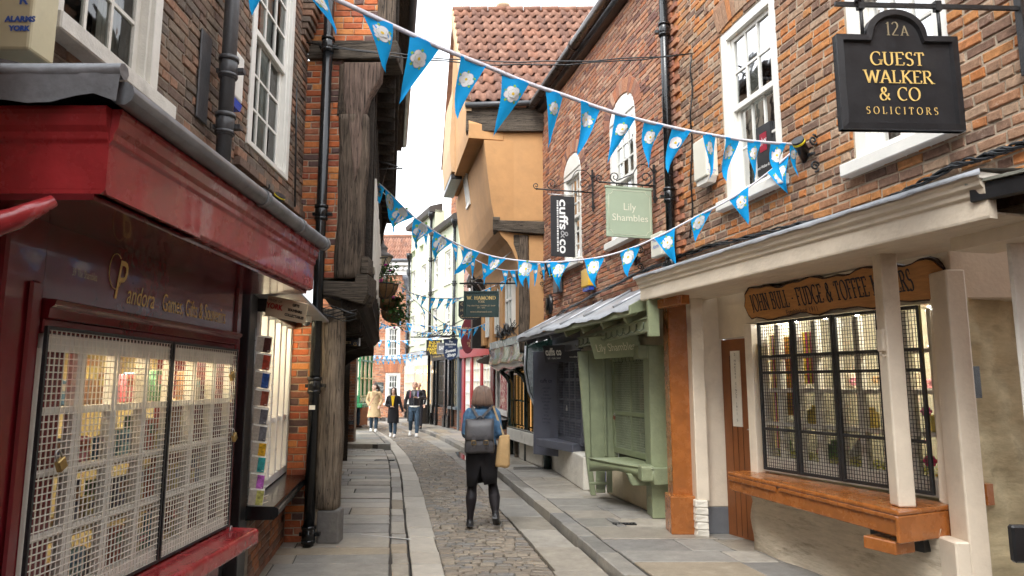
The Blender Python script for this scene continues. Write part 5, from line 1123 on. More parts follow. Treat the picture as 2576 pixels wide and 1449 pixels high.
for a, c2_ in ((GS0 + .06, c_ - .022), (c_ + .022, GS1 - .06)):
    for y0, y1 in ((.7, mid - .025), (mid + .025, gh1)):
        MB().poly([RW.p(a, y0, -.17), RW.p(c2_, y0, -.17), RW.p(c2_, y1, -.17), RW.p(a, y1, -.17)]).build('pane', glass, win); meshpanel(win, RW, a, c2_, y0, y1, -.12, .032, .032, .004, mat('green_wire', (.36, .39, .27), .5, .1, 9, 0))
tag(MB().box(RW, GS0 + .15, GS0 + .5, mid + .06, mid + .35, -.2, -.18).build('red_poster', mat('faded_red_paper', (.4, .1, .07), .7, .2, 9, 0)), 'faded red poster inside the sage green shop window', 'poster')
q = RS(1544, 1046, -.05); padlock(RW.p(q[0], q[1], -.06), RW, 'rusty padlock on the sage green window rail', .3, mat('rusty_brown', (.16, .06, .03), .7, .3, 30, .2))
# counter with curved front
cA, cB = atZ(1482, 1152, .60), atZ(1645, 1180, .60); k = 16; top = []; bt = []
for i in range(k + 1):
    t = i / k; p = cA.lerp(cB, t) + RW.en * .05 * sin(pi * t); top.append(p)
b = MB()
for i in range(k):
    dpt = .09 + .09 * abs(2 * (i + .5) / k - 1) ** 2; d2 = .09 + .09 * abs(2 * (i + 1) / k - 1) ** 2; d1 = .09 + .09 * abs(2 * i / k - 1) ** 2
    p, q = top[i], top[i + 1]; b.poly([p + V((0, 0, -d1)), q + V((0, 0, -d2)), q, p], smooth=True); b.poly([p, q, q - RW.en * .55, p - RW.en * .55], smooth=True); b.poly([p + V((0, 0, -d1)), p + V((0, 0, -d1)) - RW.en * .5, q + V((0, 0, -d2)) - RW.en * .5, q + V((0, 0, -d2))])
b.poly([top[-1], top[-1] + V((0, 0, -.18)), top[-1] + V((0, 0, -.18)) - RW.en * .5, top[-1] - RW.en * .5])
b.build('counter', greenp, gs); MB().tube([p + V((0, 0, .0)) + RW.en * .004 for p in top], .012, 8).build('counter_nosing', greenp, gs)
boxpix(gs, 'counter_block', greenp, 1614, 1173, 1646, 1212, cB.y + .02, .25, .02)
def stub(u0, u1, v0, v1, Y):
    f = facing(0, Y); MB().prism(f, [f.sh(u, v) for u, v in ((u0 + (u1 - u0) * .2, v1), (u1, v1), (u1, v0), (u0, v0))], -.15, 0).build('bearer', greenp, gs, bevel=.008)
stub(1497, 1545, 1164, 1182, 9.6); stub(1578, 1642, 1192, 1222, 8.6)
for u0, u1 in ((1500, 1522), (1528, 1540)): boxpix(gs, 'leg', greenp, u0, 1170, u1, 1240, 9.85, .05)
boxpix(gs, 'leg_rail', greenp, 1482, 1213, 1530, 1220, 9.8, .04)
wa, wb = atZ(1531, 1243, 0), atZ(1644, 1293, 0); f = wallR(wb.x, wb.y, wa.x, wa.y); MB().box(f, -.05, (wa - wb).length + .1, 0, .5, -.3, 0).build('foot_wall', mat('cream_foot_render', (.56, .47, .33), .85, .12, 5, .5, 20, dirt=.4), gs, bevel=.02)
# hook rail and hooks, on both shops
ra, rb = atZ(1628, 818, 2.23), atZ(1455, 863, 2.23); HF = wallR(ra.x, ra.y, rb.x, rb.y); HL = (rb - ra).length
MB().box(HF, -.05, HL, 2.16, 2.30, -.06, 0).build('hook_rail', greenp, gs, bevel=.005); MB().box(HF, -.06, HL + .02, 2.30, 2.315, -.08, .02).build('rail_cap', greenp, gs)
MB().box(HF, -.12, -.05, 2.1, 2.5, -.1, .02).build('rail_bracket', greenp, gs, bevel=.006)
hookm = mat('green_hook', (.10, .12, .075), .5, .2, 9, .1)
for i in range(13): s0 = .10 + i * (HL - .2) / 12; MB().tube([HF.p(s0, 2.27, .008), HF.p(s0, 2.20, .012)] + [HF.p(s0 + .02 - .02 * cos(a), 2.20 - .025 * sin(a), .012 + .05 * sin(a / 2)) for a in [pi * j / 6 for j in range(7)]], .0065, 6).build('meat_hook', hookm, gs)
ra2, rb2 = atZ(1455, 868, 2.2), atZ(1374, 884, 2.2); HG = wallR(ra2.x, ra2.y, rb2.x, rb2.y); HL2 = (rb2 - ra2).length
MB().box(HG, 0, HL2, 2.14, 2.29, -.08, 0).build('hook_rail', greyp, ks, bevel=.005)
for i in range(6): s0 = HL2 * (.45 + .09 * i); MB().tube([HG.p(s0, 2.26, .008), HG.p(s0, 2.19, .012)] + [HG.p(s0 + .03 - .03 * cos(a), 2.19 - .03 * sin(a), .012 + .05 * sin(a / 2)) for a in [pi * j / 6 for j in range(7)]], .008, 6).build('meat_hook', mat('grey_hook', (.06, .06, .07), .5, .2, 9, .1), ks)
# tilted name board hanging under the canopy
p = atY(1548, 872, 9.15); TF = Fr(p, V((1, -.55, .05)), V((-.12, -.45, .75)), None); TF.en = TF.ex.cross(TF.ez).normalized(); TF.ez = TF.en.cross(TF.ex).normalized()
if TF.en.y > 0: TF.en = -TF.en
tb = thing('green_name_board', p, 'tilted sage board reading Lily Shambles under the lead canopy', 'sign')
MB().box(TF, -.34, .34, -.17, .17, -.02, 0).build('board', greenp, tb, bevel=.004); btext(tb, TF, 0, -.06, 0, 'Lily Shambles', .12, mat('pale_lettering', (.62, .58, .42), .5, .05, 9, 0), fit=(-.27, .27))
b = MB()
for i in range(12): s0 = -.05 + i * .05; b.tube([TF.p(s0, -.17, .01), TF.p(s0, -.21, .02), TF.p(s0 + .015, -.22, .05), TF.p(s0 + .02, -.19, .07)], .004, 5)
b.build('spike_row', hookm, tb)
# --- grey shop
sk0, sk1 = RS(1466, 1000)[0], RS(1346, 1000)[0]
MB().box(RW, sk0 - .05, sk1 + .25, 0, 2.7, -.5, -.20).build('back_panel', greyp, ks)
f = facing(0, 11.9); 
pa = RS(1386, 1000, .05)[0]; pb_ = RS(1346, 1000, .18)[0]; CH = Fr(RW.p(pb_, 0, .22), (RW.p(pa, 0, -.12) - RW.p(pb_, 0, .22)))
CHL = (RW.p(pa, 0, -.12) - RW.p(pb_, 0, .22)).length; MB().box(CH, 0, CHL, .3, 2.2, -.06, 0).build('text_panel', greyp, ks, bevel=.006)
pt = mat('grey_print', (.03, .03, .045), .6, .1, 9, 0); btext(ks, CH, CHL * .5, 1.62, 0, 'cuffs co', .07, pt, bold=.002)
for i, t in enumerate(('armoury', 'belts', 'charms', 'collection', 'cufflinks', 'rings', 'wallets', 'ties', 'socks', 'umbrellas', 'watches')): btext(ks, CH, CHL * .5, 1.50 - i * .062, 0, t.upper(), .03, pt)
GW0, GW1 = RS(1462, 1000, -.10)[0], RS(1405, 1000, -.10)[0]; gw0, gw1 = RS(1440, 1108, -.1)[1], RS(1440, 905, -.1)[1]
win = MB().box(RW, GW0, GW1, gw0 - .05, gw0 + .05, -.2, -.09).build('window', greyp, ks, bevel=.004)
for i in range(5): x = GW0 + (GW1 - GW0) * i / 4; MB().box(RW, x - .03, x + .03, gw0, gw1, -.19, -.10).build('mullion', greyp, win, bevel=.004)
for j in range(1, 5): y = gw0 + (gw1 - gw0) * j / 4; MB().box(RW, GW0, GW1, y - .02, y + .02, -.185, -.11).build('glazing_bar', greyp, win)
for i in range(4):
    for j in range(4):
        x0, x1, y0, y1 = GW0 + (GW1 - GW0) * i / 4, GW0 + (GW1 - GW0) * (i + 1) / 4, gw0 + (gw1 - gw0) * j / 4, gw0 + (gw1 - gw0) * (j + 1) / 4
        MB().poly([RW.p(x0, y0, -.15), RW.p(x1, y0, -.15), RW.p(x1, y1, -.15), RW.p(x0, y1, -.15)]).build('pane', glass, win)
MB().box(RW, GW0 + .05, GW1 - .05, gw0 + .1, gw1, -.198, -.192).build('white_blind', white, win)
meshpanel(win, RW, GW0, GW1, gw0, gw1, -.08, .05, .045, .005, greyp)
sf = Fr(atY(1415, 890, 11.6), V((1, -.62, .0)), V((.0, -.35, .9)), None); sf.en = sf.ex.cross(sf.ez).normalized(); sf.ez = sf.en.cross(sf.ex).normalized()
if sf.en.y > 0: sf.en = -sf.en
fs_ = thing('grey_name_board', sf.o, 'tilted dark grey name board reading cuffs co above the barred window', 'sign')
MB().box(sf, -.36, .36, -.15, .15, -.02, 0).build('board', mat('charcoal_board', (.045, .045, .055), .4, .1, 6, 0), fs_, bevel=.004)
btext(fs_, sf, -.17, -.02, 0, 'cuffs co', .13, white, sx=.55, bold=.006); btext(fs_, sf, -.17, -.09, 0, 'EST. YORK SHOP', .03, white, sx=.8); btext(fs_, sf, .24, .08, 0, '01904 500', .03, white, sx=.7); btext(fs_, sf, .22, -.07, 0, 'www.cuffsandco', .03, white, sx=.7)
# counter and foot
ca, cb = atZ(1349, 1103, .62), atZ(1440, 1118, .62); cc = atZ(1468, 1116, .62)
b = MB(); q = [ca, cb, cc, cc - RW.en * .4, ca - RW.en * .55]; b.faces([p for p in q] + [p + V((0, 0, -.13)) for p in q], [(0, 1, 2, 3, 4), (9, 8, 7, 6, 5)] + [(i, i + 5, (i + 1) % 5 + 5, (i + 1) % 5) for i in range(5)]); b.build('counter', greyp, ks, bevel=.01, seg=2)
wa, wb = atZ(1388, 1180, 0), atZ(1468, 1235, 0); f = wallR(wb.x, wb.y, wa.x, wa.y); MB().box(f, 0, (wa - wb).length, 0, .5, -.3, 0).build('foot_wall', MT['whitewashed_stone'], ks, bevel=.02, seg=2)
f2 = Fr((wb.x, wb.y, 0), (1, .1, 0)); MB().box(f2, 0, .14, 0, .5, -.2, -.001).build('foot_wall_end', MT['whitewashed_stone'], ks, bevel=.02)
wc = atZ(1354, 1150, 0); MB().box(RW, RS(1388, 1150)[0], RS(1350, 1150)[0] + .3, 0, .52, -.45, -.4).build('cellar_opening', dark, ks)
q = RS(1423, 1026, -.05); padlock(RW.p(q[0], q[1], -.07), RW, 'small steel padlock on the slate grey window', 0, steel)

# ---------------------------------------------------------------- right: ochre jettied house with pantile roof
OF = wallR(.13, 13.2, .13 - .206 * 5, 18.2); LO = 4.7
oh = thing('ochre_house', OF.p(2.2, 0, -1), 'leaning ochre rendered house with jettied upper floors and clay pantile roof', 'house')
FF = facing(0, 13.2); fx = lambda u, v: FF.sh(u, v)
# flank panel of the jettied floor
pts = [fx(u, v) for u, v in ((1246, 560), (1372, 560), (1372, 330), (1212, 330))]
MB().prism(FF, pts, -.35, 0).build('flank_panel', ochre, oh, bevel=.05, seg=3)
# street face with coved underside, leaning
prof = [(.70, 6.42), (.62, 5.7), (.54, 5.1), (.46, 4.72), (.42, 4.60), (.34, 4.48), (.22, 4.36), (.12, 4.2), (.04, 4.0), (-.02, 3.75), (-.3, 3.75), (-.3, 6.42)]
MB().sweep(OF, prof, .02, LO, smooth=False).build('jettied_front', ochre, oh, bevel=.03, seg=2)
# casement in the leaning face
wq = [OF.sh(u, v, .62) for u, v in ((1161, 500), (1184, 500))]
lf = Fr(OF.p(0, 0, .62 + .02), OF.ex, V((0, 0, 1)) + OF.en * .115, None); lf.en = OF.en
ws0, ws1 = 2.0, 2.95
def onlean(h): return .46 + (h - 4.72) * (.70 - .46) / (6.42 - 4.72)
LN = Fr(OF.p(0, 4.72, .46), OF.ex, (OF.p(0, 6.42, .70) - OF.p(0, 4.72, .46)), None); LN.en = -LN.ex.cross(LN.ez) if LN.ex.cross(LN.ez).dot(OF.en) < 0 else LN.ex.cross(LN.ez)
s0, hA = LN.sh(1184, 500, .0); s1, hB = LN.sh(1162, 400, .0); s0, s1 = min(s0, s1), max(s0, s1)
hA, hB = LN.sh(1170, 535)[1], LN.sh(1168, 398)[1]
wn = MB().box(LN, s0, s1, hA, hB, -.02, .012).build('window', mat('grey_white_paint', (.55, .54, .52), .5, .05, 5, 0), oh)
for i in range(4): x = s0 + (s1 - s0) * i / 3; MB().box(LN, x - .025, x + .025, hA, hB, .012, .04).build('glazing_bar', white, wn)
MB().box(LN, s0 - .03, s1 + .03, hA - .06, hA, -.01, .06).build('sill', white, wn); MB().box(LN, s0, s1, hB, hB + .05, .012, .04).build('head', white, wn)
for i in range(3): x0, x1 = s0 + (s1 - s0) * i / 3 + .025, s0 + (s1 - s0) * (i + 1) / 3 - .025; MB().poly([LN.p(x0, hA + .02, .02), LN.p(x1, hA + .02, .02), LN.p(x1, hB, .02), LN.p(x0, hB, .02)]).build('pane', glass, wn)
# eaves beam and black board under the roof
b = MB(); q = [fx(1172, 334), fx(1370, 334), fx(1370, 275), fx(1174, 275)]; b.prism(FF, q, -.3, .10); b.build('eaves_board', oakx, oh, bevel=.01)
MB().box(FF, fx(1178, 340)[0], fx(1215, 340)[0], fx(1178, 342)[1], fx(1178, 330)[1], -.3, .08).build('beam_end', blackp, oh)
g0, g1 = fx(1172, 274), fx(1375, 268); MB().tube([FF.p(g0[0], g0[1] - .0, .2), FF.p(g1[0], g1[1], .2)], .055, 10).build('eaves_gutter', pipegrey, oh)
# pantile roof: ridge runs back from the street, slope faces the camera
eL = V((-.95, 13.05, fx(1175, 272)[1] + .08)); rL = atY(1139, 28, 15.5); ux = V((1, 0, .0)); rise = V((0, rL.y - eL.y, rL.z - eL.z)); SLP = rise.length; up = rise.normalized()
shx = (rL.x - eL.x) / SLP                                             # verge drifts left up the slope
tw_, tl_ = .215, SLP / 12; tilem = []
for vi in range(10):
    me = bpy.data.meshes.new('pantile'); k = 10; vs = []; fs = []; rv = random.Random(vi)
    for row, (y, lift) in enumerate(((-.02, .030), (tl_ * 1.06, .0))):
        for i in range(k + 1): t = i / k; vs.append((t * tw_ * 1.06, y + rv.uniform(-.003, .003), .032 * sin(2 * pi * t * .95 + .55) + lift))
    for i in range(k + 1): t = i / k; vs.append((t * tw_ * 1.06, -.018, .032 * sin(2 * pi * t * .95 + .55) + .030 - .022))
    for i in range(k): fs += [(i, i + 1, k + 2 + i, k + 1 + i), (2 * k + 2 + i, 2 * k + 3 + i, i + 1, i)]
    me.from_pydata(vs, [], fs); me.materials.append(tile); at = me.attributes.new('rnd', 'FLOAT', 'FACE'); at.data.foreach_set('value', [rv.random()] * len(fs)); me.polygons.foreach_set('use_smooth', [True] * len(fs)); tilem.append(me)
nrm = ux.cross(up).normalized(); nrm = nrm if nrm.z > 0 else -nrm; r = random.Random(77)
for j in range(12):
    for i in range(17):
        o = bpy.data.objects.new('pantile', r.choice(tilem)); link(o, oh); p = eL + up * (j * tl_) + ux * (i * tw_ + shx * j * tl_ + r.uniform(-.004, .004)) + nrm * (.02 + r.uniform(-.004, .006))
        o.matrix_basis = Matrix(((ux.x, up.x, nrm.x, p.x), (ux.y, up.y, nrm.y, p.y), (ux.z, up.z, nrm.z, p.z), (0, 0, 0, 1))) @ Matrix.Rotation(r.uniform(-.02, .02), 4, 'Z')
er = eL + ux * 3.7; rr_ = rL + ux * 3.7
MB().faces([eL - nrm * .02, er - nrm * .02, rr_ - nrm * .02, rL - nrm * .02], [(0, 1, 2, 3)]).build('roof_deck', dark, oh)
back = V((0, 2.5, -3.2)); MB().poly([rL, rr_, rr_ + back, rL + back + V((-.5, 0, 0))]).build('rear_slope', tile, oh)
x = 0; i = 0
while x < 3.6: MB().tube([rL + ux * x + V((0, 0, .03)), rL + ux * (x + .42) + V((0, 0, .035))], .085, 10, 0, r.random()).build('ridge_tile', tile, oh); x += .43
MB().tube([rL + V((0, .05, -.03)), rr_ + V((0, .05, -.03))], .07, 8).build('ridge_mortar', mortard, oh)
cq = atY(1266, 25, 15.6); MB().lathe(V((cq.x, 15.6, rL.z)), [(.15, -.1), (.15, .12), (.17, .14), (.17, .2), (.13, .21)], 14, 0, .1).build('chimney_pot', mat('clay_pot', (.46, .30, .19), .8, .15, 8, .3), oh)
# gable to the street: pale verge board, ochre wall below, carried on a dark beam
vg = MB(); a0, a1 = eL + V((-.02, 0, .05)), rL + V((-.02, 0, .06)); t_ = V((-.05, .16, -.10)); vg.hexa([a0 + V((0, 0, -.25)), a0 + V((.16, 0, -.25)), a1 + V((.10, 0, -.30)), a1 + V((-.02, 0, -.30)), a0, a0 + V((.14, 0, 0)), a1 + V((.10, 0, 0)), a1 + V((-.02, 0, 0))]); vg.build('verge_board', ochrepale, oh)
b = MB(); q = [a0 + V((-.02, .05, -.3)), a1 + V((-.02, .02, -.25)), rL + back * .9 + V((-.45, 0, 0))]; gl_ = 6.42
P = lambda s, h, n: OF.p(s, h, n)
b.faces([P(.05, 6.45, 1.0), P(4.4, 6.45, .95), P(4.4, 6.9, .95), P(2.5, rL.z - .1, 1.02), P(.05, 6.75, 1.0), P(.05, 6.45, .3), P(4.4, 6.45, .3), P(4.4, 6.9, .3), P(2.5, rL.z - .1, .3), P(.05, 6.75, .3)], [(0, 1, 2, 3, 4), (9, 8, 7, 6, 5), (0, 5, 6, 1), (4, 9, 5, 0), (3, 8, 9, 4), (2, 7, 8, 3)]); b.build('gable_wall', ochre, oh)
q = [OF.p(1.2, 9.6, 1.0), OF.p(1.2, 6.2, 1.08), OF.p(4.6, 6.2, 1.05), OF.p(4.6, 7.4, 1.02), OF.p(2.6, 10.0, 1.02)]
b = MB(); b.sweep(OF, [(.7, 6.5), (1.05, 6.55), (1.10, 7.1), (1.04, 8.6), (.95, 8.8), (.7, 8.8)], 2.6, 4.3); b.build('gable_oriel', ochrepale, oh)
MB().box(OF, 2.6, 4.3, 6.37, 6.49, .8, 1.06).build('oriel_beam', blackp, oh, bevel=.01)
# rail, brace and post at the near corner below the jetty
MB().prism(FF, [fx(u, v) for u, v in ((1240, 582), (1372, 592), (1372, 560), (1240, 556))], -.3, .10).build('jetty_rail', oakx, oh, bevel=.012)
MB().box(FF, fx(1240, 560)[0], fx(1258, 560)[0], fx(1240, 562)[1], fx(1240, 548)[1], -.2, .10).build('beam_stub', oakx, oh, bevel=.012)
rough('corner_post', fx(1306, 700)[0], fx(1331, 700)[0], 2.2, fx(1306, 592)[1], -.25, .03, oak, oh, FF, .025, 9)
MB().prism(FF, [fx(u, v) for u, v in ((1306, 660), (1306, 590), (1268, 590), (1272, 600), (1290, 612), (1300, 635))][::-1], -.15, .0).build('curved_bracket', oakx, oh, bevel=.008)
MB().box(FF, fx(1331, 700)[0], fx(1371, 700)[0], 2.55, fx(1331, 592)[1], -.25, .0).build('flank_panel', ochre, oh, bevel=.008)
MB().box(OF, .1, LO, 2.5, 3.8, -.4, -.1).build('first_floor_wall', ochre, oh)
for i in range(3):
    s0 = .75 + i * 1.3; wn = MB().box(OF, s0, s0 + .75, 2.75, 3.95, -.12, -.06).build('window', white, oh)
    for j in range(3): x = s0 + .04 + j * .335; MB().box(OF, x - .03, x + .03, 2.75, 3.95, -.06, -.02).build('glazing_bar', white, wn)
    MB().box(OF, s0, s0 + .75, 3.33, 3.38, -.06, -.025).build('glazing_bar', white, wn)
    for j in range(2): x = s0 + .07 + j * .335; MB().poly([OF.p(x, 2.78, -.05), OF.p(x + .275, 2.78, -.05), OF.p(x + .275, 3.92, -.05), OF.p(x, 3.92, -.05)]).build('pane', glass, wn)
    MB().box(OF, s0 + .8, s0 + 1.2, 2.55, 4.0, -.1, .02).build('ochre_pier', ochre, oh, bevel=.008)
for s in (LO - .9, LO - .25): bracket(OF, s, .18, -.1, .45, 2.9, 4.2, blackp, oh)
MB().box(OF, LO - .2, LO + .05, 2.5, 6.5, -.3, .25).build('end_post', blackp, oh)

# ---------------------------------------------------------------- right: bottle green shop with bulging lead-covered bay head
DG = wallR(.70, 13.2, .70 - .25 * 3.2, 16.4)
ds = thing('bottle_green_shopfront', DG.p(1.5, 0), 'bottle green shop front with bulging glossy canopy below the ochre house', 'shopfront')
bp = [(-.3, 2.62), (.20, 2.56), (.42, 2.44), (.44, 2.38), (.42, 2.20), (.46, 2.10), (.44, 2.0), (.30, 1.92), (.1, 1.86), (-.3, 1.84)]
b = MB(); k = 16; rings_ = []
for i in range(k + 1):
    s = .0 + 3.4 * i / k; rings_.append([DG.p(s, h + .02 * sin(s * 5 + n * 9), n + (.015 * sin(s * 7 + h * 6) if n > 0 else 0)) for n, h in bp])
b.rings(rings_, smooth=True); b.build('bulging_head', dgreen, ds)
MB().box(DG, .1, 3.3, 2.40, 2.56, .425, .445).build('pale_band', mat('reflective_grey_green', (.30, .34, .35), .25, .1, 3, .1, 8, metal=.3, dirt=.1), ds)
# curved end piece over the doorway
f = facing(0, 13.05); q = [f.sh(u, v) for u, v in ((1338, 1090), (1345, 1090), (1350, 860), (1312, 865), (1308, 905), (1318, 945), (1326, 990), (1345, 1022))]
q = [f.sh(u, v) for u, v in ((1325, 870), (1347, 858), (1380, 850), (1400, 1060), (1372, 1045), (1345, 1022), (1330, 985), (1322, 930))]
MB().prism(f, q[::-1], -.4, .0).build('curved_end', dgreen, ds, bevel=.03, seg=2)
MB().tube([f.p(*f.sh(u, v), .01) for u, v in ((1322, 870), (1320, 930), (1330, 985), (1345, 1022), (1372, 1047))], .02, 8).build('lead_edge', lead, ds)
MB().box(DG, -.1, 3.3, .0, 1.9, -.5, -.15).build('front_wall', dgreen, ds)
for i in range(2):
    s0 = .25 + i * 1.5; MB().box(DG, s0, s0 + 1.2, .68, 1.8, -.15, -.12).build('lit_window', lampmat('amber_window_%d' % i, (.9, .45, .14), .3), ds)
    for j in range(5): MB().box(DG, s0 + j * .29, s0 + .03 + j * .29, .68, 1.8, -.12, -.06).build('glazing_bar', dgreen, ds)
    MB().box(DG, s0, s0 + 1.2, 1.2, 1.24, -.12, -.065).build('glazing_bar', dgreen, ds)
for s in (.05, 1.5, 2.95): MB().tube([DG.p(s, .0, .02), DG.p(s, .6, .02), DG.p(s, 1.6, .02), DG.p(s, 1.75, .10), DG.p(s, 1.9, .28)], [.07, .06, .06, .06, .04], 10).build('bracket_column', dgreen, ds)
MB().box(DG, .0, 2.6, .50, .66, -.1, .16).build('counter', dgreen, ds, bevel=.01); MB().box(DG, .2, 2.62, .38, .62, .162, .185).build('counter_front', whiteold, ds, bevel=.006)
MB().box(DG, .3, 2.0, 0, .42, -.1, .06).build('foot_wall', MT['whitewashed_stone'], ds, bevel=.02); MB().box(DG, 2.2, 2.3, 0, .5, .02, .1).build('prop', oak, ds)
b = MB()   # tangle of wires over the bay
r = random.Random(8)
for i in range(14):
    p = OF.p(.0, 2.62, .2); b.tube([OF.p(-.2 + .3 * t + r.uniform(-.05, .05), 2.62 + .12 * sin(t * 3 + i) + r.uniform(-.05, .09), .12 + r.uniform(-.1, .16)) for t in range(6)], .008, 5)
tag(b.build('wire_tangle', blackp), 'tangle of black wires at the foot of the ochre house post', 'wires')
# cables clipped along the brick walls over the canopies
def cable(pts, label, n=4, rad=.011, seed=1, fr=RW):
    rr = random.Random(seed); b = MB(); P = []
    for (u, v) in pts: s, h = fr.sh(u, v, .02); P.append((s, h))
    for i in range(n):
        q = []
        for j in range(len(P) - 1):
            for t in range(6): w = t / 6; q.append((P[j][0] * (1 - w) + P[j + 1][0] * w, P[j][1] * (1 - w) + P[j + 1][1] * w))
        q.append(P[-1]); ph = rr.uniform(0, 6)
        b.tube([fr.p(s, h + .016 * sin(k * .9 + ph) + rr.uniform(-.006, .006), .028 + .012 * cos(k * .9 + ph)) for k, (s, h) in enumerate(q)], rad, 6)
    return tag(b.build('cable_bundle', blackgloss), label, 'cables')
cable([(2600, 352), (2500, 388), (2400, 418), (2300, 472), (2200, 520), (2100, 548), (2000, 568), (1880, 598), (1790, 618), (1700, 648)], 'thick black cable bundle along the mottled brick wall above the cream canopy', 6, .010, 3)
cable([(1696, 650), (1600, 690), (1520, 730), (1440, 770), (1390, 800)], 'black cables along the rose brick wall above the lead canopy', 5, .010, 4)
cable([(1740, 136), (1741, 220), (1740, 330), (1742, 480), (1740, 600)], 'single black cable running down the brick wall beside the drainpipe', 1, .009, 5)
b = MB(); q0, q1 = BW.p(5.85, 5.15, .05), RW.p(RS(1740, 136, .05)[0], RS(1740, 136, .05)[1], .05)
q0 = atY(762, 106, 7.35)
for i in range(2): b.tube([q0.lerp(q1, t / 16) + V((0, 0, -.16 * sin(pi * t / 16) * (1 + .25 * i) + .01 * sin(t * 2 + i * 2))) for t in range(17)], .008, 5)
tag(b.build('street_cable', blackp), 'thin black cable stretched across the street between the two brick houses', 'cable')
b = MB().tube([q0, atY(748, 112, 7.2), atY(745, 300, 7.1), atY(742, 520, 7.0)], .01, 6); tag(b.build('wall_cable', blackp), 'thin black cable running down the brown brick corner', 'cable')
# ---------------------------------------------------------------- right, farther: row of small shops and houses
P = [(.0, 16.5), (-.5, 20.3), (-1.68, 23.5), (-2.25, 25.3), (-3.17, 27.6), (-4.65, 31.0)]
FR = [wallR(*P[i], *P[i + 1]) for i in range(5)]; FL = [math.dist(P[i], P[i + 1]) for i in range(5)]
# tea room with white window, tan rendered floor above
th_ = thing('tea_room_house', FR[0].p(1.5, 0, -1), 'tan rendered house with black timber front and white framed tea room window', 'house')
f, L = FR[0], FL[0]
MB().box(f, 0, L, .72, 2.45, -.5, -.06).build('front_wall', blackp, th_); MB().box(f, 0, L, 2.45, 5.2, -.8, .1).build('upper_wall', tanr, th_)
bricks(th_, f, 0, L, 0, .72, brick_dk, mortard, seed=71, nobj=60)
wn = MB().box(f, .6, 3.3, .78, .90, -.1, .04).build('window', white, th_); MB().box(f, .6, .72, .9, 2.3, -.1, .03).build('frame', white, wn); MB().box(f, 3.18, 3.3, .9, 2.3, -.1, .03).build('frame', white, wn); MB().box(f, .72, 3.18, 2.2, 2.3, -.1, .03).build('frame', white, wn)
MB().poly([f.p(.72, .9, -.02), f.p(3.18, .9, -.02), f.p(3.18, 2.2, -.02), f.p(.72, 2.2, -.02)]).build('pane', glass, wn)
MB().box(f, .72, 3.18, .9, 1.25, -.05, -.03).build('notice_panel', mat('grey_notice', (.08, .08, .09), .6, .1, 5, 0), wn); MB().box(f, .72, 3.18, 1.25, 2.2, -.05, -.045).build('purple_blind', mat('purple_cloth', (.12, .06, .14), .8, .3, 5, 0), wn)
gr = Fr(f.p(0, 0, 0), -f.ex, (0, 0, 1), f.en); btext(wn, gr, -1.95, 1.12, -.03, 'Hand-made Chocolates', .10, goldd, sx=.9); btext(wn, gr, -1.95, .98, -.03, 'Home Baking', .10, goldd, sx=.9)
MB().box(f, .5, 3.4, .66, .74, -.05, .16).build('sill', blackgloss, wn, bevel=.01)
for s in (.25, 3.55): MB().box(f, s - .12, s + .12, 0, 2.45, -.1, .02).build('post', oaky, th_, bevel=.01)
pl = thing('black_planter', f.p(.4, .55, .2), 'empty black glossy box on the sill beside the tea room window', 'planter'); MB().box(f, .05, .75, .52, .72, .12, .34).build('trough', blackgloss, pl, bevel=.015); MB().box(f, .02, .78, .72, .745, .10, .36).build('rim', blackgloss, pl, bevel=.006)
MB().sweep(f, [(-.05, 2.46), (.55, 2.30), (.57, 2.26), (.5, 2.20), (-.05, 2.12)], .2, L).build('pent_roof', timber('mossy_slate', (.07, .06, .05), (.22, .19, .16), 1), th_)
sash(th_, f.off(0, 0, .1), L - 1.3, L - .45, 3.05, 4.3, cols=2, ru=2, rl=2, n=.01, inner='')
# red shop
rs = thing('red_shopfront', FR[1].p(1.6, 0), 'bright red shop front with cream lattice windows past the tea room', 'shopfront'); f, L = FR[1], FL[1]
rb_ = mat('pillar_box_red', (.27, .012, .016), .35, .15, 6, .08)
MB().box(f, 0, L, 0, 2.65, -.4, -.08).build('front_wall', redd, rs)
for s, w in ((.0, .3), (1.15, .16), (2.2, .2), (3.1, .28)): MB().box(f, s, s + w, 0, 2.6, -.1, .05).build('pilaster', rb_ if s > 1 else redd, rs, bevel=.01)
MB().box(f, 0, L, 2.45, 2.75, -.1, .12).build('fascia', rb_, rs, bevel=.01); MB().box(f, 0, L, .0, .55, -.1, .02).build('stall_riser', rb_, rs)
lat = mat('lit_cream_paint', (.82, .74, .55), .4, .05, 5, 0)  # one even cream for the lattice window and bay blinds
for a, c in ((.3, 1.15), (1.31, 2.2), (2.4, 3.1)):
    MB().box(f, a, c, .55, 2.45, -.09, -.06).build('blind', lat if a < 2 else white, rs)
    for i in range(4): x = a + (c - a) * i / 3; MB().box(f, x - .02, x + .02, .55, 2.45, -.06, -.01).build('glazing_bar', white, rs)
    for j in range(6): y = .55 + 1.9 * j / 5; MB().box(f, a, c, y - .018, y + .018, -.06, -.015).build('glazing_bar', white, rs)
pk = thing('pink_brick_house', FR[1].p(2, 2.8, -1), 'pinkish brick house with tall white arched windows above the red shop', 'house')
wq = [(.5, 1.4, 3.3, 4.9), (1.95, 2.85, 3.3, 4.9), (.5, 1.4, 6.0, 7.4), (1.95, 2.85, 6.0, 7.4)]
bricks(pk, FR[1], .0, FL[1], 2.76, 8.2, pieces('pink_brick', [(.40, .22, .17), (.36, .19, .15), (.44, .26, .20), (.32, .17, .14), (.38, .24, .2)]), mortar, wq, seed=73, nobj=120)
for w in wq: sash(pk, FR[1], *w, cols=3, ru=3, rl=3, n=-.02, arch=.25 if w[2] < 5 else 0, inner='')
MB().box(FR[1], .0, FL[1], 8.2, 8.5, -.4, .2).build('eaves', oaky, pk)
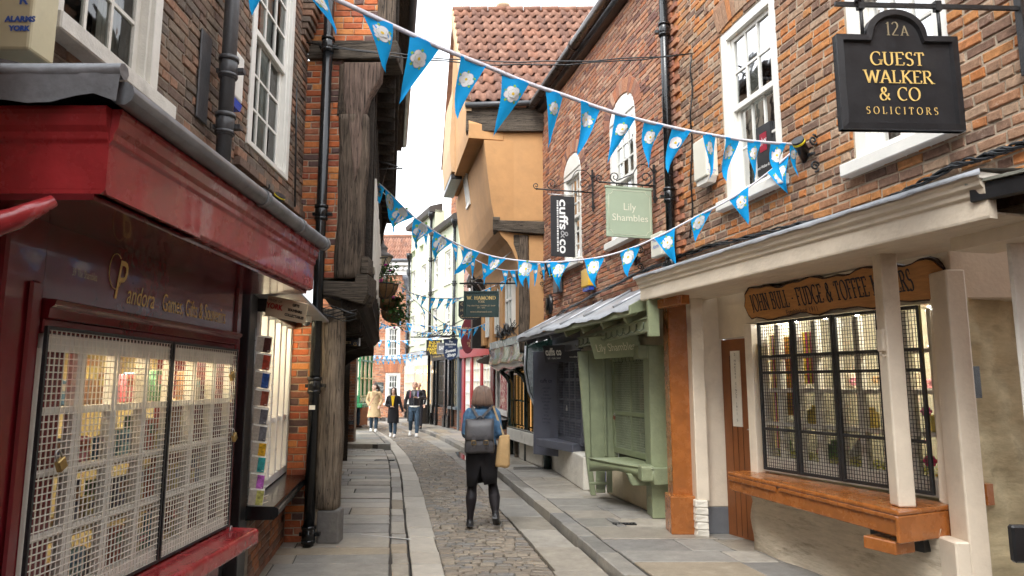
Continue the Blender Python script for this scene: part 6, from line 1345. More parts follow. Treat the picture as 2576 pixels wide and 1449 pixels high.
# jettied white panelled bay over it
jb = thing('white_panelled_bay', FR[0].p(FL[0], 4.4, .3), 'narrow white panelled upper bay on dark brackets beyond the ochre house', 'bay window')
fj = FR[0].off(FL[0] - .2, 0, .0)
MB().box(fj, 0, 2.2, 4.95, 7.3, -.6, .55).build('panelled_wall', mat('grey_white_boarding', (.6, .57, .5), .6, .1, 5, .2), jb, bevel=.01); MB().box(fj, -.1, 2.3, 4.72, 4.95, -.6, .72).build('lead_ledge', oaky, jb, bevel=.015); MB().box(fj, -.12, 2.32, 4.95, 4.98, -.5, .74).build('lead_top', lead, jb)
for i in range(2): MB().box(fj, .2 + i * 1.0, 1.0 + i * 1.0, 5.4, 7.0, .55, .58).build('casement', white, jb, bevel=.006)
for s in (.05, 1.9): bracket(fj, s, .2, -.1, .6, 3.3, 4.72, blackp, jb)
# blue-grey and black shops
bs = thing('blue_grey_shopfront', FR[2].p(1, 0), 'blue-grey shop front with tall barred window and navy door beyond the red shop', 'shopfront'); f, L = FR[2], FL[2]
bg_ = mat('blue_grey_paint', (.10, .125, .14), .4, .1, 6, 0); nv = mat('navy_paint', (.012, .02, .06), .35, .1, 6, 0)
MB().box(f, 0, L, .7, 2.9, -.4, -.06).build('front_wall', bg_, bs); bricks(bs, f, 0, L, 0, .7, brick_dk, mortard, seed=74, nobj=30)
MB().box(f, .0, .45, 0, 2.4, -.1, -.03).build('door', nv, bs); MB().box(f, .45, .62, 0, 2.5, -.1, .05).build('pilaster', bg_, bs); MB().box(f, 0, L, 2.5, 2.85, -.1, .1).build('fascia', bg_, bs, bevel=.01)
MB().box(f, .66, L - .12, .8, 2.45, -.07, -.05).build('lit_window', lampmat('dim_shop_window', (.8, .62, .35), .35), bs)
for i in range(5): x = .66 + (L - .78) * i / 4; MB().box(f, x - .02, x + .02, .8, 2.45, -.05, .0).build('glazing_bar', bg_, bs)
for j in range(5): y = .8 + 1.65 * j / 4; MB().box(f, .66, L - .12, y - .02, y + .02, -.05, -.005).build('glazing_bar', bg_, bs)
MB().box(f, .6, L - .05, .70, .79, -.05, .12).build('sill', bg_, bs)
ns = thing('black_shopfront', FR[3].p(1, 0), 'black shop front with carved pilasters, gilt fascia and golden lit window', 'shopfront'); f, L = FR[3], FL[3]
MB().box(f, 0, L, .6, 2.9, -.4, -.08).build('front_wall', blackp, ns); bricks(ns, f, 0, L, 0, .7, brick_dk, mortard, seed=75, nobj=30)
for s in (.05, .55, L - .75, L - .25): MB().box(f, s, s + .2, 0, 2.5, -.1, .06).build('pilaster', blackgloss, ns, bevel=.01); MB().box(f, s - .04, s + .24, 0, .45, -.1, .10).build('pilaster_base', blackgloss, ns, bevel=.01)
MB().sweep(f, [(-.1, 2.5), (.06, 2.5), (.12, 2.85), (.26, 2.95), (.26, 3.0), (-.1, 3.1)], 0, L).build('fascia', mat('bronze_black', (.05, .042, .036), .45, .2, 6, .1), ns)
gr = Fr(f.p(0, 0, .1), -f.ex, (0, 0, 1), f.en); btext(ns, gr, -L / 2, 2.62, 0, 'YE OLDE SHOP YORK', .18, gold, fit=(-L + .3, -.4))
MB().box(f, .78, L - .78, .78, 2.45, -.09, -.06).build('lit_window', lampmat('golden_window', (1, .66, .22), .4), ns)
for i in range(7): x = .78 + (L - 1.56) * i / 6; MB().box(f, x - .02, x + .02, .78, 2.45, -.06, .0).build('glazing_bar', blackp, ns)
for j in range(4): y = .78 + 1.67 * j / 3; MB().box(f, .78, L - .78, y - .02, y + .02, -.06, -.005).build('glazing_bar', blackp, ns)
# white bay window shop
ws_ = thing('white_bay_shopfront', FR[4].p(1.8, 0), 'white shop front with canted bay window and warm lamps at the far corner', 'shopfront'); f, L = FR[4], FL[4]
MB().box(f, 0, L, 0, 2.9, -.4, -.05).build('front_wall', white, ws_)
bay = [(.35, 0), (.75, .55), (2.2, .55), (2.6, 0)]
for z0, z1, m_ in ((.75, .95, white), (2.35, 2.75, white)):
    MB().faces([f.p(s, z0, n) for s, n in bay] + [f.p(s, z1, n) for s, n in bay], [(0, 1, 5, 4), (1, 2, 6, 5), (2, 3, 7, 6), (3, 2, 1, 0), (4, 5, 6, 7)]).build('bay_panel', m_, ws_)
MB().faces([f.p(s, 2.75, n * 1.25) for s, n in bay] + [f.p(s, 2.95, n * .6) for s, n in bay], [(0, 1, 5, 4), (1, 2, 6, 5), (2, 3, 7, 6), (3, 2, 1, 0), (4, 5, 6, 7)]).build('bay_roof', plum, ws_)
for k_ in range(3):
    (sa, na), (sb, nb2) = bay[k_], bay[k_ + 1]; g_ = Fr(f.p(sa, 0, na), f.p(sb, 0, nb2) - f.p(sa, 0, na)); l = (f.p(sb, 0, nb2) - f.p(sa, 0, na)).length
    nn = 2 if k_ != 1 else 5
    for i in range(nn + 1): x = l * i / nn; MB().box(g_, x - .03, x + .03, .95, 2.35, -.03, .03).build('glazing_bar', white, ws_)
    for j in range(1, 4): y = .95 + 1.4 * j / 4; MB().box(g_, 0, l, y - .02, y + .02, -.03, .02).build('glazing_bar', white, ws_)
MB().box(f, .4, 2.55, .8, 2.5, -.045, .0).build('lit_interior', lampmat('warm_shop_interior', (1, .66, .34), .3), ws_)
for i in range(3): MB().sphere(f.p(.8 + i * .55, 2.1, .25), .06, .06, .06, 8).build('lamp', lampmat('bay_lamp_%d' % i, (1, .8, .5), 12), ws_)
for s in (.5, 2.4): MB().box(f, s - .1, s + .1, 0, .75, .0, .35).build('bracket', oaky, ws_)
MB().box(f, 2.9, 3.5, .3, 2.4, -.05, .02).build('door', white, ws_); MB().box(f, 2.65, 2.85, 0, 2.9, -.1, .1).build('pilaster', white, ws_)
# pale green house above them, two parts
mh = thing('pale_green_house', FR[3].p(1.5, 2.9, -1), 'tall pale green rendered house with small sash windows and black drainpipes', 'house')
mf = wallR(P[2][0] - .25, P[2][1] + .9, P[5][0], P[5][1]); ML = math.dist((P[2][0] - .25, P[2][1] + .9), P[5])
wl = [(s, s + .75, z, z + 1.25) for z in (3.35, 5.4) for s in (1.0, 2.7, 4.5, 6.3)] + [(s, s + .7, 7.3, 8.1) for s in (5.0, 6.4)]
wallcells(mf, 0, ML, 2.9, 7.6, wl, -.4, 0).build('wall', mint, mh); 
for w in wl[:8]: sash(mh, mf, *w, cols=2, ru=2, rl=2, n=-.05, fw=.07, inner='', sill=True)
wallcells(mf, ML * .45, ML, 7.6, 8.7, [], -.4, 0).build('attic_wall', mint, mh)
MB().sweep(mf, [(-.3, 7.55), (.22, 7.55), (.28, 7.7), (.2, 7.78), (-.3, 7.9)], 0, ML * .45).build('eaves', mat('bronze_eaves', (.05, .04, .032), .5, .2, 8, .1), mh); MB().sweep(mf, [(-.3, 8.6), (.22, 8.6), (.28, 8.78), (.2, 8.84), (-.3, 9.0)], ML * .45, ML + .15).build('eaves', MT['bronze_eaves'], mh)
MB().box(mf, 0, ML, 2.88, 3.0, -.1, .05).build('string_course', mint, mh)
bricks(mh, mf.off(0, 0, -.6), -.2, 3.0, 7.6, 9.6, brick_end, mortar, seed=78, nobj=80, bh=.08)
MB().faces([mf.p(-.3, 9.6, -.5), mf.p(3.1, 9.6, -.5), mf.p(3.1, 10.3, -1.6), mf.p(-.3, 10.3, -1.6)], [(0, 1, 2, 3)]).build('roof', tiled, mh)
for s, z1_ in ((.15, 7.5), (ML * .47, 8.5), (ML - .1, 7.4)): q = mf.p(s, 0, .12); pz = drainpipe(mh, q.x, q.y, .1, z1_, .06, blackgloss, (3.2, 5.2, 6.6)); MB().lathe(V((q.x, q.y, z1_)), [(.06, -.25), (.12, -.05), (.14, 0), (.14, .12)], 10).build('hopper', blackgloss, pz)

# ---------------------------------------------------------------- end of the street: brick house with white sashes
eh = thing('end_brick_house', (-6.5, 34, 0), 'red brick house with white sash windows closing the end of the street', 'house')
EY = 33.6; EF = facing(0, EY); ex_ = lambda u, v: EF.sh(u, v)
def ew(u0, v0, u1, v1): a = ex_(u0, v1); c = ex_(u1, v0); return (a[0], c[0], a[1], c[1])
WE = [ew(968, 820, 1007, 898), ew(968, 938, 1007, 1014), ew(903, 938, 936, 1014), ew(903, 820, 936, 898)]
zr = ex_(1000, 692)[1]
bricks(eh, EF, ex_(840, 900)[0], ex_(1037, 900)[0], -.05, zr, brick_end, mortar, WE, seed=81, nobj=300, bl=.23, bh=.078)
for w in WE: sash(eh, EF, *w, cols=3, ru=2, rl=2, n=-.03, fw=.12, mt=white, inner='curtain')
for w in WE:
    c = (w[0] + w[1]) / 2; hw = (w[1] - w[0]) / 2 + .08
    for i in range(12): t0, t1 = -1 + i / 6, -1 + (i + 1) / 6; MB().prism(EF, [(c + t0 * hw + .005, w[3] + .01), (c + t1 * hw - .005, w[3] + .01), (c + t1 * hw * 1.2 - .005, w[3] + .45), (c + t0 * hw * 1.2 + .005, w[3] + .45)], -.05, .012, 0, rnd.random()).build('arch_brick', brick_end, eh)
xl, xr = ex_(840, 700)[0], ex_(1037, 700)[0]
MB().box(EF, xl, xr, zr, zr + .25, -.3, .10).build('frieze', white, eh); MB().box(EF, xl, xr, zr + .42, zr + .62, -.3, .38).build('cornice', white, eh, bevel=.03)
i = 0; x = xl
while x < xr: MB().box(EF, x, x + .12, zr + .25, zr + .42, -.1, .26).build('dentil', white, eh); x += .24
MB().tube([EF.p(xl, zr + .68, .42), EF.p(xr, zr + .68, .42)], .08, 8).build('gutter', plum, eh)
# pantile roof with a steeper flat-tiled hip behind
roofm = MB(); zt0 = zr + .68; rr = random.Random(6); n_r, n_c = 5, 28
for j in range(n_r):
    for i in range(n_c):
        x0 = xl + (xr - xl) * i / n_c; x1 = xl + (xr - xl) * (i + 1) / n_c; y0, y1 = j * .36, (j + 1) * .36 + .03; sl = .82
        if x1 - xl > (xr - xl) * (1.02 - .05 * max(0, j - 3)): continue
        k = 5
        for q in range(k):
            a, c = q / k, (q + 1) / k; z_ = lambda t: .05 * sin(2 * pi * t + .5)
            roofm.poly([EF.p(x0 + (x1 - x0) * a, zt0 + y0 * sl + z_(a) + .04, .4 - y0), EF.p(x0 + (x1 - x0) * c, zt0 + y0 * sl + z_(c) + .04, .4 - y0), EF.p(x0 + (x1 - x0) * c, zt0 + y1 * sl + z_(c), .4 - y1), EF.p(x0 + (x1 - x0) * a, zt0 + y1 * sl + z_(a), .4 - y1)], 0, rr.random(), True)
        roofm.r[-k:] = [rr.random()] * k
roofm.build('pantile_roof', tile, eh, kind='stuff')
rt_ = MB(); zz = zt0
for j in range(9): rt_.box(EF, xl, xr, zt0 + .2 + j * .16, zt0 + .2 + j * .16 + .17, -1.2 - j * .12, -1.0 - j * .12, 0, rr.random())
rt_.build('flat_tile_roof', tiled, eh, kind='stuff')
MB().tube([EF.p(xl, zt0 + 1.75, -2.15), EF.p(xr, zt0 + 1.75, -2.15)], .12, 8).build('ridge', tile, eh)
q = ex_(1024, 900); pz = drainpipe(eh, q[0], EY - .15, 0, zr + .2, .085, mat('lead_pipe', (.10, .105, .12), .5, .2, 9, .2), (1.2, 3.0, 4.9)); MB().lathe(V((q[0], EY - .15, zr - .35)), [(.09, -.5), (.2, -.2), (.22, 0), (.3, .1), (.3, .3)], 8).build('hopper', MT['lead_pipe'], pz)
sgf = EF.off(0, 0, .03); a = ex_(938, 998); c = ex_(966, 960); nb_ = thing('bronze_plaque', EF.p(a[0], a[1]), 'dark plaque with small lettering between the end house windows', 'plaque')
a = ex_(942, 988); c = ex_(965, 962); MB().box(EF, a[0], c[0], a[1], c[1], .0, .03).build('plate', mat('slate_plaque', (.04, .05, .045), .5, .1, 6, 0), nb_, bevel=.01)
for i in range(5): btext(nb_, EF, (a[0] + c[0]) / 2, c[1] - .15 - i * .07, .03, ('THE SHAMBLES', 'an ancient street of butchers shops', 'mentioned in Domesday and still', 'keeping its medieval appearance', 'York')[i], .035, white, sx=.7)

# ---------------------------------------------------------------- left, farther: brick pier and green bay shop
lh = thing('left_far_house', (-5.5, 20, 0), 'house with narrow brick pier and pale yellow window past the timber house', 'house')
pp0 = atZ(879, 1112, .05); pY = pp0.y; PFa = facing(0, pY); a, c = PFa.sh(876, 1112), PFa.sh(890, 1112)
bricks(lh, PFa, a[0] - .3, c[0], .02, 2.9, brick_dk, mortard, seed=91, nobj=90)
MB().box(wallL(-3.5, 15.3, a[0] - .02, pY), 0, 4.6, -.07, 5, -.5, -.1).build('street_wall', oaky, lh)
f = wallL(-3.62, 15.3, a[0] - .02, pY)
MB().box(f, .9, 4.1, .75, 2.2, -.1, -.04).build('shop_window', MT['pale_yellow_paint'], lh)
for i in range(9): MB().box(f, .9 + i * .4, .93 + i * .4, .75, 2.2, -.04, -.01).build('glazing_bar', white, lh)
MB().box(f, .8, 4.2, .66, .75, -.1, .14).build('sill', blackgloss, lh)
gbs = thing('green_bay_shop', (-5.9, 24, 0), 'shop with bright green bay window and cream blinds on the far left', 'shopfront')
grn = mat('emerald_gloss', (.01, .16, .05), .25, .1, 6, 0); q = atZ(897, 1090, .05); by = 23.0
bx1 = facing(0, by).sh(905, 1000)[0]; bx0 = bx1 - 1.0
f = Fr((bx1 - .35, by, 0), (-.10, 1, 0), (0, 0, 1), (1, .1, 0)); ff = facing(0, by)
MB().box(ff, bx0 - .6, bx1 - .55, 0, 5, -4, -.6).build('wall', brick_dk, gbs)
MB().box(ff, bx0, bx1, .95, 1.15, -2.4, .0).build('bay_sill', grn, gbs, bevel=.02); MB().box(ff, bx0, bx1 - .05, 1.15, 3.9, -2.3, -.06).build('blind', lat, gbs)
for z in (1.15, 1.75, 2.35, 2.95, 3.55): MB().box(ff, bx0, bx1 + .0, z, z + .06, -2.35, -.02).build('glazing_bar', grn, gbs)
for x in (bx0 + .1, bx0 + .5, bx1 - .06): MB().box(ff, x, x + .06, 1.15, 3.9, -.06, .0).build('glazing_bar', grn, gbs)
for y in (.5, 1.2, 1.9): MB().box(ff, bx1 - .05, bx1 + .01, 1.15, 3.9, -y - .06, -y).build('glazing_bar', grn, gbs)
MB().box(ff, bx0 - .1, bx1 + .12, .80, .95, -2.5, .15).build('bay_ledge', grn, gbs, bevel=.03)
# ---------------------------------------------------------------- bunting
flagm = cloth('bunting_blue', (.004, .40, .92), .45, .7, .05, 30, .1, 200); tape = cloth('white_tape', (.72, .70, .74), .2)
rw_, rl_, ry_, rg_ = mat('rose_white', (.74, .75, .75), .8, .03, 9, 0), mat('rose_line', (.42, .44, .42), .8, .05, 9, 0), mat('rose_gold', (.80, .55, .03), .7, .05, 9, 0), mat('rose_leaf', (.25, .50, .08), .7, .05, 9, 0)
def pennant(par, p0, p1, tip, seed, fine):
    r = random.Random(seed); mid = (p0 + p1) / 2; w = (p1 - p0).length; ex = (p1 - p0).normalized(); dn = tip - mid; hgt = dn.length; nr = ex.cross(dn).normalized()
    a1, a2, ph = r.uniform(.08, .26) * w, r.uniform(.03, .075) * w, r.uniform(0, 6)
    def F(x, y, o=0):       # x across (-.5...5 of the width at that height), y down 0..1
        return mid + dn * y + ex * (x * w * (1 - y)) + nr * (a1 * sin(y * 3.2 + ph) * y + a2 * sin(x * 5 + ph * 2 + y * 3) + o)
    b = MB(); k = 8; c = 4
    for j in range(k):
        for i in range(c):
            q = [(-.5 + i / c, j / k), (-.5 + (i + 1) / c, j / k), (-.5 + (i + 1) / c, (j + 1) / k), (-.5 + i / c, (j + 1) / k)]
            b.poly([F(*t) for t in q] if j < k - 1 else [F(*q[0]), F(*q[1]), F(0, 1)] if i == 0 or True else None, smooth=True)
    o = b.build('pennant', flagm, par)
    yc, R = .30, .215 * w; g = MB(); side = (1, -1)
    def disc(cx, cy, rr, m, off, n=10):
        for sd in side:
            pts = [];
            for i in range(n):
                t = 2 * pi * i / n * sd; X, Y = cx + rr * cos(t), cy + rr * sin(t); yy = yc + Y / hgt; pts.append(F(X / (w * max(.05, 1 - yy)), yy, sd * off))
            g.poly(pts, m)
    if fine and abs(ex.dot(dn.normalized())) < .62:
        for i in range(5):
            t = 2 * pi * i / 5 + pi / 2; disc(1.28 * R * cos(t + pi / 5), 1.28 * R * sin(t + pi / 5), .24 * R, 3, .0008, 4)
            disc(.66 * R * cos(t), .66 * R * sin(t), .62 * R, 1, .0012)
        for i in range(5): t = 2 * pi * i / 5 + pi / 2; disc(.66 * R * cos(t), .66 * R * sin(t), .57 * R, 0, .0018)
        for i in range(5): t = 2 * pi * i / 5 - pi / 2; disc(.36 * R * cos(t), .36 * R * sin(t), .36 * R, 1, .0024)
        for i in range(5): t = 2 * pi * i / 5 - pi / 2; disc(.36 * R * cos(t), .36 * R * sin(t), .325 * R, 0, .0030)
        disc(0, 0, .22 * R, 2, .0036)
    else:
        disc(0, 0, 1.2 * R, 0, .002, 12); disc(0, 0, .24 * R, 2, .004, 6)
    g.build('rose', [rw_, rl_, ry_, rg_], o)
def string(label, pts, Yl, Yr, flags, fine=True, rad=.007, loc=None):
    a, c = atY(*pts[0], Yl), atY(*pts[-1], Yr); pl = Fr((a.x, a.y, 0), (c.x - a.x, c.y - a.y, 0))
    W = [pl.p(*pl.sh(u, v)) for u, v in pts]
    root = thing('bunting_string', tuple(W[len(W) // 2]), label, 'bunting', 'strings of blue bunting across the street')
    # smooth the line
    Q = []
    for i in range(len(W) - 1):
        p_, q_, r_, s_ = W[max(i - 1, 0)], W[i], W[i + 1], W[min(i + 2, len(W) - 1)]
        for t in range(4):
            t /= 4; Q.append(.5 * (2 * q_ + (r_ - p_) * t + (2 * p_ - 5 * q_ + 4 * r_ - s_) * t * t + (3 * q_ - p_ - 3 * r_ + s_) * t ** 3))
    Q.append(W[-1]); R = []
    for i, q in enumerate(Q): R.append([q + V((0, 0, rad * 1.6)), q + pl.en * rad * .4, q - V((0, 0, rad * 1.6)), q - pl.en * rad * .4])
    MB().rings(R).build('tape', tape, root)
    pu = [(proj(q), q) for q in Q]; pu = [(x[0], x[1], q) for x, q in pu if x]
    def on(u):
        for (ua, va, qa), (ub, vb, qb) in zip(pu, pu[1:]):
            if min(ua, ub) <= u <= max(ua, ub) and abs(ub - ua) > 1e-6: t = (u - ua) / (ub - ua); return qa.lerp(qb, t)
        return (pu[0] if abs(u - pu[0][0]) < abs(u - pu[-1][0]) else pu[-1])[2]
    for i, (u0, u1, tu, tv) in enumerate(flags):
        p0, p1 = on(u0), on(u1); m = (p0 + p1) / 2; d = ray(tu, tv); tp = CAM + d * (m.y / d.y); nrm = pl.en
        tp = CAM + d * ((m - CAM).dot(nrm) / d.dot(nrm)) if abs(d.normalized().dot(nrm)) > .25 else tp
        pennant(root, p0, p1, tp, i * 7 + len(label), fine)
    return root
string('nearest bunting string with large pennants, sloping from upper left to the right-hand wall', [(560, -150), (640, -100), (760, -45), (850, 0), (1010, 75), (1110, 121), (1220, 165), (1330, 210), (1420, 240), (1510, 272), (1600, 299), (1670, 316), (1740, 331), (1805, 342), (1890, 355), (1995, 363), (2012, 365)], 2.35, 5.72,
  [(600, 690, 636, 38), (755, 825, 845, 90), (908, 985, 980, 178), (1032, 1108, 1013, 258), (1158, 1222, 1143, 304), (1264, 1330, 1256, 338), (1374, 1418, 1386, 372), (1458, 1512, 1452, 392), (1549, 1596, 1533, 412), (1622, 1668, 1614, 430), (1690, 1735, 1671, 439), (1768, 1803, 1783, 452), (1823, 1862, 1824, 457), (1883, 1917, 1886, 460), (1940, 1974, 1950, 462), (1986, 2006, 2000, 447)], True, .008)
string('second bunting string sagging from the iron arm to the right-hand wall above the cream canopy', [(925, 437), (975, 480), (1035, 540), (1100, 586), (1165, 620), (1240, 645), (1320, 657), (1380, 660), (1450, 655), (1520, 645), (1600, 620), (1680, 583), (1750, 546), (1820, 510), (1880, 473), (1940, 428), (1990, 385)], 10.8, 5.75,
  [(1932, 1984, 1981, 488), (1833, 1884, 1880, 564), (1738, 1790, 1746, 607), (1647, 1699, 1698, 667), (1557, 1609, 1580, 697), (1470, 1520, 1500, 726), (1385, 1435, 1406, 731), (1304, 1352, 1317, 722), (1231, 1275, 1216, 704), (1163, 1209, 1154, 692), (1095, 1140, 1091, 661), (1046, 1091, 1044, 628), (1000, 1042, 985, 586), (968, 1000, 974, 556), (941, 968, 942, 510), (925, 942, 931, 488)], True, .007)
string('third bunting string hanging just behind the second, ending by the ochre corner', [(930, 445), (985, 506), (1050, 562), (1140, 612), (1190, 650), (1250, 676), (1300, 680), (1345, 668), (1386, 652)], 10.9, 12.5,
  [(1062, 1078, 1072, 620), (1136, 1151, 1150, 660), (1160, 1176, 1168, 690), (1180, 1195, 1190, 700), (1212, 1228, 1218, 718), (1262, 1278, 1272, 716), (1282, 1297, 1300, 724), (1318, 1332, 1330, 728), (1340, 1354, 1345, 722), (1358, 1370, 1368, 708), (1373, 1385, 1384, 700)], True, .006)
string('bunting string from the hanging baskets to the green jet shop sign', [(1000, 712), (1031, 735), (1073, 747), (1120, 751), (1166, 747), (1230, 725), (1300, 690)], 14.4, 14.0,
  [(1010, 1019, 1013, 738), (1031, 1041, 1045, 746), (1046, 1056, 1050, 756), (1063, 1074, 1057, 774), (1084, 1096, 1080, 784), (1105, 1118, 1097, 782), (1126, 1139, 1121, 780), (1143, 1166, 1134, 767), (1180, 1200, 1192, 752), (1218, 1236, 1236, 748), (1256, 1276, 1262, 734)], True, .006)
string('slack bunting string dropping from the baskets toward the maroon oval sign', [(1003, 720), (1027, 741), (1048, 760), (1080, 787), (1112, 811), (1136, 820), (1159, 827), (1180, 828), (1209, 819), (1228, 809)], 14.5, 17.0,
  [(1022, 1030, 1040, 762), (1048, 1060, 1070, 792), (1088, 1102, 1098, 806), (1114, 1129, 1118, 838), (1136, 1146, 1147, 843), (1149, 1160, 1156, 852), (1164, 1174, 1161, 855), (1179, 1188, 1176, 855), (1194, 1204, 1192, 846), (1208, 1220, 1220, 833)], True, .006)
string('bunting string with wind-blown pennants crossing below the baskets', [(940, 806), (976, 819), (1009, 830), (1042, 835), (1084, 837), (1126, 835), (1156, 829)], 18.0, 20.0,
  [(944, 953, 948, 832), (959, 972, 952, 831), (973, 985, 966, 828), (1014, 1026, 1024, 838), (1039, 1051, 1046, 842), (1061, 1074, 1062, 848), (1077, 1088, 1074, 848), (1099, 1110, 1106, 844)], False, .006)
string('straight bunting string passing in front of the pale green house', [(1000, 808), (1026, 813), (1059, 818), (1101, 822), (1143, 821), (1188, 817)], 19.0, 19.5,
  [(1004, 1012, 1006, 822), (1022, 1037, 1031, 838), (1053, 1070, 1069, 825), (1084, 1100, 1099, 836), (1120, 1132, 1128, 836), (1148, 1160, 1154, 838), (1173, 1188, 1180, 831)], False, .006)
string('bunting string crossing the upper window of the end brick house', [(932, 855), (976, 856), (1009, 857), (1042, 855), (1076, 852), (1116, 846)], 23.0, 22.0,
  [(934, 942, 938, 872), (951, 961, 955, 876), (971, 982, 979, 876), (991, 1004, 1006, 869), (1011, 1025, 1027, 869), (1032, 1044, 1046, 860), (1074, 1085, 1087, 859), (1092, 1105, 1099, 857)], False, .006)
string('lowest far bunting string in front of the end brick house', [(888, 893), (906, 898), (934, 903), (967, 904), (1001, 903), (1026, 898), (1051, 893), (1074, 887)], 28, 27, [(891 + i * 13.6, 900 + i * 13.6, 895 + i * 13.7 + (i % 3), 916 + 2.5 * sin(i * .35) - (max(0, i - 9)) * 3.4) for i in range(13)], False, .007)
string('far bunting string just above the lowest one', [(920, 892), (959, 895), (992, 894), (1026, 891), (1047, 888), (1073, 881)], 29, 28, [(922 + i * 15, 932 + i * 15, 925 + i * 15 + 2 * (i % 2), 907 + 2 * sin(i * .4) - max(0, i - 6) * 3.2) for i in range(10)], False, .007)

# ---------------------------------------------------------------- hanging signs
signblack = mat('sign_black', (.017, .017, .019), .4, .25, 8, .12, 40, dirt=.3, dirtcol=(.06, .055, .05)); signgreen = mat('sign_bottle_green', (.013, .040, .034), .4, .15, 8, .1)
SG = Fr(RW.p(RS(2541, 100)[0], 0), (1, .045, 0), (0, 0, 1), None); SG.o = SG.p(0, 0, .12); sgp = lambda u, v: SG.sh(u, v)
g1 = thing('solicitors_sign', SG.p(*sgp(2264, 325)), 'black hanging sign with arched top and gold lettering GUEST WALKER & CO SOLICITORS', 'sign')
x0, y0 = sgp(2120, 327); x1, y1 = sgp(2407, 88); y0 = (y0 + sgp(2400, 325)[1]) / 2; y1 = (y1 + sgp(2120, 90)[1]) / 2; cx = (x0 + x1) / 2; ar = (x1 - x0) * .25; at_ = sgp(2264, 24)[1]
o_ = [(x0, y0), (x1, y0), (x1, y1), (cx + ar, y1)] + [(cx + ar * cos(pi * i / 16), y1 + (at_ - y1) * sin(pi * i / 16)) for i in range(1, 16)] + [(cx - ar, y1), (x0, y1)]
MB().prism(SG, o_, -.045, -.012).build('board', signblack, g1)
m_ = .035
inn = [(x0 + m_, y0 + m_), (x1 - m_, y0 + m_), (x1 - m_, y1 - m_), (cx + ar - m_ * .6, y1 - m_)] + [(cx + (ar - m_) * cos(pi * i / 16), y1 + (at_ - m_ - y1) * sin(pi * i / 16)) for i in range(1, 16)] + [(cx - ar + m_ * .6, y1 - m_), (x0 + m_, y1 - m_)]
b = MB(); n_ = len(o_); A = [SG.p(*p, .004) for p in o_]; Bq = [SG.p(*p, .008) for p in inn]; C = [SG.p(p[0] + (cx - p[0]) * .03, p[1] + ((y0 + y1) / 2 - p[1]) * .03, -.012) for p in inn]; D = [SG.p(*p, -.045) for p in o_]
b.faces(A + Bq + C + D, [(i, (i + 1) % n_, n_ + (i + 1) % n_, n_ + i) for i in range(n_)] + [(n_ + i, n_ + (i + 1) % n_, 2 * n_ + (i + 1) % n_, 2 * n_ + i) for i in range(n_)] + [(3 * n_ + i, 3 * n_ + (i + 1) % n_, (i + 1) % n_, i) for i in range(n_)]); b.build('moulded_frame', signblack, g1)
sc = (x1 - x0) / 287
rtext(g1, SG, cx + 8 * sc, sgp(2270, 88)[1], -.012, '12', 33 * sc, mat('bronze_lettering', (.30, .245, .15), .4, .1, 20, 0), 'RIGHT', weight=.75, th=.006); rtext(g1, SG, cx + 12 * sc, sgp(2270, 88)[1], -.012, 'A', 24 * sc, MT['bronze_lettering'], 'LEFT', weight=.85, th=.006)
for t, v, hh, sx2 in (('GUEST', 163, 32, 1.12), ('WALKER', 208, 31, 1.12), ('& CO', 251, 31, 1.1)): rtext(g1, SG, cx - 2 * sc, sgp(2262, v)[1], -.012, t, hh * sc, gold, sx=sx2, weight=.9, sp=.05, th=.006)
rtext(g1, SG, cx, sgp(2262, 286)[1], -.012, 'SOLICITORS', 17 * sc, gold, sx=1.0, weight=.75, sp=.42, th=.006)
hb = sgp(2300, 10)[1]; brm = iron
MB().box(SG, sgp(2105, 10)[0], -.0, hb - .012, hb + .012, -.03, -.012).build('arm', brm, g1); MB().box(SG, -.02, .0, hb - .40, hb + .25, -.045, .005).build('wall_plate', brm, g1)
for u in (2172, 2367): x = sgp(u, 50)[0]; MB().tube([SG.p(x, hb + .02, -.02), SG.p(x + .006, (hb + y1) / 2, -.026), SG.p(x, y1 - .01, -.02)], .010, 6).build('hanger', brm, g1); MB().box(SG, x - .018, x + .018, hb - .03, hb + .03, -.036, -.006).build('hanger_strap', brm, g1)
MB().tube(scroll((sgp(2150, -5)[0], hb + .06), SG, .05, 1.3, -pi / 2), .008, 6).build('scroll', brm, g1)
def wrought(par, f, s_tip, s_wall, h, drop=.3, rad=.011):
    """wrought bracket: arm, wall bar with crosses, curled strut"""
    b = MB(); b.tube([f.p(s_tip, h), f.p(s_wall, h)], rad, 6); b.sphere(f.p(s_tip - .01, h), .022, .022, .016, 8); par_ = b.build('bracket_arm', iron, par)
    MB().box(f, s_wall - .012, s_wall + .012, h - drop, h + drop * 1.25, -.012, .012).build('wall_bar', iron, par)
    for dz in (drop * .9, -drop * .75): MB().box(f, s_wall - .02, s_wall + .05, h + dz - .016, h + dz + .016, -.016, .016).build('wall_lug', iron, par)
    L = s_wall - s_tip
    MB().tube([f.p(s_tip + L * .28, h + .03), f.p(s_tip + L * .6, h + drop * .62)] + [f.p(s_wall - L * .2 + L * .19 * cos(a), h + drop * .62 + L * .19 * sin(a)) for a in [2.2 - i * .26 for i in range(16)]], rad * .65, 6).build('curled_strut', iron, par)
    MB().tube(scroll((s_tip + L * .26, h + L * .11), f, L * .10, 1.4, -pi / 2, -1), rad * .65, 6).build('scroll', iron, par); MB().tube(scroll((s_wall - L * .16, h + L * .14), f, L * .12, 1.3, -pi / 2), rad * .65, 6).build('scroll', iron, par); MB().tube(scroll((s_tip - .02, h + .05), f, .05, 1.2, -pi / 2, -1), rad * .65, 6).build('scroll', iron, par)
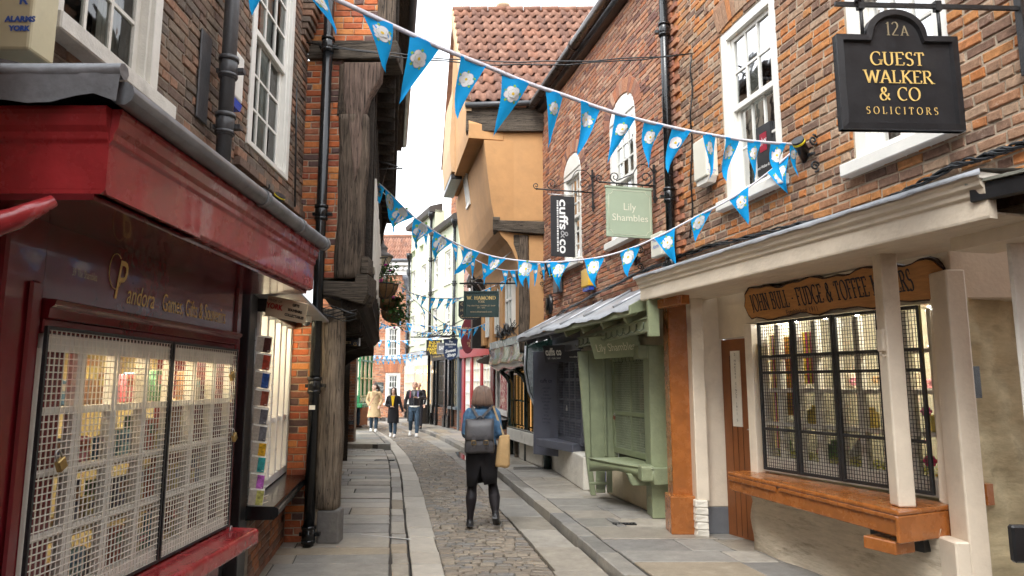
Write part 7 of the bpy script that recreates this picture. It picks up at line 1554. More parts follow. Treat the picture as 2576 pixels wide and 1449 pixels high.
# Lily sign
SL = signR(RW, RS(1646, 470)[0]); a, c = SL.sh(1527, 594), SL.sh(1639, 479)
g2 = thing('pale_green_sign', SL.p(a[0], a[1]), 'square pale green hanging sign reading Lily Shambles with cream border', 'sign'); pgm = mat('sign_pale_green', (.36, .43, .31), .5, .04, 6, .05); plm = mat('sign_cream', (.74, .72, .58), .5, .04, 6, 0)
MB().box(SL, a[0], c[0], a[1], c[1], -.03, 0).build('board', pgm, g2, bevel=.004); MB().box(SL, a[0] - .01, c[0] + .01, c[1], c[1] + .025, -.035, .005).build('cap', pgm, g2)
w_, h_ = c[0] - a[0], c[1] - a[1]; i_ = .05 * w_; q_ = .09 * w_; B_ = []
for (X0, Y0, sx1, sy1) in ((a[0] + i_, a[1] + i_, 1, 1), (c[0] - i_, a[1] + i_, -1, 1), (c[0] - i_, c[1] - i_, -1, -1), (a[0] + i_, c[1] - i_, 1, -1)):
    pts = [(X0 + sx1 * q_ * cos(t), Y0 + sy1 * q_ * sin(t)) for t in ([0, .4, .8, 1.2, pi / 2] if sx1 * sy1 < 0 else [pi / 2, 1.2, .8, .4, 0])]; B_ += pts
B_.append(B_[0]); MB().tube([SL.p(x, y, .002) for x, y in B_], .0022, 4).build('border', plm, g2)
btext(g2, SL, (a[0] + c[0]) / 2, a[1] + h_ * .55, 0, 'Lily', h_ * .155, plm, sx=.95, th=.004); btext(g2, SL, (a[0] + c[0]) / 2, a[1] + h_ * .33, 0, 'Shambles', h_ * .145, plm, th=.004, fit=(a[0] + w_ * .12, a[0] + w_ * .9))
wrought(g2, SL, SL.sh(1512, 463)[0], -.0, SL.sh(1580, 463)[1], .22)
for u in (1552, 1618): x = SL.sh(u, 470)[0]; MB().tube([SL.p(x, SL.sh(1580, 463)[1], -.015), SL.p(x, c[1], -.015)], .006, 6).build('hanger', iron, g2)
# cuffs sign, lettering running down
SQ = signR(RW, RS(1491, 500)[0]); a, c = SQ.sh(1387, 644), SQ.sh(1445, 495)
g3 = thing('vertical_black_sign', SQ.p(a[0], a[1]), 'tall black hanging sign with white lettering cuffs&co running downward', 'sign')
MB().box(SQ, a[0], c[0], a[1], c[1], -.03, 0).build('board', mat('sign_soft_black', (.02, .02, .022), .5, .1, 8, .05), g3, bevel=.003); w_, h_ = c[0] - a[0], c[1] - a[1]
rot = -pi / 2; lw = mat('sign_white', (.8, .8, .78), .5, .02, 8, 0)
cu = dict(rot=rot, th=.003)
def vtext(t, y_top, y_bot, hh, xb, m, bold): 
    f = Fr(SQ.p(xb, y_top, 0), -SQ.ez, SQ.ex, SQ.en); btext(g3, f, 0, 0, 0, t, hh, m, fit=(0, y_top - y_bot), bold=bold)
vtext('cuffs', c[1] - .06 * h_, c[1] - .56 * h_, w_ * .36, a[0] + w_ * .36, lw, .004); vtext('&', c[1] - .575 * h_, c[1] - .70 * h_, w_ * .34, a[0] + w_ * .40, mat('sign_grey', (.35, .35, .35), .5, .02, 8, 0), .0); vtext('co', c[1] - .715 * h_, c[1] - .95 * h_, w_ * .36, a[0] + w_ * .36, lw, .004)
b = MB(); y = c[1] - .08 * h_; r = random.Random(12)
while y > a[1] + .08 * h_: t = r.choice((.012, .02, .03)); b.box(SQ, a[0] + w_ * .245, a[0] + w_ * .31, y - t, y, 0, .003); y -= t + .012
b.build('dash_row', lw, g3)
wrought(g3, SQ, SQ.sh(1352, 478)[0], 0, SQ.sh(1420, 480)[1], .3)
b = MB().tube([SQ.p(a[0] - .04, c[1] + .02, -.015), SQ.p(c[0] + .12, c[1] + .02, -.015)], .007, 6); b.build('rail', steel, g3)
for x in (a[0] + .02, c[0] + .04): MB().tube([SQ.p(x, c[1] + .02, -.015), SQ.p(x, SQ.sh(1420, 480)[1], -.015)], .006, 6).build('hanger', iron, g3)
def panel(name, label, Y, u0, v0, u1, v1, mt, lines, frame=None, shape=None, group=None):
    f = facing(0, Y); a, c = f.sh(u0, v1), f.sh(u1, v0); o = thing(name, f.p((a[0] + c[0]) / 2, a[1]), label, 'sign', group); w, h = c[0] - a[0], c[1] - a[1]
    if shape: MB().prism(f, [(a[0] + x * w, a[1] + y * h) for x, y in shape], -.03, 0).build('board', mt, o)
    else: MB().box(f, a[0], c[0], a[1], c[1], -.03, 0).build('board', mt, o, bevel=.004)
    if frame:
        t = .06 * w
        for q in ((a[0] - t, a[0], a[1] - t, c[1] + t), (c[0], c[0] + t, a[1] - t, c[1] + t), (a[0], c[0], a[1] - t, a[1]), (a[0], c[0], c[1], c[1] + t)): MB().box(f, *q, -.03, .02).build('frame', frame, o, bevel=.006)
    for t, x, y, s, m, kw in lines: (rtext if kw.pop('roman', 0) else btext)(o, f, a[0] + w * x, a[1] + h * y, 0, t, s * h, m, th=.006, **kw)
    return o, f, a, c
o, f, a, c = panel('jet_shop_sign', 'dark green framed sign reading W. HAMOND YORK the original Whitby jet shop', 13.35, 1171, 737, 1250, 793, signgreen, [('W. HAMOND', .5, .70, .16, gold, dict(roman=1, weight=1.1, sx=1.15)), ('YORK', .5, .56, .10, goldd, dict(roman=1)), ('THE ORIGINAL WHITBY JET SHOP', .5, .40, .06, goldd, dict(sx=1.0)), ('EST. 1860', .5, .31, .06, goldd, {}), ('www.whamond.com', .5, .12, .08, goldd, dict(sx=1.05))], frame=signgreen)
h_ = f.sh(1220, 713)[1]; MB().tube([f.p(f.sh(1156, 713)[0], h_), f.p(f.sh(1300, 713)[0], h_)], .016, 8).build('arm', iron, o); MB().tube([f.p(*f.sh(1185, 712)), f.p(*f.sh(1310, 615))], .010, 6).build('stay', steel, o)
for u in (1185, 1235): MB().tube([f.p(f.sh(u, 713)[0], h_, -.015), f.p(f.sh(u, 713)[0], c[1], -.015)], .008, 6).build('hanger', iron, o)
for u in (1170, 1220, 1250): MB().tube(scroll((f.sh(u, 722)[0], h_ - .05), f, .04, 1.2), .006, 5).build('scroll', iron, o)
panel('chocolates_sign', 'black sign ending in Chocolates, half hidden behind the green jet shop sign', 16.2, 1153, 757, 1206, 803, signblack, [('Chocolates', .55, .08, .16, goldd, {}), ('H', .16, .42, .16, goldd, {}), ('C', .16, .75, .16, goldd, {})], shape=[(0, .18), (.12, .02), (.5, -.04), (.88, .02), (1, .18), (1, 1), (0, 1)])
o, f, a, c = panel('sweet_shop_shield', 'navy shield sign reading The Shambles Sweet Shop', 19.6, 1115, 853, 1152, 906, mat('sign_navy', (.012, .03, .085), .4, .1, 8, 0), [('The', .5, .84, .09, lw, dict(sx=.9, bold=.002)), ('Shambles', .5, .71, .10, lw, dict(bold=.002)), ('Sweet', .48, .38, .15, lw, dict(shear=.4, bold=.003, rot=.2)), ('Shop', .55, .18, .15, lw, dict(shear=.4, bold=.003, rot=.2))], shape=[(.5, 0), (.85, .1), (.98, .28), (1, .5), (.95, .72), (1, 1), (0, 1), (.05, .72), (0, .5), (.02, .28), (.15, .1)])
MB().box(f, a[0] + .15, c[0] - .15, (a[1] + c[1]) / 2 + .07, (a[1] + c[1]) / 2 + .08, 0, .005).build('rule', lw, o)
panel('grey_bar_sign', 'grey framed sign partly reading BARG between the fudge and sweet shop signs', 21.5, 1101, 864, 1130, 889, mat('sign_mid_grey', (.16, .165, .175), .5, .05, 8, 0), [('BARGAIN', .1, .34, .42, lw, dict(align='LEFT', sx=.6, bold=.003))], frame=mat('sign_pale_grey', (.3, .3, .31), .5, .05, 8, 0))
panel('fudge_sign', 'black sign with yellow letters ROLYS FUDGE PANTRY YORK on the far right', 23.0, 1072, 855, 1112, 894, signblack, [(t, .52, y, .18, mat('sign_yellow', (.75, .52, .05), .5, .03, 9, 0), dict(bold=.004, sx=.95)) for t, y in (('ROLYS', .74), ('FUDGE', .52), ('PANTRY', .30), ('YORK', .08))])
k = 20; panel('maroon_oval_sign', 'tall maroon rounded sign reading WELCOME Artisan near the tea room', 18.4, 1158, 800, 1196, 890, mat('sign_maroon', (.13, .012, .02), .4, .1, 8, 0), [('WELCOME', .62, .66, .085, goldd, dict(sx=.8)), ('Artisan', .52, .52, .08, goldd, dict(shear=.3)), ('Tea', .78, .33, .07, goldd, {}), ('01904', .74, .26, .07, goldd, {}), ('627', .72, .19, .07, goldd, {})], shape=[(.5 + .5 * sin(2 * pi * i / k), .5 - .5 * cos(2 * pi * i / k) * (1 if 1 else 0)) for i in range(k)])
panel('tavern_sign', 'black sign reading TAVERN Hot Food on the left past the timber house', 21.0, 900, 860, 927, 895, signblack, [('TAVERN', .55, .72, .15, mat('sign_orange', (.7, .25, .04), .5, .05, 9, 0), dict(sx=.9)), ('Hot Food', .52, .50, .15, mat('sign_buff', (.6, .35, .12), .5, .05, 9, 0), {}), ('Coffee & Tea', .5, .3, .10, MT['sign_buff'], dict(sx=.8)), ('Beer Wine Gifts', .5, .12, .10, MT['sign_buff'], dict(sx=.7))], frame=blackp)
for u, Y, v in ((1073, 22.9, 848), (1116, 19.5, 845)):
    f = facing(0, Y); h_ = f.sh(u, v)[1]; b = MB().tube([f.p(f.sh(u - 40, v)[0], h_), f.p(f.sh(u + 60, v)[0], h_)], .022, 6); b.tube([f.p(f.sh(u - 25, v)[0], h_ + .05), f.p(f.sh(u + 55, v)[0], h_ + .5)], .014, 5)
    for q in range(4): b.tube(scroll((f.sh(u - 20 + q * 12, v)[0], h_ + .11), f, .09, 1.3, -pi / 2), .012, 5)
    tag(b.build('iron_bracket', iron), 'wrought iron sign bracket holding the %s' % ('fudge sign' if Y > 20 else 'navy shield sign'), 'bracket')
# window plate of the solicitors
f = RW.off(0, 0, -.09); a, c = f.sh(1908, 462), f.sh(1939, 362); pl_ = thing('window_plate', f.p(a[0], a[1]), 'black window plate with red square g/w of the solicitors', 'sign'); x0_, x1_ = sorted((a[0], c[0]))
MB().box(f, x0_, x1_, WA[2] + .14, WA[2] + .62, -.03, .0).build('plate', mat('sign_dark_grey', (.025, .025, .027), .4, .1, 8, 0), pl_); MB().box(f, x0_ + .06, x1_ - .06, WA[2] + .36, WA[2] + .54, 0, .004).build('red_square', mat('crimson', (.30, .01, .03), .4, .05, 9, 0), pl_)
fr_ = Fr(f.p(0, 0, 0), -f.ex, (0, 0, 1), f.en); btext(pl_, fr_, -(x0_ + x1_) / 2, WA[2] + .44, .004, 'g|w', .06, lw); btext(pl_, fr_, -(x0_ + x1_) / 2, WA[2] + .20, .0, 'Guest Walker & Co.', .03, lw, sx=.8)
# alarm boxes on the right-hand wall
def wallbox(name, label, u0, v0, u1, v1, d, mt, fr=RW):
    s1, h1_ = fr.sh(u0, v0, d); s0, h0_ = fr.sh(u1, v1, d); s0, s1 = min(s0, s1), max(s0, s1); o = thing(name, fr.p(s0, h0_), label, 'alarm'); MB().box(fr, s0, s1, h0_, h1_, 0, d).build('case', mt, o, bevel=.012, seg=2); return o, s0, s1, h0_, h1_
plw = mat('warm_white_plastic', (.72, .69, .58), .4, .04, 5, 0)
o, s0, s1, h0_, h1_ = wallbox('alarm_box', 'cream alarm box lettered MINSTER ALARMS on the mottled brick wall', 1742, 362, 1778, 440, .14, plw)
fb = Fr(RW.p(s1, 0, 0), RW.en, (0, 0, 1), RW.ex); fb = Fr(RW.p(s1 - .001, 0, .14), -RW.en, (0, 0, 1), -RW.ex)
fb = Fr(RW.p(s0, 0, 0), -RW.en, (0, 0, 1), -RW.ex)
for i, ch in enumerate('MINSTER'): btext(o, fb, -.105, h1_ - .06 - i * .04, .002, ch, .03, blue, bold=.002)
btext(o, fb, -.085, h0_ + .05, .002, 'ALARMS', .02, blue); btext(o, fb, -.085, h0_ + .02, .002, 'YORK', .02, blue)
for i in range(4): MB().box(fb, -.055, -.015, h1_ - .08 - i * .02, h1_ - .072 - i * .02, 0, .004).build('louvre', whiteold, o)
MB().prism(RW, [(s0, h0_), (s1, h0_), (s1 - .03, h0_ - .06), (s0 + .03, h0_ - .06)], .02, .12).build('foot', whiteold, o)
o, s0, s1, h0_, h1_ = wallbox('alarm_box', 'small white alarm box lettered Minster Alarms behind the bunting', 1636, 592, 1664, 640, .10, plw)
fb = Fr(RW.p(s0, 0, .10), -RW.ex, (0, 0, 1), RW.en); btext(o, fb, -(s1 - s0) / 2, h1_ - .11, 0, 'Minster', .05, blue, sx=.8); btext(o, fb, -(s1 - s0) / 2, h1_ - .19, 0, 'Alarms', .05, blue, sx=.8)
o, s0, s1, h0_, h1_ = wallbox('alarm_box', 'bright yellow alarm box on the rose brick wall above the lead canopy', 1461, 681, 1480, 718, .12, mat('yellow_plastic', (.72, .42, .03), .4, .05, 6, 0)); MB().box(RW, s0 + .02, s1 - .02, h0_ - .06, h0_, .02, .1).build('lens', MT['blue_plastic'], o)
o, s0, s1, h0_, h1_ = wallbox('junction_box', 'grey junction box at the left end of the rose brick wall', 1391, 690, 1402, 735, .10, pipegrey); o['category'] = 'box'
# spotlights with yellow band
def spot(p, q, label, wallp, fr):
    o = thing('spotlight', p, label, 'spotlight'); p, q = V(p), V(q); d = (q - p)
    MB().tube([p, p + d * .78, p + d * .80, q], [.048, .048, .052, .052], 14).build('barrel', blackp, o); MB().tube([p + d * .86, p + d * .93], .0535, 14).build('yellow_band', mat('band_yellow', (.75, .62, .02), .5, .05, 9, 0), o)
    MB().tube([p + d * .4, wallp], .014, 6).build('arm', iron, o)
    for sgn in (-1, 1): MB().tube(scroll((0, .11 * sgn), Fr(wallp, fr.en, (0, 0, 1), fr.ex), .05, 1.5, sgn * pi / 2, sgn), .009, 6).build('scroll', iron, o)
    return o
s, h = RS(2048, 385, .03); wp = RW.p(s, h, .03); spot(atY(2040, 418, 5.65), atY(2006, 352, 5.50), 'black spotlight with yellow band on a scrolled bracket, holding the bunting', wp, RW)
s, h = RS(1610, 650, .03); spot(atY(1606, 665, 9.05), atY(1594, 640, 8.95), 'small black spotlight beside the Minster alarm box', RW.p(s, h, .03), RW)
s, h = BW.sh(660, 490, .03); spot(atY(682, 528, 6.15), atY(706, 490, 6.1), 'black spotlight with yellow band above the red cornice', BW.p(BW.sh(668, 500, .03)[0], h, .03), BW)
s, h = RS(1382, 690, .03); spot(atY(1372, 655, 12.5), atY(1387, 695, 12.6), 'black spotlight at the ochre corner holding the third bunting string', RW.p(LR - .1, h, .03), RW)
p = atY(1383, 765, 12.75); o = thing('cable_reel', p, 'round black cable fitting on the brick by the ochre corner', 'fitting'); MB().tube([p + V((-.05, .0, 0)), p + V((.06, .02, 0))], .19, 18).build('drum', blackp, o); MB().tube([p + V((-.07, .0, 0)), p + V((-.05, .0, 0))], .12, 14).build('hub', iron, o)

# ---------------------------------------------------------------- lantern and hanging baskets on the left
lp = atY(963, 648, 14.2); ln_ = thing('street_lantern', lp + V((0, 0, -.35)), 'old glass street lantern on an iron arm at the end of the timber house', 'lantern')
lg = mat('cream_lantern_glass', (.60, .55, .40), .3, .1, 6, 0)
MB().lathe(lp, [(.07, -.28), (.20, .0)], 6, smooth=False).build('glass', lg, ln_); MB().lathe(lp, [(.22, -.0), (.23, .03), (.12, .10), (.09, .12), (.09, .18), (.11, .2), (.06, .26), (.02, .30), (.02, .36)], 14).build('cap', mat('grey_lantern_metal', (.2, .2, .2), .5, .2, 9, 0), ln_); MB().lathe(lp, [(.06, -.34), (.08, -.28)], 8).build('base_ring', iron, ln_)
for i in range(6): a = 2 * pi * i / 6; MB().tube([lp + V((.07 * cos(a), .07 * sin(a), -.28)), lp + V((.205 * cos(a), .205 * sin(a), .0))], .008, 5).build('glazing_rib', iron, ln_)
f = facing(0, 14.2); hx = lp.z + .38; MB().tube([V((lp.x, 14.2, lp.z + .34)), V((lp.x, 14.2, hx + .05)), V((lp.x - .9, 14.2, hx + .05))], .014, 6).build('arm', iron, ln_)
leafm = cloth('basket_leaf', (.045, .11, .025), .25, .5, .35, 9, 0); leafp = cloth('pale_leaf', (.16, .25, .12), .25, .5, .3, 9, 0)
coir = mat('coir_liner', (.17, .095, .04), .95, .3, 30, .8, 60)
def leaves(par, name, mt, pts, n, spread, size, seed, droop=.3):
    r = random.Random(seed); b = MB()
    for i in range(n):
        c = V(r.choice(pts)) + V((r.gauss(0, spread[0]), r.gauss(0, spread[1]), r.gauss(0, spread[2]))); d = V((r.uniform(-1, 1), r.uniform(-1, 1), r.uniform(-.8, .4))).normalized(); u = d.cross(V((r.uniform(-.4, .4), r.uniform(-.4, .4), 1))).normalized(); l = size * r.uniform(.6, 1.3); w = l * r.uniform(.25, .4); nn = u.cross(d)
        b.faces([c, c + d * l * .4 + u * w + nn * w * .25, c + d * l * .75 + u * w * .7 + nn * w * .15, c + d * l, c + d * l * .75 - u * w * .7 + nn * w * .15, c + d * l * .4 - u * w + nn * w * .25, c + d * l * .5], [(0, 1, 6), (1, 2, 6), (2, 3, 6), (3, 4, 6), (4, 5, 6), (5, 0, 6)], 0, r.random(), False)
    return b.build(name, mt, par, kind='stuff')
def flower(par, p, R, mt, seed):
    r = random.Random(seed); b = MB()
    for i in range(14): d = V((r.uniform(-1, 1), r.uniform(-1, .2), r.uniform(-.6, 1))).normalized(); b.sphere(V(p) + d * R * .6, R * .42, R * .42, R * .34, 6)
    b.build('flower', mt, par)
def basket(label, Y, u, vr, w, hgt, seed):
    c = atY(u, vr, Y); o = thing('hanging_basket', c + V((0, 0, -hgt)), label, 'basket', 'hanging flower baskets'); R = w / 2
    MB().lathe(c, [(R * .12, -hgt), (R * .5, -hgt * .86), (R * .78, -hgt * .6), (R * .94, -hgt * .3), (R, -.02), (R * .96, 0), (R * .8, -.03)], 20).build('liner', coir, o)
    MB().tube([c + V((R * 1.02 * cos(a), R * 1.02 * sin(a), 0)) for a in [2 * pi * i / 20 for i in range(21)]], .010, 6).build('rim', iron, o)
    for i in range(10):
        a = 2 * pi * i / 10; MB().tube([c + V((R * q * 1.03 * cos(a), R * q * 1.03 * sin(a), z)) for q, z in ((1, 0), (.95, -hgt * .3), (.79, -hgt * .6), (.51, -hgt * .87), (.13, -hgt * 1.01))], .007, 5).build('wire_rib', iron, o)
    for i in range(3): a = 2 * pi * i / 3 + .4; MB().tube([c + V((R * cos(a), R * sin(a), 0)), c + V((0, 0, .48))], .006, 5).build('chain', iron, o)
    return o, c, R
pinkf, magf, whf = cloth('pink_petal', (.75, .12, .38), .2), cloth('magenta_petal', (.5, .02, .30), .2), cloth('white_petal', (.75, .75, .75), .2)
o, c, R = basket('front hanging basket with pink flower, pale leaves and iron ribs', 12.0, 968, 716, .46, .25, 1)
leaves(o, 'pale_leaves', leafp, [c + V((R * .8 * cos(a), R * .8 * sin(a), .04)) for a in [i * .5 for i in range(13)]], 170, (.06, .06, .035), .065, 2); leaves(o, 'foliage', leafm, [c + V((.0, 0, .12)), c + V((.06, 0, .22)), c + V((.14, 0, .28)), c + V((-.05, 0, .18)), c + V((.02, 0, .32))], 170, (.07, .07, .07), .07, 3)
leaves(o, 'trailing_leaves', leafm, [c + V((-R - .04, 0, -.05 - i * .06)) for i in range(9)], 120, (.045, .05, .05), .05, 4)
flower(o, c + V((-.05, -.16, .05)), .055, pinkf, 1); flower(o, c + V((.03, -.1, .33)), .035, magf, 2); flower(o, c + V((.02, -.14, .10)), .035, whf, 3); flower(o, c + V((.10, -.05, .24)), .025, magf, 4)
o, c, R = basket('second hanging basket behind the front one with dark trailing shrub', 13.2, 976, 750, .46, .25, 5)
leaves(o, 'foliage', leafm, [c + V((.20, -.1, .02 - i * .07)) for i in range(8)], 330, (.09, .08, .06), .085, 6); leaves(o, 'trailing_leaves', leafm, [c + V((-R, 0, -.05 - i * .08)) for i in range(8)], 110, (.04, .05, .05), .05, 7)
flower(o, c + V((.14, -.2, -.02)), .035, magf, 5); flower(o, c + V((.10, -.2, .05)), .03, magf, 6)
o, c, R = basket('third hanging basket farthest along the timber house', 14.6, 986, 782, .46, .25, 8); leaves(o, 'foliage', leafm, [c + V((.16, 0, -.05 * i)) for i in range(6)], 200, (.10, .08, .07), .08, 9)
flower(o, c + V((.1, -.2, -.38)), .03, magf, 7)
b = MB()
for Y, u, v in ((12.0, 968, 648), (13.2, 976, 688), (14.6, 986, 722)): p = atY(u, v, Y); q = CW.p((Y - FY) / dirC.y, p.z, dx1); b.tube([q, p + V((.05, 0, 0))], .012, 6); b.tube([q + V((0, 0, -.35)), p + V((-.12, 0, 0))], .009, 5)
tag(b.build('basket_arms', iron), 'row of iron arms carrying the three hanging baskets', 'bracket')
bd = atY(981, 788, 15.2); tag(MB().box(facing(bd.x, bd.y, bd.z), -.13, .14, -.16, .17, -.03, 0).build('dark_board', blackp, bevel=.005), 'small plain black hanging board behind the flower baskets', 'sign')
# ---------------------------------------------------------------- people
def xf(base, phi):
    base = V(base); c, s = cos(phi), sin(phi)
    return lambda p: base + V((p[0] * c - p[1] * s, p[0] * s + p[1] * c, p[2]))
def blob(par, name, b, mt, vox=.012, sm=6, label=None, disp=0):
    o = b.build(name, mt, par, label=label); m = o.modifiers.new('remesh', 'REMESH'); m.mode = 'VOXEL'; m.voxel_size = vox; m.use_smooth_shade = True
    s = o.modifiers.new('smooth', 'SMOOTH'); s.iterations = sm; s.factor = .5
    if disp:
        tx = bpy.data.textures.get('folds') or bpy.data.textures.new('folds', 'CLOUDS'); tx.noise_scale = .07; d = o.modifiers.new('folds', 'DISPLACE'); d.texture = tx; d.strength = disp; d.mid_level = .5; d.texture_coords = 'GLOBAL'
    return o
def ringsof(T, prof, n=18):        # prof: (z, cx, cy, rx, ry)
    return [[T((cx + rx * cos(2 * pi * j / n), cy + ry * sin(2 * pi * j / n), z)) for j in range(n)] for z, cx, cy, rx, ry in prof]
def limb(b, T, pts, rads, n=12):
    q = [V(p) for p in pts]; P_, R_ = [], []
    for i in range(len(q) - 1):
        for t in range(5): P_.append(q[i].lerp(q[i + 1], t / 5)); R_.append(rads[i] * (1 - t / 5) + rads[i + 1] * t / 5)
    P_.append(q[-1]); R_.append(rads[-1]); P_ = [T(p) for p in P_]; b.tube(P_, R_, n); b.sphere(P_[0], *[R_[0]] * 3, 10); b.sphere(P_[-1], *[R_[-1]] * 3, 10)
def hand(b, T, wrist, dirn, palmn, s=1.0, curl=.5, side=1):
    """palm, four fingers of unequal length with a bend, thumb from the side"""
    w = V(wrist); d = V(dirn).normalized(); pn = V(palmn).normalized(); a = d.cross(pn).normalized() * side
    c = w + d * .045 * s; b.rings([[T(w + d * t * .085 * s + a * (.034 * s * q * cos(2 * pi * j / 10)) + pn * (.014 * s * q * sin(2 * pi * j / 10))) for j in range(10)] for t, q in ((0, .75), (.3, .95), (.7, 1.05), (1, .95))])
    for i, l in enumerate((.066, .075, .07, .054)):
        r0 = w + d * .083 * s + a * ((-.026 + i * .0175) * s); k = r0 + (d * cos(curl * .5) + pn * sin(curl * .5)) * l * .5 * s; e = k + (d * cos(curl * 1.5) + pn * sin(curl * 1.5)) * l * .5 * s; b.tube([T(r0), T(k), T(e)], [.0085 * s, .008 * s, .0065 * s], 7)
    t0 = w + d * .025 * s - a * .03 * s; t1 = t0 + (d * .7 - a * .6 + pn * .3).normalized() * .04 * s; t2 = t1 + (d * .9 + pn * .35).normalized() * .032 * s; b.tube([T(t0), T(t1), T(t2)], [.011 * s, .0095 * s, .0075 * s], 7)
skin = mat('skin', (.56, .33, .23), .5, .08, 12, .05, 200); skinp = mat('pale_skin', (.62, .41, .31), .5, .06, 12, .05, 200)
def head(b, T, c, up, fwd, s=1.0):
    """skull, jaw, nose, brow, ears and neck-facing chin; c is the head centre"""
    up = V(up).normalized(); fwd = V(fwd); fwd = (fwd - up * fwd.dot(up)).normalized(); rt = fwd.cross(up); c = V(c)
    q = lambda x, y, z: T(c + rt * x * s + fwd * y * s + up * z * s); n = 16
    prof = [(-.112, .03, .02, .035), (-.098, .026, .042, .055), (-.07, .016, .055, .072), (-.03, .006, .066, .086), (.01, 0, .073, .094), (.05, -.006, .072, .094), (.085, -.01, .056, .075), (.108, -.012, .03, .042), (.115, -.012, .008, .012)]
    b.rings([[q(rx * cos(2 * pi * j / n), cy + ry * sin(2 * pi * j / n), z) for j in range(n)] for z, cy, rx, ry in prof])
    b.tube([q(0, .088, .012), q(0, .108, -.022), q(0, .098, -.032)], [.008, .014, .012], 8); b.tube([q(-.04, .075, .03), q(0, .092, .028), q(.04, .075, .03)], [.008, .009, .008], 6)
    for sd in (-1, 1): b.tube([q(sd * .072, -.005, .02), q(sd * .082, -.012, .0), q(sd * .074, -.004, -.03)], [.012, .014, .009], 6)
    b.tube([q(-.022, .082, -.06), q(0, .09, -.058), q(.022, .082, -.06)], [.006, .008, .006], 6)
    return q
lipm, eyem, frm = mat('lips', (.40, .12, .11), .5, .05, 9, 0), mat('eye_dark', (.012, .01, .01), .2, .05, 9, 0), mat('thin_spectacles', (.03, .025, .025), .3, .05, 9, 0)
def face(par, q, s=1.0, specs=False):
    b = MB()
    for sd in (-1, 1): b.sphere(q(sd * .031, .082, .006), .012, .007, .006, 8)
    b.build('eyes', eyem, par); b = MB(); b.tube([q(-.02, .0905, -.06), q(0, .098, -.0575), q(.02, .0905, -.06)], [.003, .0055, .003], 6); b.build('mouth', lipm, par)
    b = MB()
    for sd in (-1, 1): b.tube([q(sd * .012, .094, .026), q(sd * .03, .09, .031), q(sd * .048, .078, .026)], .0035, 5)
    b.build('eyebrows', eyem, par)
    if specs:
        b = MB()
        for sd in (-1, 1): b.tube([q(sd * .032 + .024 * cos(a), .102, .004 + .019 * sin(a)) for a in [2 * pi * i / 12 for i in range(13)]], .002, 5); b.tube([q(sd * .056, .1, .008), q(sd * .076, .02, .012)], .002, 5)
        b.tube([q(-.008, .103, .006), q(.008, .103, .006)], .002, 5); b.build('spectacles', frm, par)
denim = cloth('denim_jacket', (.062, .135, .235), 0, .8, .3, 18, .4, 260); jeans = cloth('blue_jeans', (.035, .058, .085), 0, .85, .35, 12, .4, 260)
blackc = cloth('black_wool', (.012, .011, .013), 0, .9, .2, 30, .3, 300); tights = cloth('black_tights', (.014, .011, .013), 0, .6, .15, 30, .05, 300); blackl = mat('black_leather', (.018, .018, .02), .4, .15, 20, .15, 120)
greyl = mat('charcoal_leather', (.055, .052, .056), .45, .12, 14, .2, 90); tan = cloth('tan_canvas', (.46, .30, .14), 0, .8, .1, 14, .4, 240); tanstrap = mat('tan_strap', (.50, .36, .20), .6, .08, 14, .1)
hairb = mat('brown_hair', (.125, .075, .055), .42, .45, 4, .6, 40, stretch=(40, 40, 2.5), spec=.6); hairk = mat('black_hair', (.012, .009, .009), .38, .3, 4, .4, 40, stretch=(40, 40, 2.5), spec=.6); hairdb = mat('dark_brown_hair', (.045, .022, .014), .42, .3, 4, .4, 40, stretch=(40, 40, 2.5), spec=.6)
# --- woman walking away
bp_ = atZ(1183, 1329, ZR + .012); bY = bp_.y; base = V((atY(1212, 1200, bY).x, bY, ZR + .012)); T = xf(base, 0)
wo_ = thing('person', base, 'woman in denim jacket and black skirt walking away with charcoal backpack', 'person')
b = MB(); q = head(b, T, (.0, .045, 1.535), (0, .16, 1), (0, 1, -.16), 1.0); limb(b, T, [(0, .0, 1.30), (0, .03, 1.46)], [.06, .05])
b.rings(ringsof(T, [(.80, 0, 0, .16, .12), (.95, 0, 0, .155, .115), (1.08, 0, 0, .135, .10), (1.22, 0, .0, .155, .11), (1.33, 0, 0, .17, .09), (1.39, 0, .01, .08, .06)]))
hipL, kL, aL = (-.085, 0, .84), (-.115, .03, .475), (-.135, -.01, .085); hipR, kR, aR = (.085, 0, .84), (.125, .13, .48), (.165, -.06, .19)
limb(b, T, [hipL, kL, (-.122, -.018, .34), aL], [.092, .050, .056, .030]); limb(b, T, [hipR, kR, (.15, -.004, .35), aR], [.092, .050, .056, .030])
limb(b, T, [aL, (-.14, .13, .035)], [.03, .026]); limb(b, T, [aR, (.178, .04, .06)], [.03, .024])
for sd in (-1, 1): limb(b, T, [(sd * .165, 0, 1.335), (sd * .205, -.02, 1.085), (sd * .10, .23, 1.10)], [.045, .036, .027]); hand(b, T, (sd * .10, .23, 1.10), (-sd * .5, .8, .1), (0, .2, -1), .95, .9, -sd)
blob(wo_, 'body', b, skin, .0085, 4)
b = MB(); limb(b, T, [hipL, kL, (-.122, -.022, .34), (-.13, -.012, .2), aL], [.099, .057, .068, .047, .036]); limb(b, T, [hipR, kR, (.15, -.005, .35), (.158, -.045, .25), aR], [.099, .057, .070, .054, .040]); limb(b, T, [aL, (-.14, .13, .035)], [.041, .034]); limb(b, T, [aR, (.178, .04, .06)], [.042, .034]); blob(wo_, 'tights', b, tights, .010, 4)
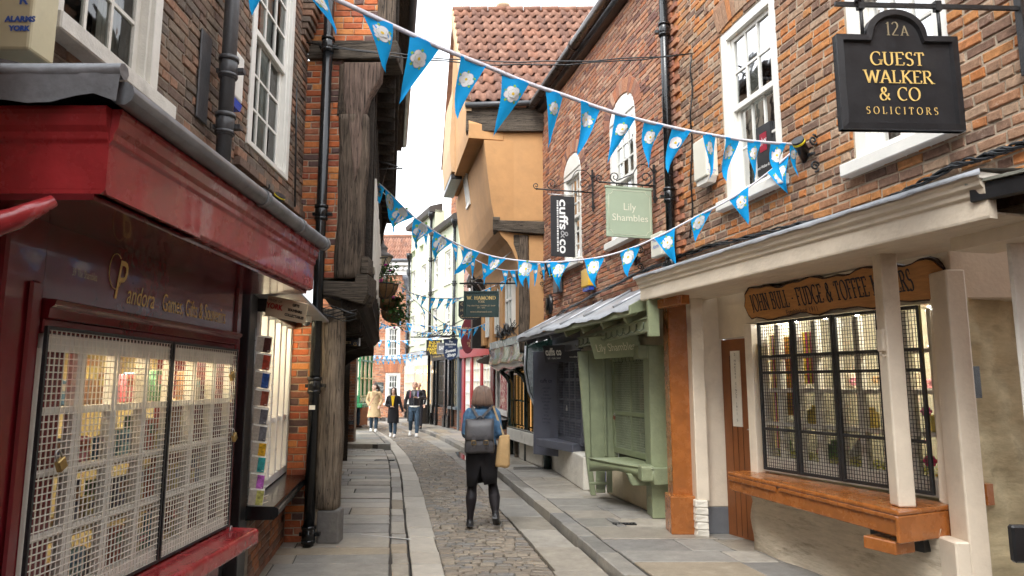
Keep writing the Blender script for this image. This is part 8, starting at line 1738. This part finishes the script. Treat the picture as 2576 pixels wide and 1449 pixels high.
# skirt with a back slit
b = MB(); n = 28; prof = [(1.04, .150, .125), (.95, .172, .14), (.86, .188, .152), (.74, .186, .148), (.62, .178, .140), (.50, .172, .135)]; R = []
for z, rx, ry in prof:
    op = max(0, (.66 - z) / .16) * .30; ring = []
    for j in range(n + 1):
        a = -pi / 2 + op + (2 * pi - 2 * op) * j / n; tw = .02 * (1 - (z - .5) / .5); ring.append(T((rx * cos(a) + tw * sin(a), ry * sin(a) + .02 * (z < .7), z + (.025 * cos(a) if z < .55 else 0))))
    R.append(ring)
for i in range(len(R) - 1):
    for j in range(n): b.poly([R[i][j], R[i][j + 1], R[i + 1][j + 1], R[i + 1][j]], smooth=True)
o = b.build('skirt', blackc, wo_); m = o.modifiers.new('thick', 'SOLIDIFY'); m.thickness = .006
# denim jacket
b = MB(); b.rings(ringsof(T, [(.93, 0, 0, .178, .145), (1.0, 0, 0, .170, .138), (1.10, 0, -.0, .165, .128), (1.22, 0, -.005, .172, .128), (1.30, 0, -.005, .18, .115), (1.35, 0, 0, .15, .095), (1.385, 0, .01, .095, .075), (1.41, 0, .015, .07, .062)]))
for sd in (-1, 1): limb(b, T, [(sd * .15, 0, 1.34), (sd * .175, -.005, 1.30), (sd * .205, -.02, 1.09), (sd * .19, .05, 1.06), (sd * .10, .215, 1.10)], [.055, .055, .045, .043, .037])
blob(wo_, 'jacket', b, denim, .011, 4, disp=.010)
MB().rings(ringsof(T, [(1.385, 0, .008, .082, .072), (1.425, 0, .018, .066, .060), (1.44, 0, .012, .070, .066), (1.40, 0, -.004, .098, .088)])).build('collar', denim, wo_)
b = MB()
for sd in (-1, 1): b.tube([T((sd * .105, -.121, .98)), T((sd * .10, -.135, 1.15)), T((sd * .112, -.129, 1.28))], .0025, 5)
b.tube([T((x * .03, -.137 + abs(x) * .003, 1.29)) for x in range(-4, 5)], .0025, 5); b.build('stitching', cloth('pale_stitch', (.10, .20, .36), 0), wo_)
# hair: bob with rolled-under ends and strands
b = MB(); hc = V((0, .035, 1.545)); n = 44; R = []; rr = random.Random(3); ph = [rr.uniform(-1, 1) for _ in range(n)]
for k_, (z, rx, ry, cy_) in enumerate([(.112, .012, .016, .01), (.105, .05, .062, .005), (.085, .083, .098, .0), (.05, .104, .118, -.004), (.01, .112, .125, -.008), (-.03, .120, .128, -.012), (-.07, .128, .130, -.016), (-.10, .132, .128, -.018), (-.122, .126, .118, -.018), (-.132, .112, .105, -.016), (-.128, .095, .09, -.012)]):
    R.append([T(hc + V((rx * (1 + .018 * ph[j] * min(1, k_ / 4)) * cos(2 * pi * j / n), cy_ + ry * (1 + .018 * ph[j] * min(1, k_ / 4)) * sin(2 * pi * j / n), z + (.012 * ph[(j * 7) % n] if k_ > 6 else 0) + (.03 if k_ > 6 and sin(2 * pi * j / n) > .45 else 0)))) for j in range(n)])
b.rings(R, cap=True); o = b.build('hair', hairb, wo_); ss = o.modifiers.new('sub', 'SUBSURF'); ss.levels = 1; ss.render_levels = 1
b = MB()
for i in range(170):
    a = pi + pi * rr.random() + (.0 if rr.random() < .7 else pi); x = cos(a); y = sin(a); pts = [hc + V((x * rx * 1.012, cy_ + y * ry * 1.012, z)) for z, rx, ry, cy_ in ((.104, .05, .064, .005), (.085, .083, .098, 0), (.05, .104, .118, -.004), (-.03, .120, .128, -.012), (-.10, .132, .128, -.018), (-.13 + rr.uniform(-.03, .012), .118, .11, -.017))]; b.tube([T(p) for p in pts], [.0012, .002, .0026, .0026, .0024, .001], 4)
b.build('hair_strands', mat('brown_hair_light', (.21, .135, .10), .35, .4, 4, 0, spec=.7), wo_, kind='stuff')  # lighter strand colour paints highlights onto the bob
# shoes
def shoe(par, T, ank, toe, mt, w=.042, sole=None, lift=0):
    a, t = V(ank), V(toe); d = (t - a); d.z = 0; d.normalize(); f = V((0, 0, 1)); tz = (t - a); heel = a - d * .05
    b = MB(); limb(b, T, [a + V((0, 0, .015)), a + d * .02 - V((0, 0, .025)), t], [w, w * 1.08, w * .82]); limb(b, T, [heel + d * .03 - V((0, 0, .03)), t], [w * .95, w * .78]); blob(par, 'shoe', b, mt, .008, 3)
    b = MB(); ax = (t - (heel - V((0, 0, .035)))).normalized(); sx = V((d.y, -d.x, 0)); up = sx.cross(ax); pl = []
    for u_, ww in ((-.01, .6), (.03, .95), (.1, .85), (.17, 1.05), (.215, .85), (.235, .4)): pl.append((u_, ww * w * 1.05))
    L_ = [heel - V((0, 0, .042)) + ax * u_ + sx * ww for u_, ww in pl] + [heel - V((0, 0, .042)) + ax * u_ - sx * ww for u_, ww in reversed(pl)]
    n = len(L_); b.faces([T(p - up * .012) for p in L_] + [T(p + up * .012) for p in L_], [tuple(range(n - 1, -1, -1)), tuple(range(n, 2 * n))] + [(i, (i + 1) % n, n + (i + 1) % n, n + i) for i in range(n)]); b.build('sole', sole or blackl, par)
shoe(wo_, T, aL, (-.145, .15, .035), blackl); shoe(wo_, T, (.165, -.065, .18), (.18, .06, .05), blackl)
# backpack
bk = thing('backpack', T((-.02, -.2, .9)), 'charcoal leather backpack with two brass buckles on the woman walking away', 'backpack')
bf = Fr(T((-.02, -.125, .88)), (1, 0, 0.02), (0, -.02, 1), (0, -1, -.02))
b = MB(); prof = [(0.0, .17, .035, .11), (.02, .178, .02, .135), (.1, .176, .0, .145), (.2, .165, .0, .13), (.30, .155, .0, .11), (.36, .15, .005, .08)]; R = []
for h, hw, n0, n1 in prof: R.append([bf.p(x * hw * (1 - .06 * (abs(y) > .9)), h, n0 + (n1 - n0) * (y * .5 + .5)) for x, y in ((-1, -1), (0, -1), (1, -1), (1, 0), (.93, .8), (.6, 1), (0, 1.08), (-.6, 1), (-.93, .8), (-1, 0))])
b.rings(R); blob(bk, 'bag_body', b, greyl, .011, 5)
b = MB(); k = 10; fl = [(.375, .0), (.385, .05), (.365, .10), (.30, .128), (.22, .146), (.165, .154), (.16, .15)]
for i in range(len(fl) - 1):
    for j in range(k):
        x0_, x1_ = -.165 + .33 * j / k, -.165 + .33 * (j + 1) / k; cv = lambda x: -.02 * (abs(x) / .165) ** 4
        b.poly([bf.p(x0_, fl[i][0], fl[i][1] + cv(x0_)), bf.p(x1_, fl[i][0], fl[i][1] + cv(x1_)), bf.p(x1_, fl[i + 1][0], fl[i + 1][1] + cv(x1_)), bf.p(x0_, fl[i + 1][0], fl[i + 1][1] + cv(x0_))], smooth=True)
o = b.build('flap', greyl, bk); m = o.modifiers.new('thick', 'SOLIDIFY'); m.thickness = .006
for x in (-.062, .078):
    MB().prism(bf, [(x - .022, .13), (x + .022, .13), (x + .022, .19), (x, .225), (x - .022, .19)], .150, .160).build('strap_tab', greyl, bk); MB().box(bf, x - .016, x + .016, .065, .16, .146, .158).build('closing_strap', greyl, bk, bevel=.003)
    MB().tube([bf.p(x + sx2 * .024, .13 + sz2 * .022, .166) for sx2, sz2 in ((-1, -1), (1, -1), (1, 1), (-1, 1), (-1, -1))], .0045, 6).build('buckle', brass, bk)
MB().tube([bf.p(-.05 + .11 * t / 8, .375 + .045 * sin(pi * t / 8), .06) for t in range(9)], .011, 8).build('handle', greyl, bk)
for sd in (-1, 1): MB().bar(T((-.02 + sd * .02, -.155, 1.28)), T((sd * .115, -.10, 1.40)), .032, .008, (0, 1, 0)).build('shoulder_strap', greyl, bk, bevel=.002); MB().tube([T((sd * .115, -.10, 1.40)), T((sd * .125, .0, 1.425)), T((sd * .125, .09, 1.36)), T((sd * .13, .13, 1.2)), T((sd * .14, .06, .98)), T((sd * .12, -.11, .93))], .012, 6).build('strap', greyl, bk)
for sd in (-1, 1): MB().tube([T((-.02 + sd * .022 + .018 * cos(a), -.16, 1.265 + .018 * sin(a))) for a in [2 * pi * i / 12 for i in range(13)]], .004, 6).build('ring', brass, bk)
# tote bag on the right shoulder
tt = thing('tote_bag', T((.23, -.02, .68)), 'tan canvas tote bag on the shoulder of the woman walking away', 'bag')
tf = Fr(T((.235, -.045, .70)), (.93, .35, -.10), (.10, .05, 1), None); tf.en = tf.ex.cross(tf.ez).normalized(); tf.ez = tf.en.cross(tf.ex).normalized()
b = MB(); R = []
for h, hw, d_ in ((0, .075, .04), (.03, .092, .055), (.15, .085, .055), (.28, .072, .04), (.37, .062, .022), (.375, .056, .016)): R.append([tf.p(hw * cx_, h + .012 * cx_ * (h > .3), d_ * cy_) for cx_, cy_ in ((-1, -.5), (-.6, -1), (.6, -1), (1, -.5), (1, .5), (.6, 1), (-.6, 1), (-1, .5))])
b.rings(R); blob(tt, 'canvas_body', b, tan, .009, 4, disp=.006)
b = MB()
for d_ in (-.014, .014): b.bar(tf.p(-.01, .36, d_), T((.135, -.075 + d_, 1.41)), .02, .004, (0, 1, 0)); b.bar(T((.135, -.075 + d_, 1.41)), T((.15, .03 + d_, 1.41)), .02, .004, (0, 0, 1))
b.build('shoulder_straps', tanstrap, tt)

# --- people walking toward the camera
def walker(name_label, base, phi, hgt, legs, topm, coat, hair, look, up=(0, 0, 1), specs=False, arms=None, shoem=None, bottom=.52, sk=None, trousers=None, vee=None):
    s = hgt / 1.68; T0 = xf(base, phi); T = lambda p: T0((p[0] * s, p[1] * s, p[2] * s)); o = thing('person', base, name_label, 'person'); sk = sk or skinp
    hl, kl, al, tl, hr_, kr, ar_, tr = legs
    b = MB(); q = head(b, T, (0, .02 if up[1] >= 0 else -.01, 1.545), up, look, 1.0 * s if 0 else 1.0); limb(b, T, [(0, .0, 1.30), (0, .012, 1.46)], [.06 * s, .052 * s])
    b.rings(ringsof(T, [(.80, 0, 0, .16 * s, .11 * s), (.95, 0, 0, .15 * s, .105 * s), (1.08, 0, 0, .135 * s, .10 * s), (1.24, 0, 0, .155 * s, .11 * s), (1.34, 0, 0, .17 * s, .09 * s), (1.40, 0, 0, .07 * s, .06 * s)]) if 0 else [[T((rx * cos(2 * pi * j / 16), ry * sin(2 * pi * j / 16), z)) for j in range(16)] for z, rx, ry in ((.80, .16, .11), (.95, .15, .105), (1.08, .135, .10), (1.24, .155, .11), (1.34, .17, .09), (1.40, .07, .06))])
    for h_, k_, a_, t_ in ((hl, kl, al, tl), (hr_, kr, ar_, tr)): limb(b, T, [h_, k_, a_], [.085 * s, .052 * s, .035 * s]); limb(b, T, [a_, t_], [.035 * s, .028 * s])
    for i, (sh2, el, wr, hd) in enumerate(arms): limb(b, T, [sh2, el, wr], [.046 * s, .037 * s, .027 * s]); hand(b, T, wr, hd, (0, .3, -.6) if abs(hd[2]) < .6 else (0, 1, 0), 1.0 * s, .5, 1 if i else -1)
    blob(o, 'body', b, sk, .009, 4); face(o, q, s, specs)
    b = MB()
    for h_, k_, a_, t_ in ((hl, kl, al, tl), (hr_, kr, ar_, tr)): a2 = V(k_).lerp(V(a_), .86); limb(b, T, [h_, k_, a2], [.100 * s, .070 * s, .056 * s])
    b.rings([[T((rx * cos(2 * pi * j / 16), ry * sin(2 * pi * j / 16), z)) for j in range(16)] for z, rx, ry in ((.76, .15, .11), (.86, .172, .125), (.98, .16, .118))]); blob(o, 'jeans', b, trousers or jeans, .011, 4, disp=.02)
    b = MB(); prof = coat; b.rings([[T((rx * cos(2 * pi * j / 18), ry * sin(2 * pi * j / 18), z)) for j in range(18)] for z, rx, ry in prof])
    for sh2, el, wr, hd in arms: limb(b, T, [(sh2[0] * .85, sh2[1], sh2[2]), sh2, el, V(el).lerp(V(wr), .9)], [.055 * s, .055 * s, .050 * s, .043 * s])
    blob(o, 'coat', b, topm, .012, 4, disp=.012)
    for a_, t_ in ((al, tl), (ar_, tr)): shoe(o, T, a_, t_, shoem, .042 * s, shoem)
    return o, T, q, s
wsh = mat('white_trainer', (.72, .71, .68), .5, .06, 12, .1)
def hairshell(par, T, c, prof, mt, fringe=None, n=30, gap=None, name='hair'):
    """cap of hair over the skull, open at the face"""
    b = MB(); R = []; r = random.Random(5)
    for z, rx, ry, cy_, op in prof:
        R.append([T(V(c) + V((rx * sin(a) * (1 + .03 * sin(j * 2.3)), cy_ + ry * cos(a), z + (.012 * sin(j * 1.7) if z < -.15 else 0)))) for j in range(n + 1) for a in [op + (2 * pi - 2 * op) * j / n]])
    for i in range(len(R) - 1):
        for j in range(n): b.poly([R[i][j], R[i][j + 1], R[i + 1][j + 1], R[i + 1][j]], smooth=True)
    b.poly(R[0][:n]); o = b.build(name, mt, par); m = o.modifiers.new('thick', 'SOLIDIFY'); m.thickness = .014; return o
F_ = pi
# trench coat, looking to one side, hands in pockets
beige = cloth('beige_gabardine', (.50, .36, .20), 0, .7, .1, 10, .2, 200)
base = atZ(940, 1086, .056); legs = ((-.08, 0, .86), (-.08, .04, .47), (-.075, .06, .08), (-.07, .19, .035), (.08, 0, .86), (.09, .02, .47), (.10, -.16, .11), (.10, -.05, .04))
arms = (((-.18, 0, 1.34), (-.26, -.02, 1.08), (-.18, .08, .90), (.3, .5, -.8)), ((.18, 0, 1.34), (.26, -.02, 1.08), (.18, .08, .90), (-.3, .5, -.8)))
o, T, q, s = walker('woman in beige trench coat with hands in pockets walking on the left', base, F_ + .15, 1.56, legs, beige, [(.50, .25, .20), (.62, .225, .18), (.80, .19, .15), (.98, .168, .135), (1.12, .165, .13), (1.25, .18, .13), (1.34, .17, .105), (1.39, .10, .08), (1.41, .07, .065)], None, (1, .5, 0), arms=arms, shoem=wsh, trousers=jeans)
for sd in (-1, 1): MB().prism(Fr(T((0, .125, 1.27)), T((1, 0, 0)) - T((0, 0, 0)), (0, 0, 1)), [(sd * .005, -.02), (sd * .10, .06), (sd * .085, .11), (sd * .03, .12)][::sd], -.02, .012).build('lapel', beige, o)
b = MB()
for sd in (-1, 1):
    for z in (1.13, .98): b.sphere(T((sd * .05, .138, z)), .013, .013, .013, 8)
b.build('buttons', mat('horn_button', (.12, .07, .04), .4, .1, 9, 0), o); MB().bar(T((-.10, .13, 1.36)), T((.16, .14, .95)), .015, .004, (0, 1, 0)).build('bag_strap', mat('pink_strap', (.45, .16, .15), .6, .1, 9, 0), o)
th2 = .46; hcen = (0, .005, 1.55); c_, s_ = cos(-1.0), sin(-1.0)
TH = lambda p: T((p[0] * c_ - (p[1]) * s_, p[0] * s_ + p[1] * c_, p[2]))
hairshell(o, TH, hcen, [(.125, .02, .03, 0, .0), (.105, .066, .075, -.005, .2), (.06, .088, .102, -.01, .55), (.0, .093, .106, -.012, .95), (-.05, .088, .10, -.02, 1.3), (-.09, .07, .085, -.03, 1.6)], hairdb)
MB().tube([TH((0, -.10, 1.58)), TH((0, -.16, 1.52)), TH((0, -.17, 1.42)), TH((0, -.15, 1.30))], [.035, .045, .045, .012], 10).build('ponytail', hairdb, o)
# woman in long black coat over yellow top, holding hands
base = atZ(988, 1099, ZR + .01); legs = ((-.08, 0, .86), (-.085, .05, .47), (-.08, .09, .08), (-.08, .22, .035), (.08, 0, .86), (.085, -.02, .47), (.09, -.14, .12), (.09, -.03, .04))
arms = (((-.18, 0, 1.34), (-.25, .0, 1.08), (-.33, .03, .84), (-.25, .1, -.95)), ((.18, 0, 1.34), (.25, .0, 1.07), (.06, .17, 1.02), (-.8, .3, 0)))
o, T, q, s = walker('woman with long black hair in long black coat over a yellow top', base, F_, 1.57, legs, blackc, [(.47, .20, .155), (.62, .195, .155), (.80, .188, .15), (.98, .175, .14), (1.12, .168, .132), (1.25, .18, .13), (1.34, .17, .105), (1.38, .10, .08)], None, (0, 1, -.05), specs=True, arms=arms, shoem=wsh)
MB().prism(Fr(T((0, .128, 1.0)), T((1, 0, 0)) - T((0, 0, 0)), (0, 0, 1)), [(-.015, .02), (.015, .02), (.035, .2), (.06, .36), (-.06, .36), (-.035, .2)], -.03, .022).build('yellow_top', cloth('mustard_knit', (.66, .42, .015), 0), o)
hairshell(o, T, (0, .01, 1.55), [(.125, .02, .03, 0, .0), (.108, .066, .075, -.003, .15), (.07, .09, .102, -.008, .45), (.02, .098, .108, -.01, .72), (-.06, .105, .11, -.015, .82), (-.14, .118, .118, -.02, .78), (-.22, .13, .125, -.02, .72), (-.28, .12, .12, -.02, .8)], hairk)
# man looking up, bomber jacket
base = atZ(1041, 1098, ZR + .01); legs = ((-.09, 0, .86), (-.10, .07, .48), (-.10, .10, .08), (-.11, .24, .035), (.09, 0, .86), (.10, .05, .48), (.13, -.16, .17), (.13, -.04, .06))
arms = (((-.19, 0, 1.36), (-.33, -.02, 1.19), (-.13, .18, 1.17), (.8, .2, .2)), ((.19, 0, 1.36), (.26, -.02, 1.10), (.30, .05, .84), (.2, .1, -.95)))
nylon = mat('black_nylon', (.014, .014, .018), .38, .2, 12, .25, 60)
o, T, q, s = walker('man in black bomber jacket and jeans looking up while walking', base, F_, 1.76, legs, nylon, [(.92, .16, .125), (.96, .172, .135), (1.08, .178, .135), (1.22, .19, .138), (1.32, .185, .118), (1.38, .12, .09), (1.41, .072, .066)], None, (-.05, 1, .62), up=(0, -.5, 1), specs=True, arms=arms, shoem=wsh, sk=skin, trousers=cloth('mid_blue_jeans', (.05, .082, .12), 0, .85, .35, 12, .4, 260))
hq = lambda p: q(p[0] / 1.0, p[1], p[2])
b = MB(); R = []
for z, rx, ry, op in ((.118, .02, .03, 0), (.10, .062, .075, .35), (.06, .080, .098, .8), (.01, .080, .099, 1.25), (-.04, .072, .088, 1.7)): R.append([q(rx * sin(a), -.012 + ry * cos(a), z) for j in range(25) for a in [op + (2 * pi - 2 * op) * j / 24]])
for i in range(4):
    for j in range(24): b.poly([R[i][j], R[i][j + 1], R[i + 1][j + 1], R[i + 1][j]], smooth=True)
b.poly(R[0][:24]); b.build('hair', hairk, o)
MB().tube([T((0, .138, .95)), T((0, .142, 1.15)), T((0, .12, 1.36))], .005, 6).build('zip', steel, o)
MB().rings([[T((rx * cos(2 * pi * j / 16), ry * sin(2 * pi * j / 16), z)) for j in range(16)] for z, rx, ry in ((.88, .165, .125), (.93, .168, .128))]).build('shirt_hem', white, o)
for sd, c in ((-1, (.16, .13, .26)), (1, (.26, .07, .09))): MB().bar(T((sd * .115, .095, 1.37)), T((sd * .12, .135, 1.17)), .045, .01, (0, 1, 0)).build('rucksack_strap', cloth('woven_strap_%d' % sd, c, 0, .8, .5, 60), o)
MB().tube([T((-.155, .185, 1.165)), T((-.14, .19, 1.19))], .03, 10).build('wristwatch', steel, o)
# man half hidden behind him
base = atZ(1052, 1079, -.0); legs = ((-.09, 0, .86), (-.09, .03, .48), (-.09, .03, .08), (-.09, .16, .035), (.09, 0, .86), (.09, -.02, .48), (.09, -.08, .09), (.09, .03, .04)); arms = (((-.19, 0, 1.36), (-.25, 0, 1.1), (-.22, .1, .88), (0, .3, -.9)), ((.19, 0, 1.36), (.25, 0, 1.1), (.22, .1, .88), (0, .3, -.9)))
walker('balding person in dark clothes half hidden behind the man looking up', base, F_, 1.66, legs, blackc, [(.82, .17, .13), (1.0, .175, .135), (1.22, .18, .13), (1.33, .17, .105), (1.39, .08, .07)], None, (0, 1, 0), arms=arms, shoem=blackl, sk=skin, trousers=cloth('dark_trousers', (.02, .02, .026), 0))
# person half hidden by the green bay window
base = atZ(895, 1076, .056); arms = (((-.19, 0, 1.36), (-.24, 0, 1.1), (-.1, .22, 1.15), (.3, .8, .3)), ((.19, 0, 1.36), (.25, 0, 1.1), (.12, .2, 1.1), (-.3, .8, .3)))
o, T, q, s = walker('person in dark top and jeans standing by the green bay window', base, F_ + 1.2, 1.68, legs, blackc, [(.86, .165, .13), (1.0, .172, .135), (1.22, .18, .13), (1.33, .17, .105), (1.39, .08, .07)], None, (0, 1, -.2), arms=arms, shoem=mat('brown_boot', (.07, .035, .025), .6, .2, 12, .1))
hairshell(o, T, (0, .01, 1.55), [(.125, .02, .03, 0, .0), (.108, .066, .075, -.003, .2), (.07, .09, .102, -.008, .6), (.0, .092, .10, -.01, 1.1), (-.06, .08, .09, -.02, 1.5)], hairdb)
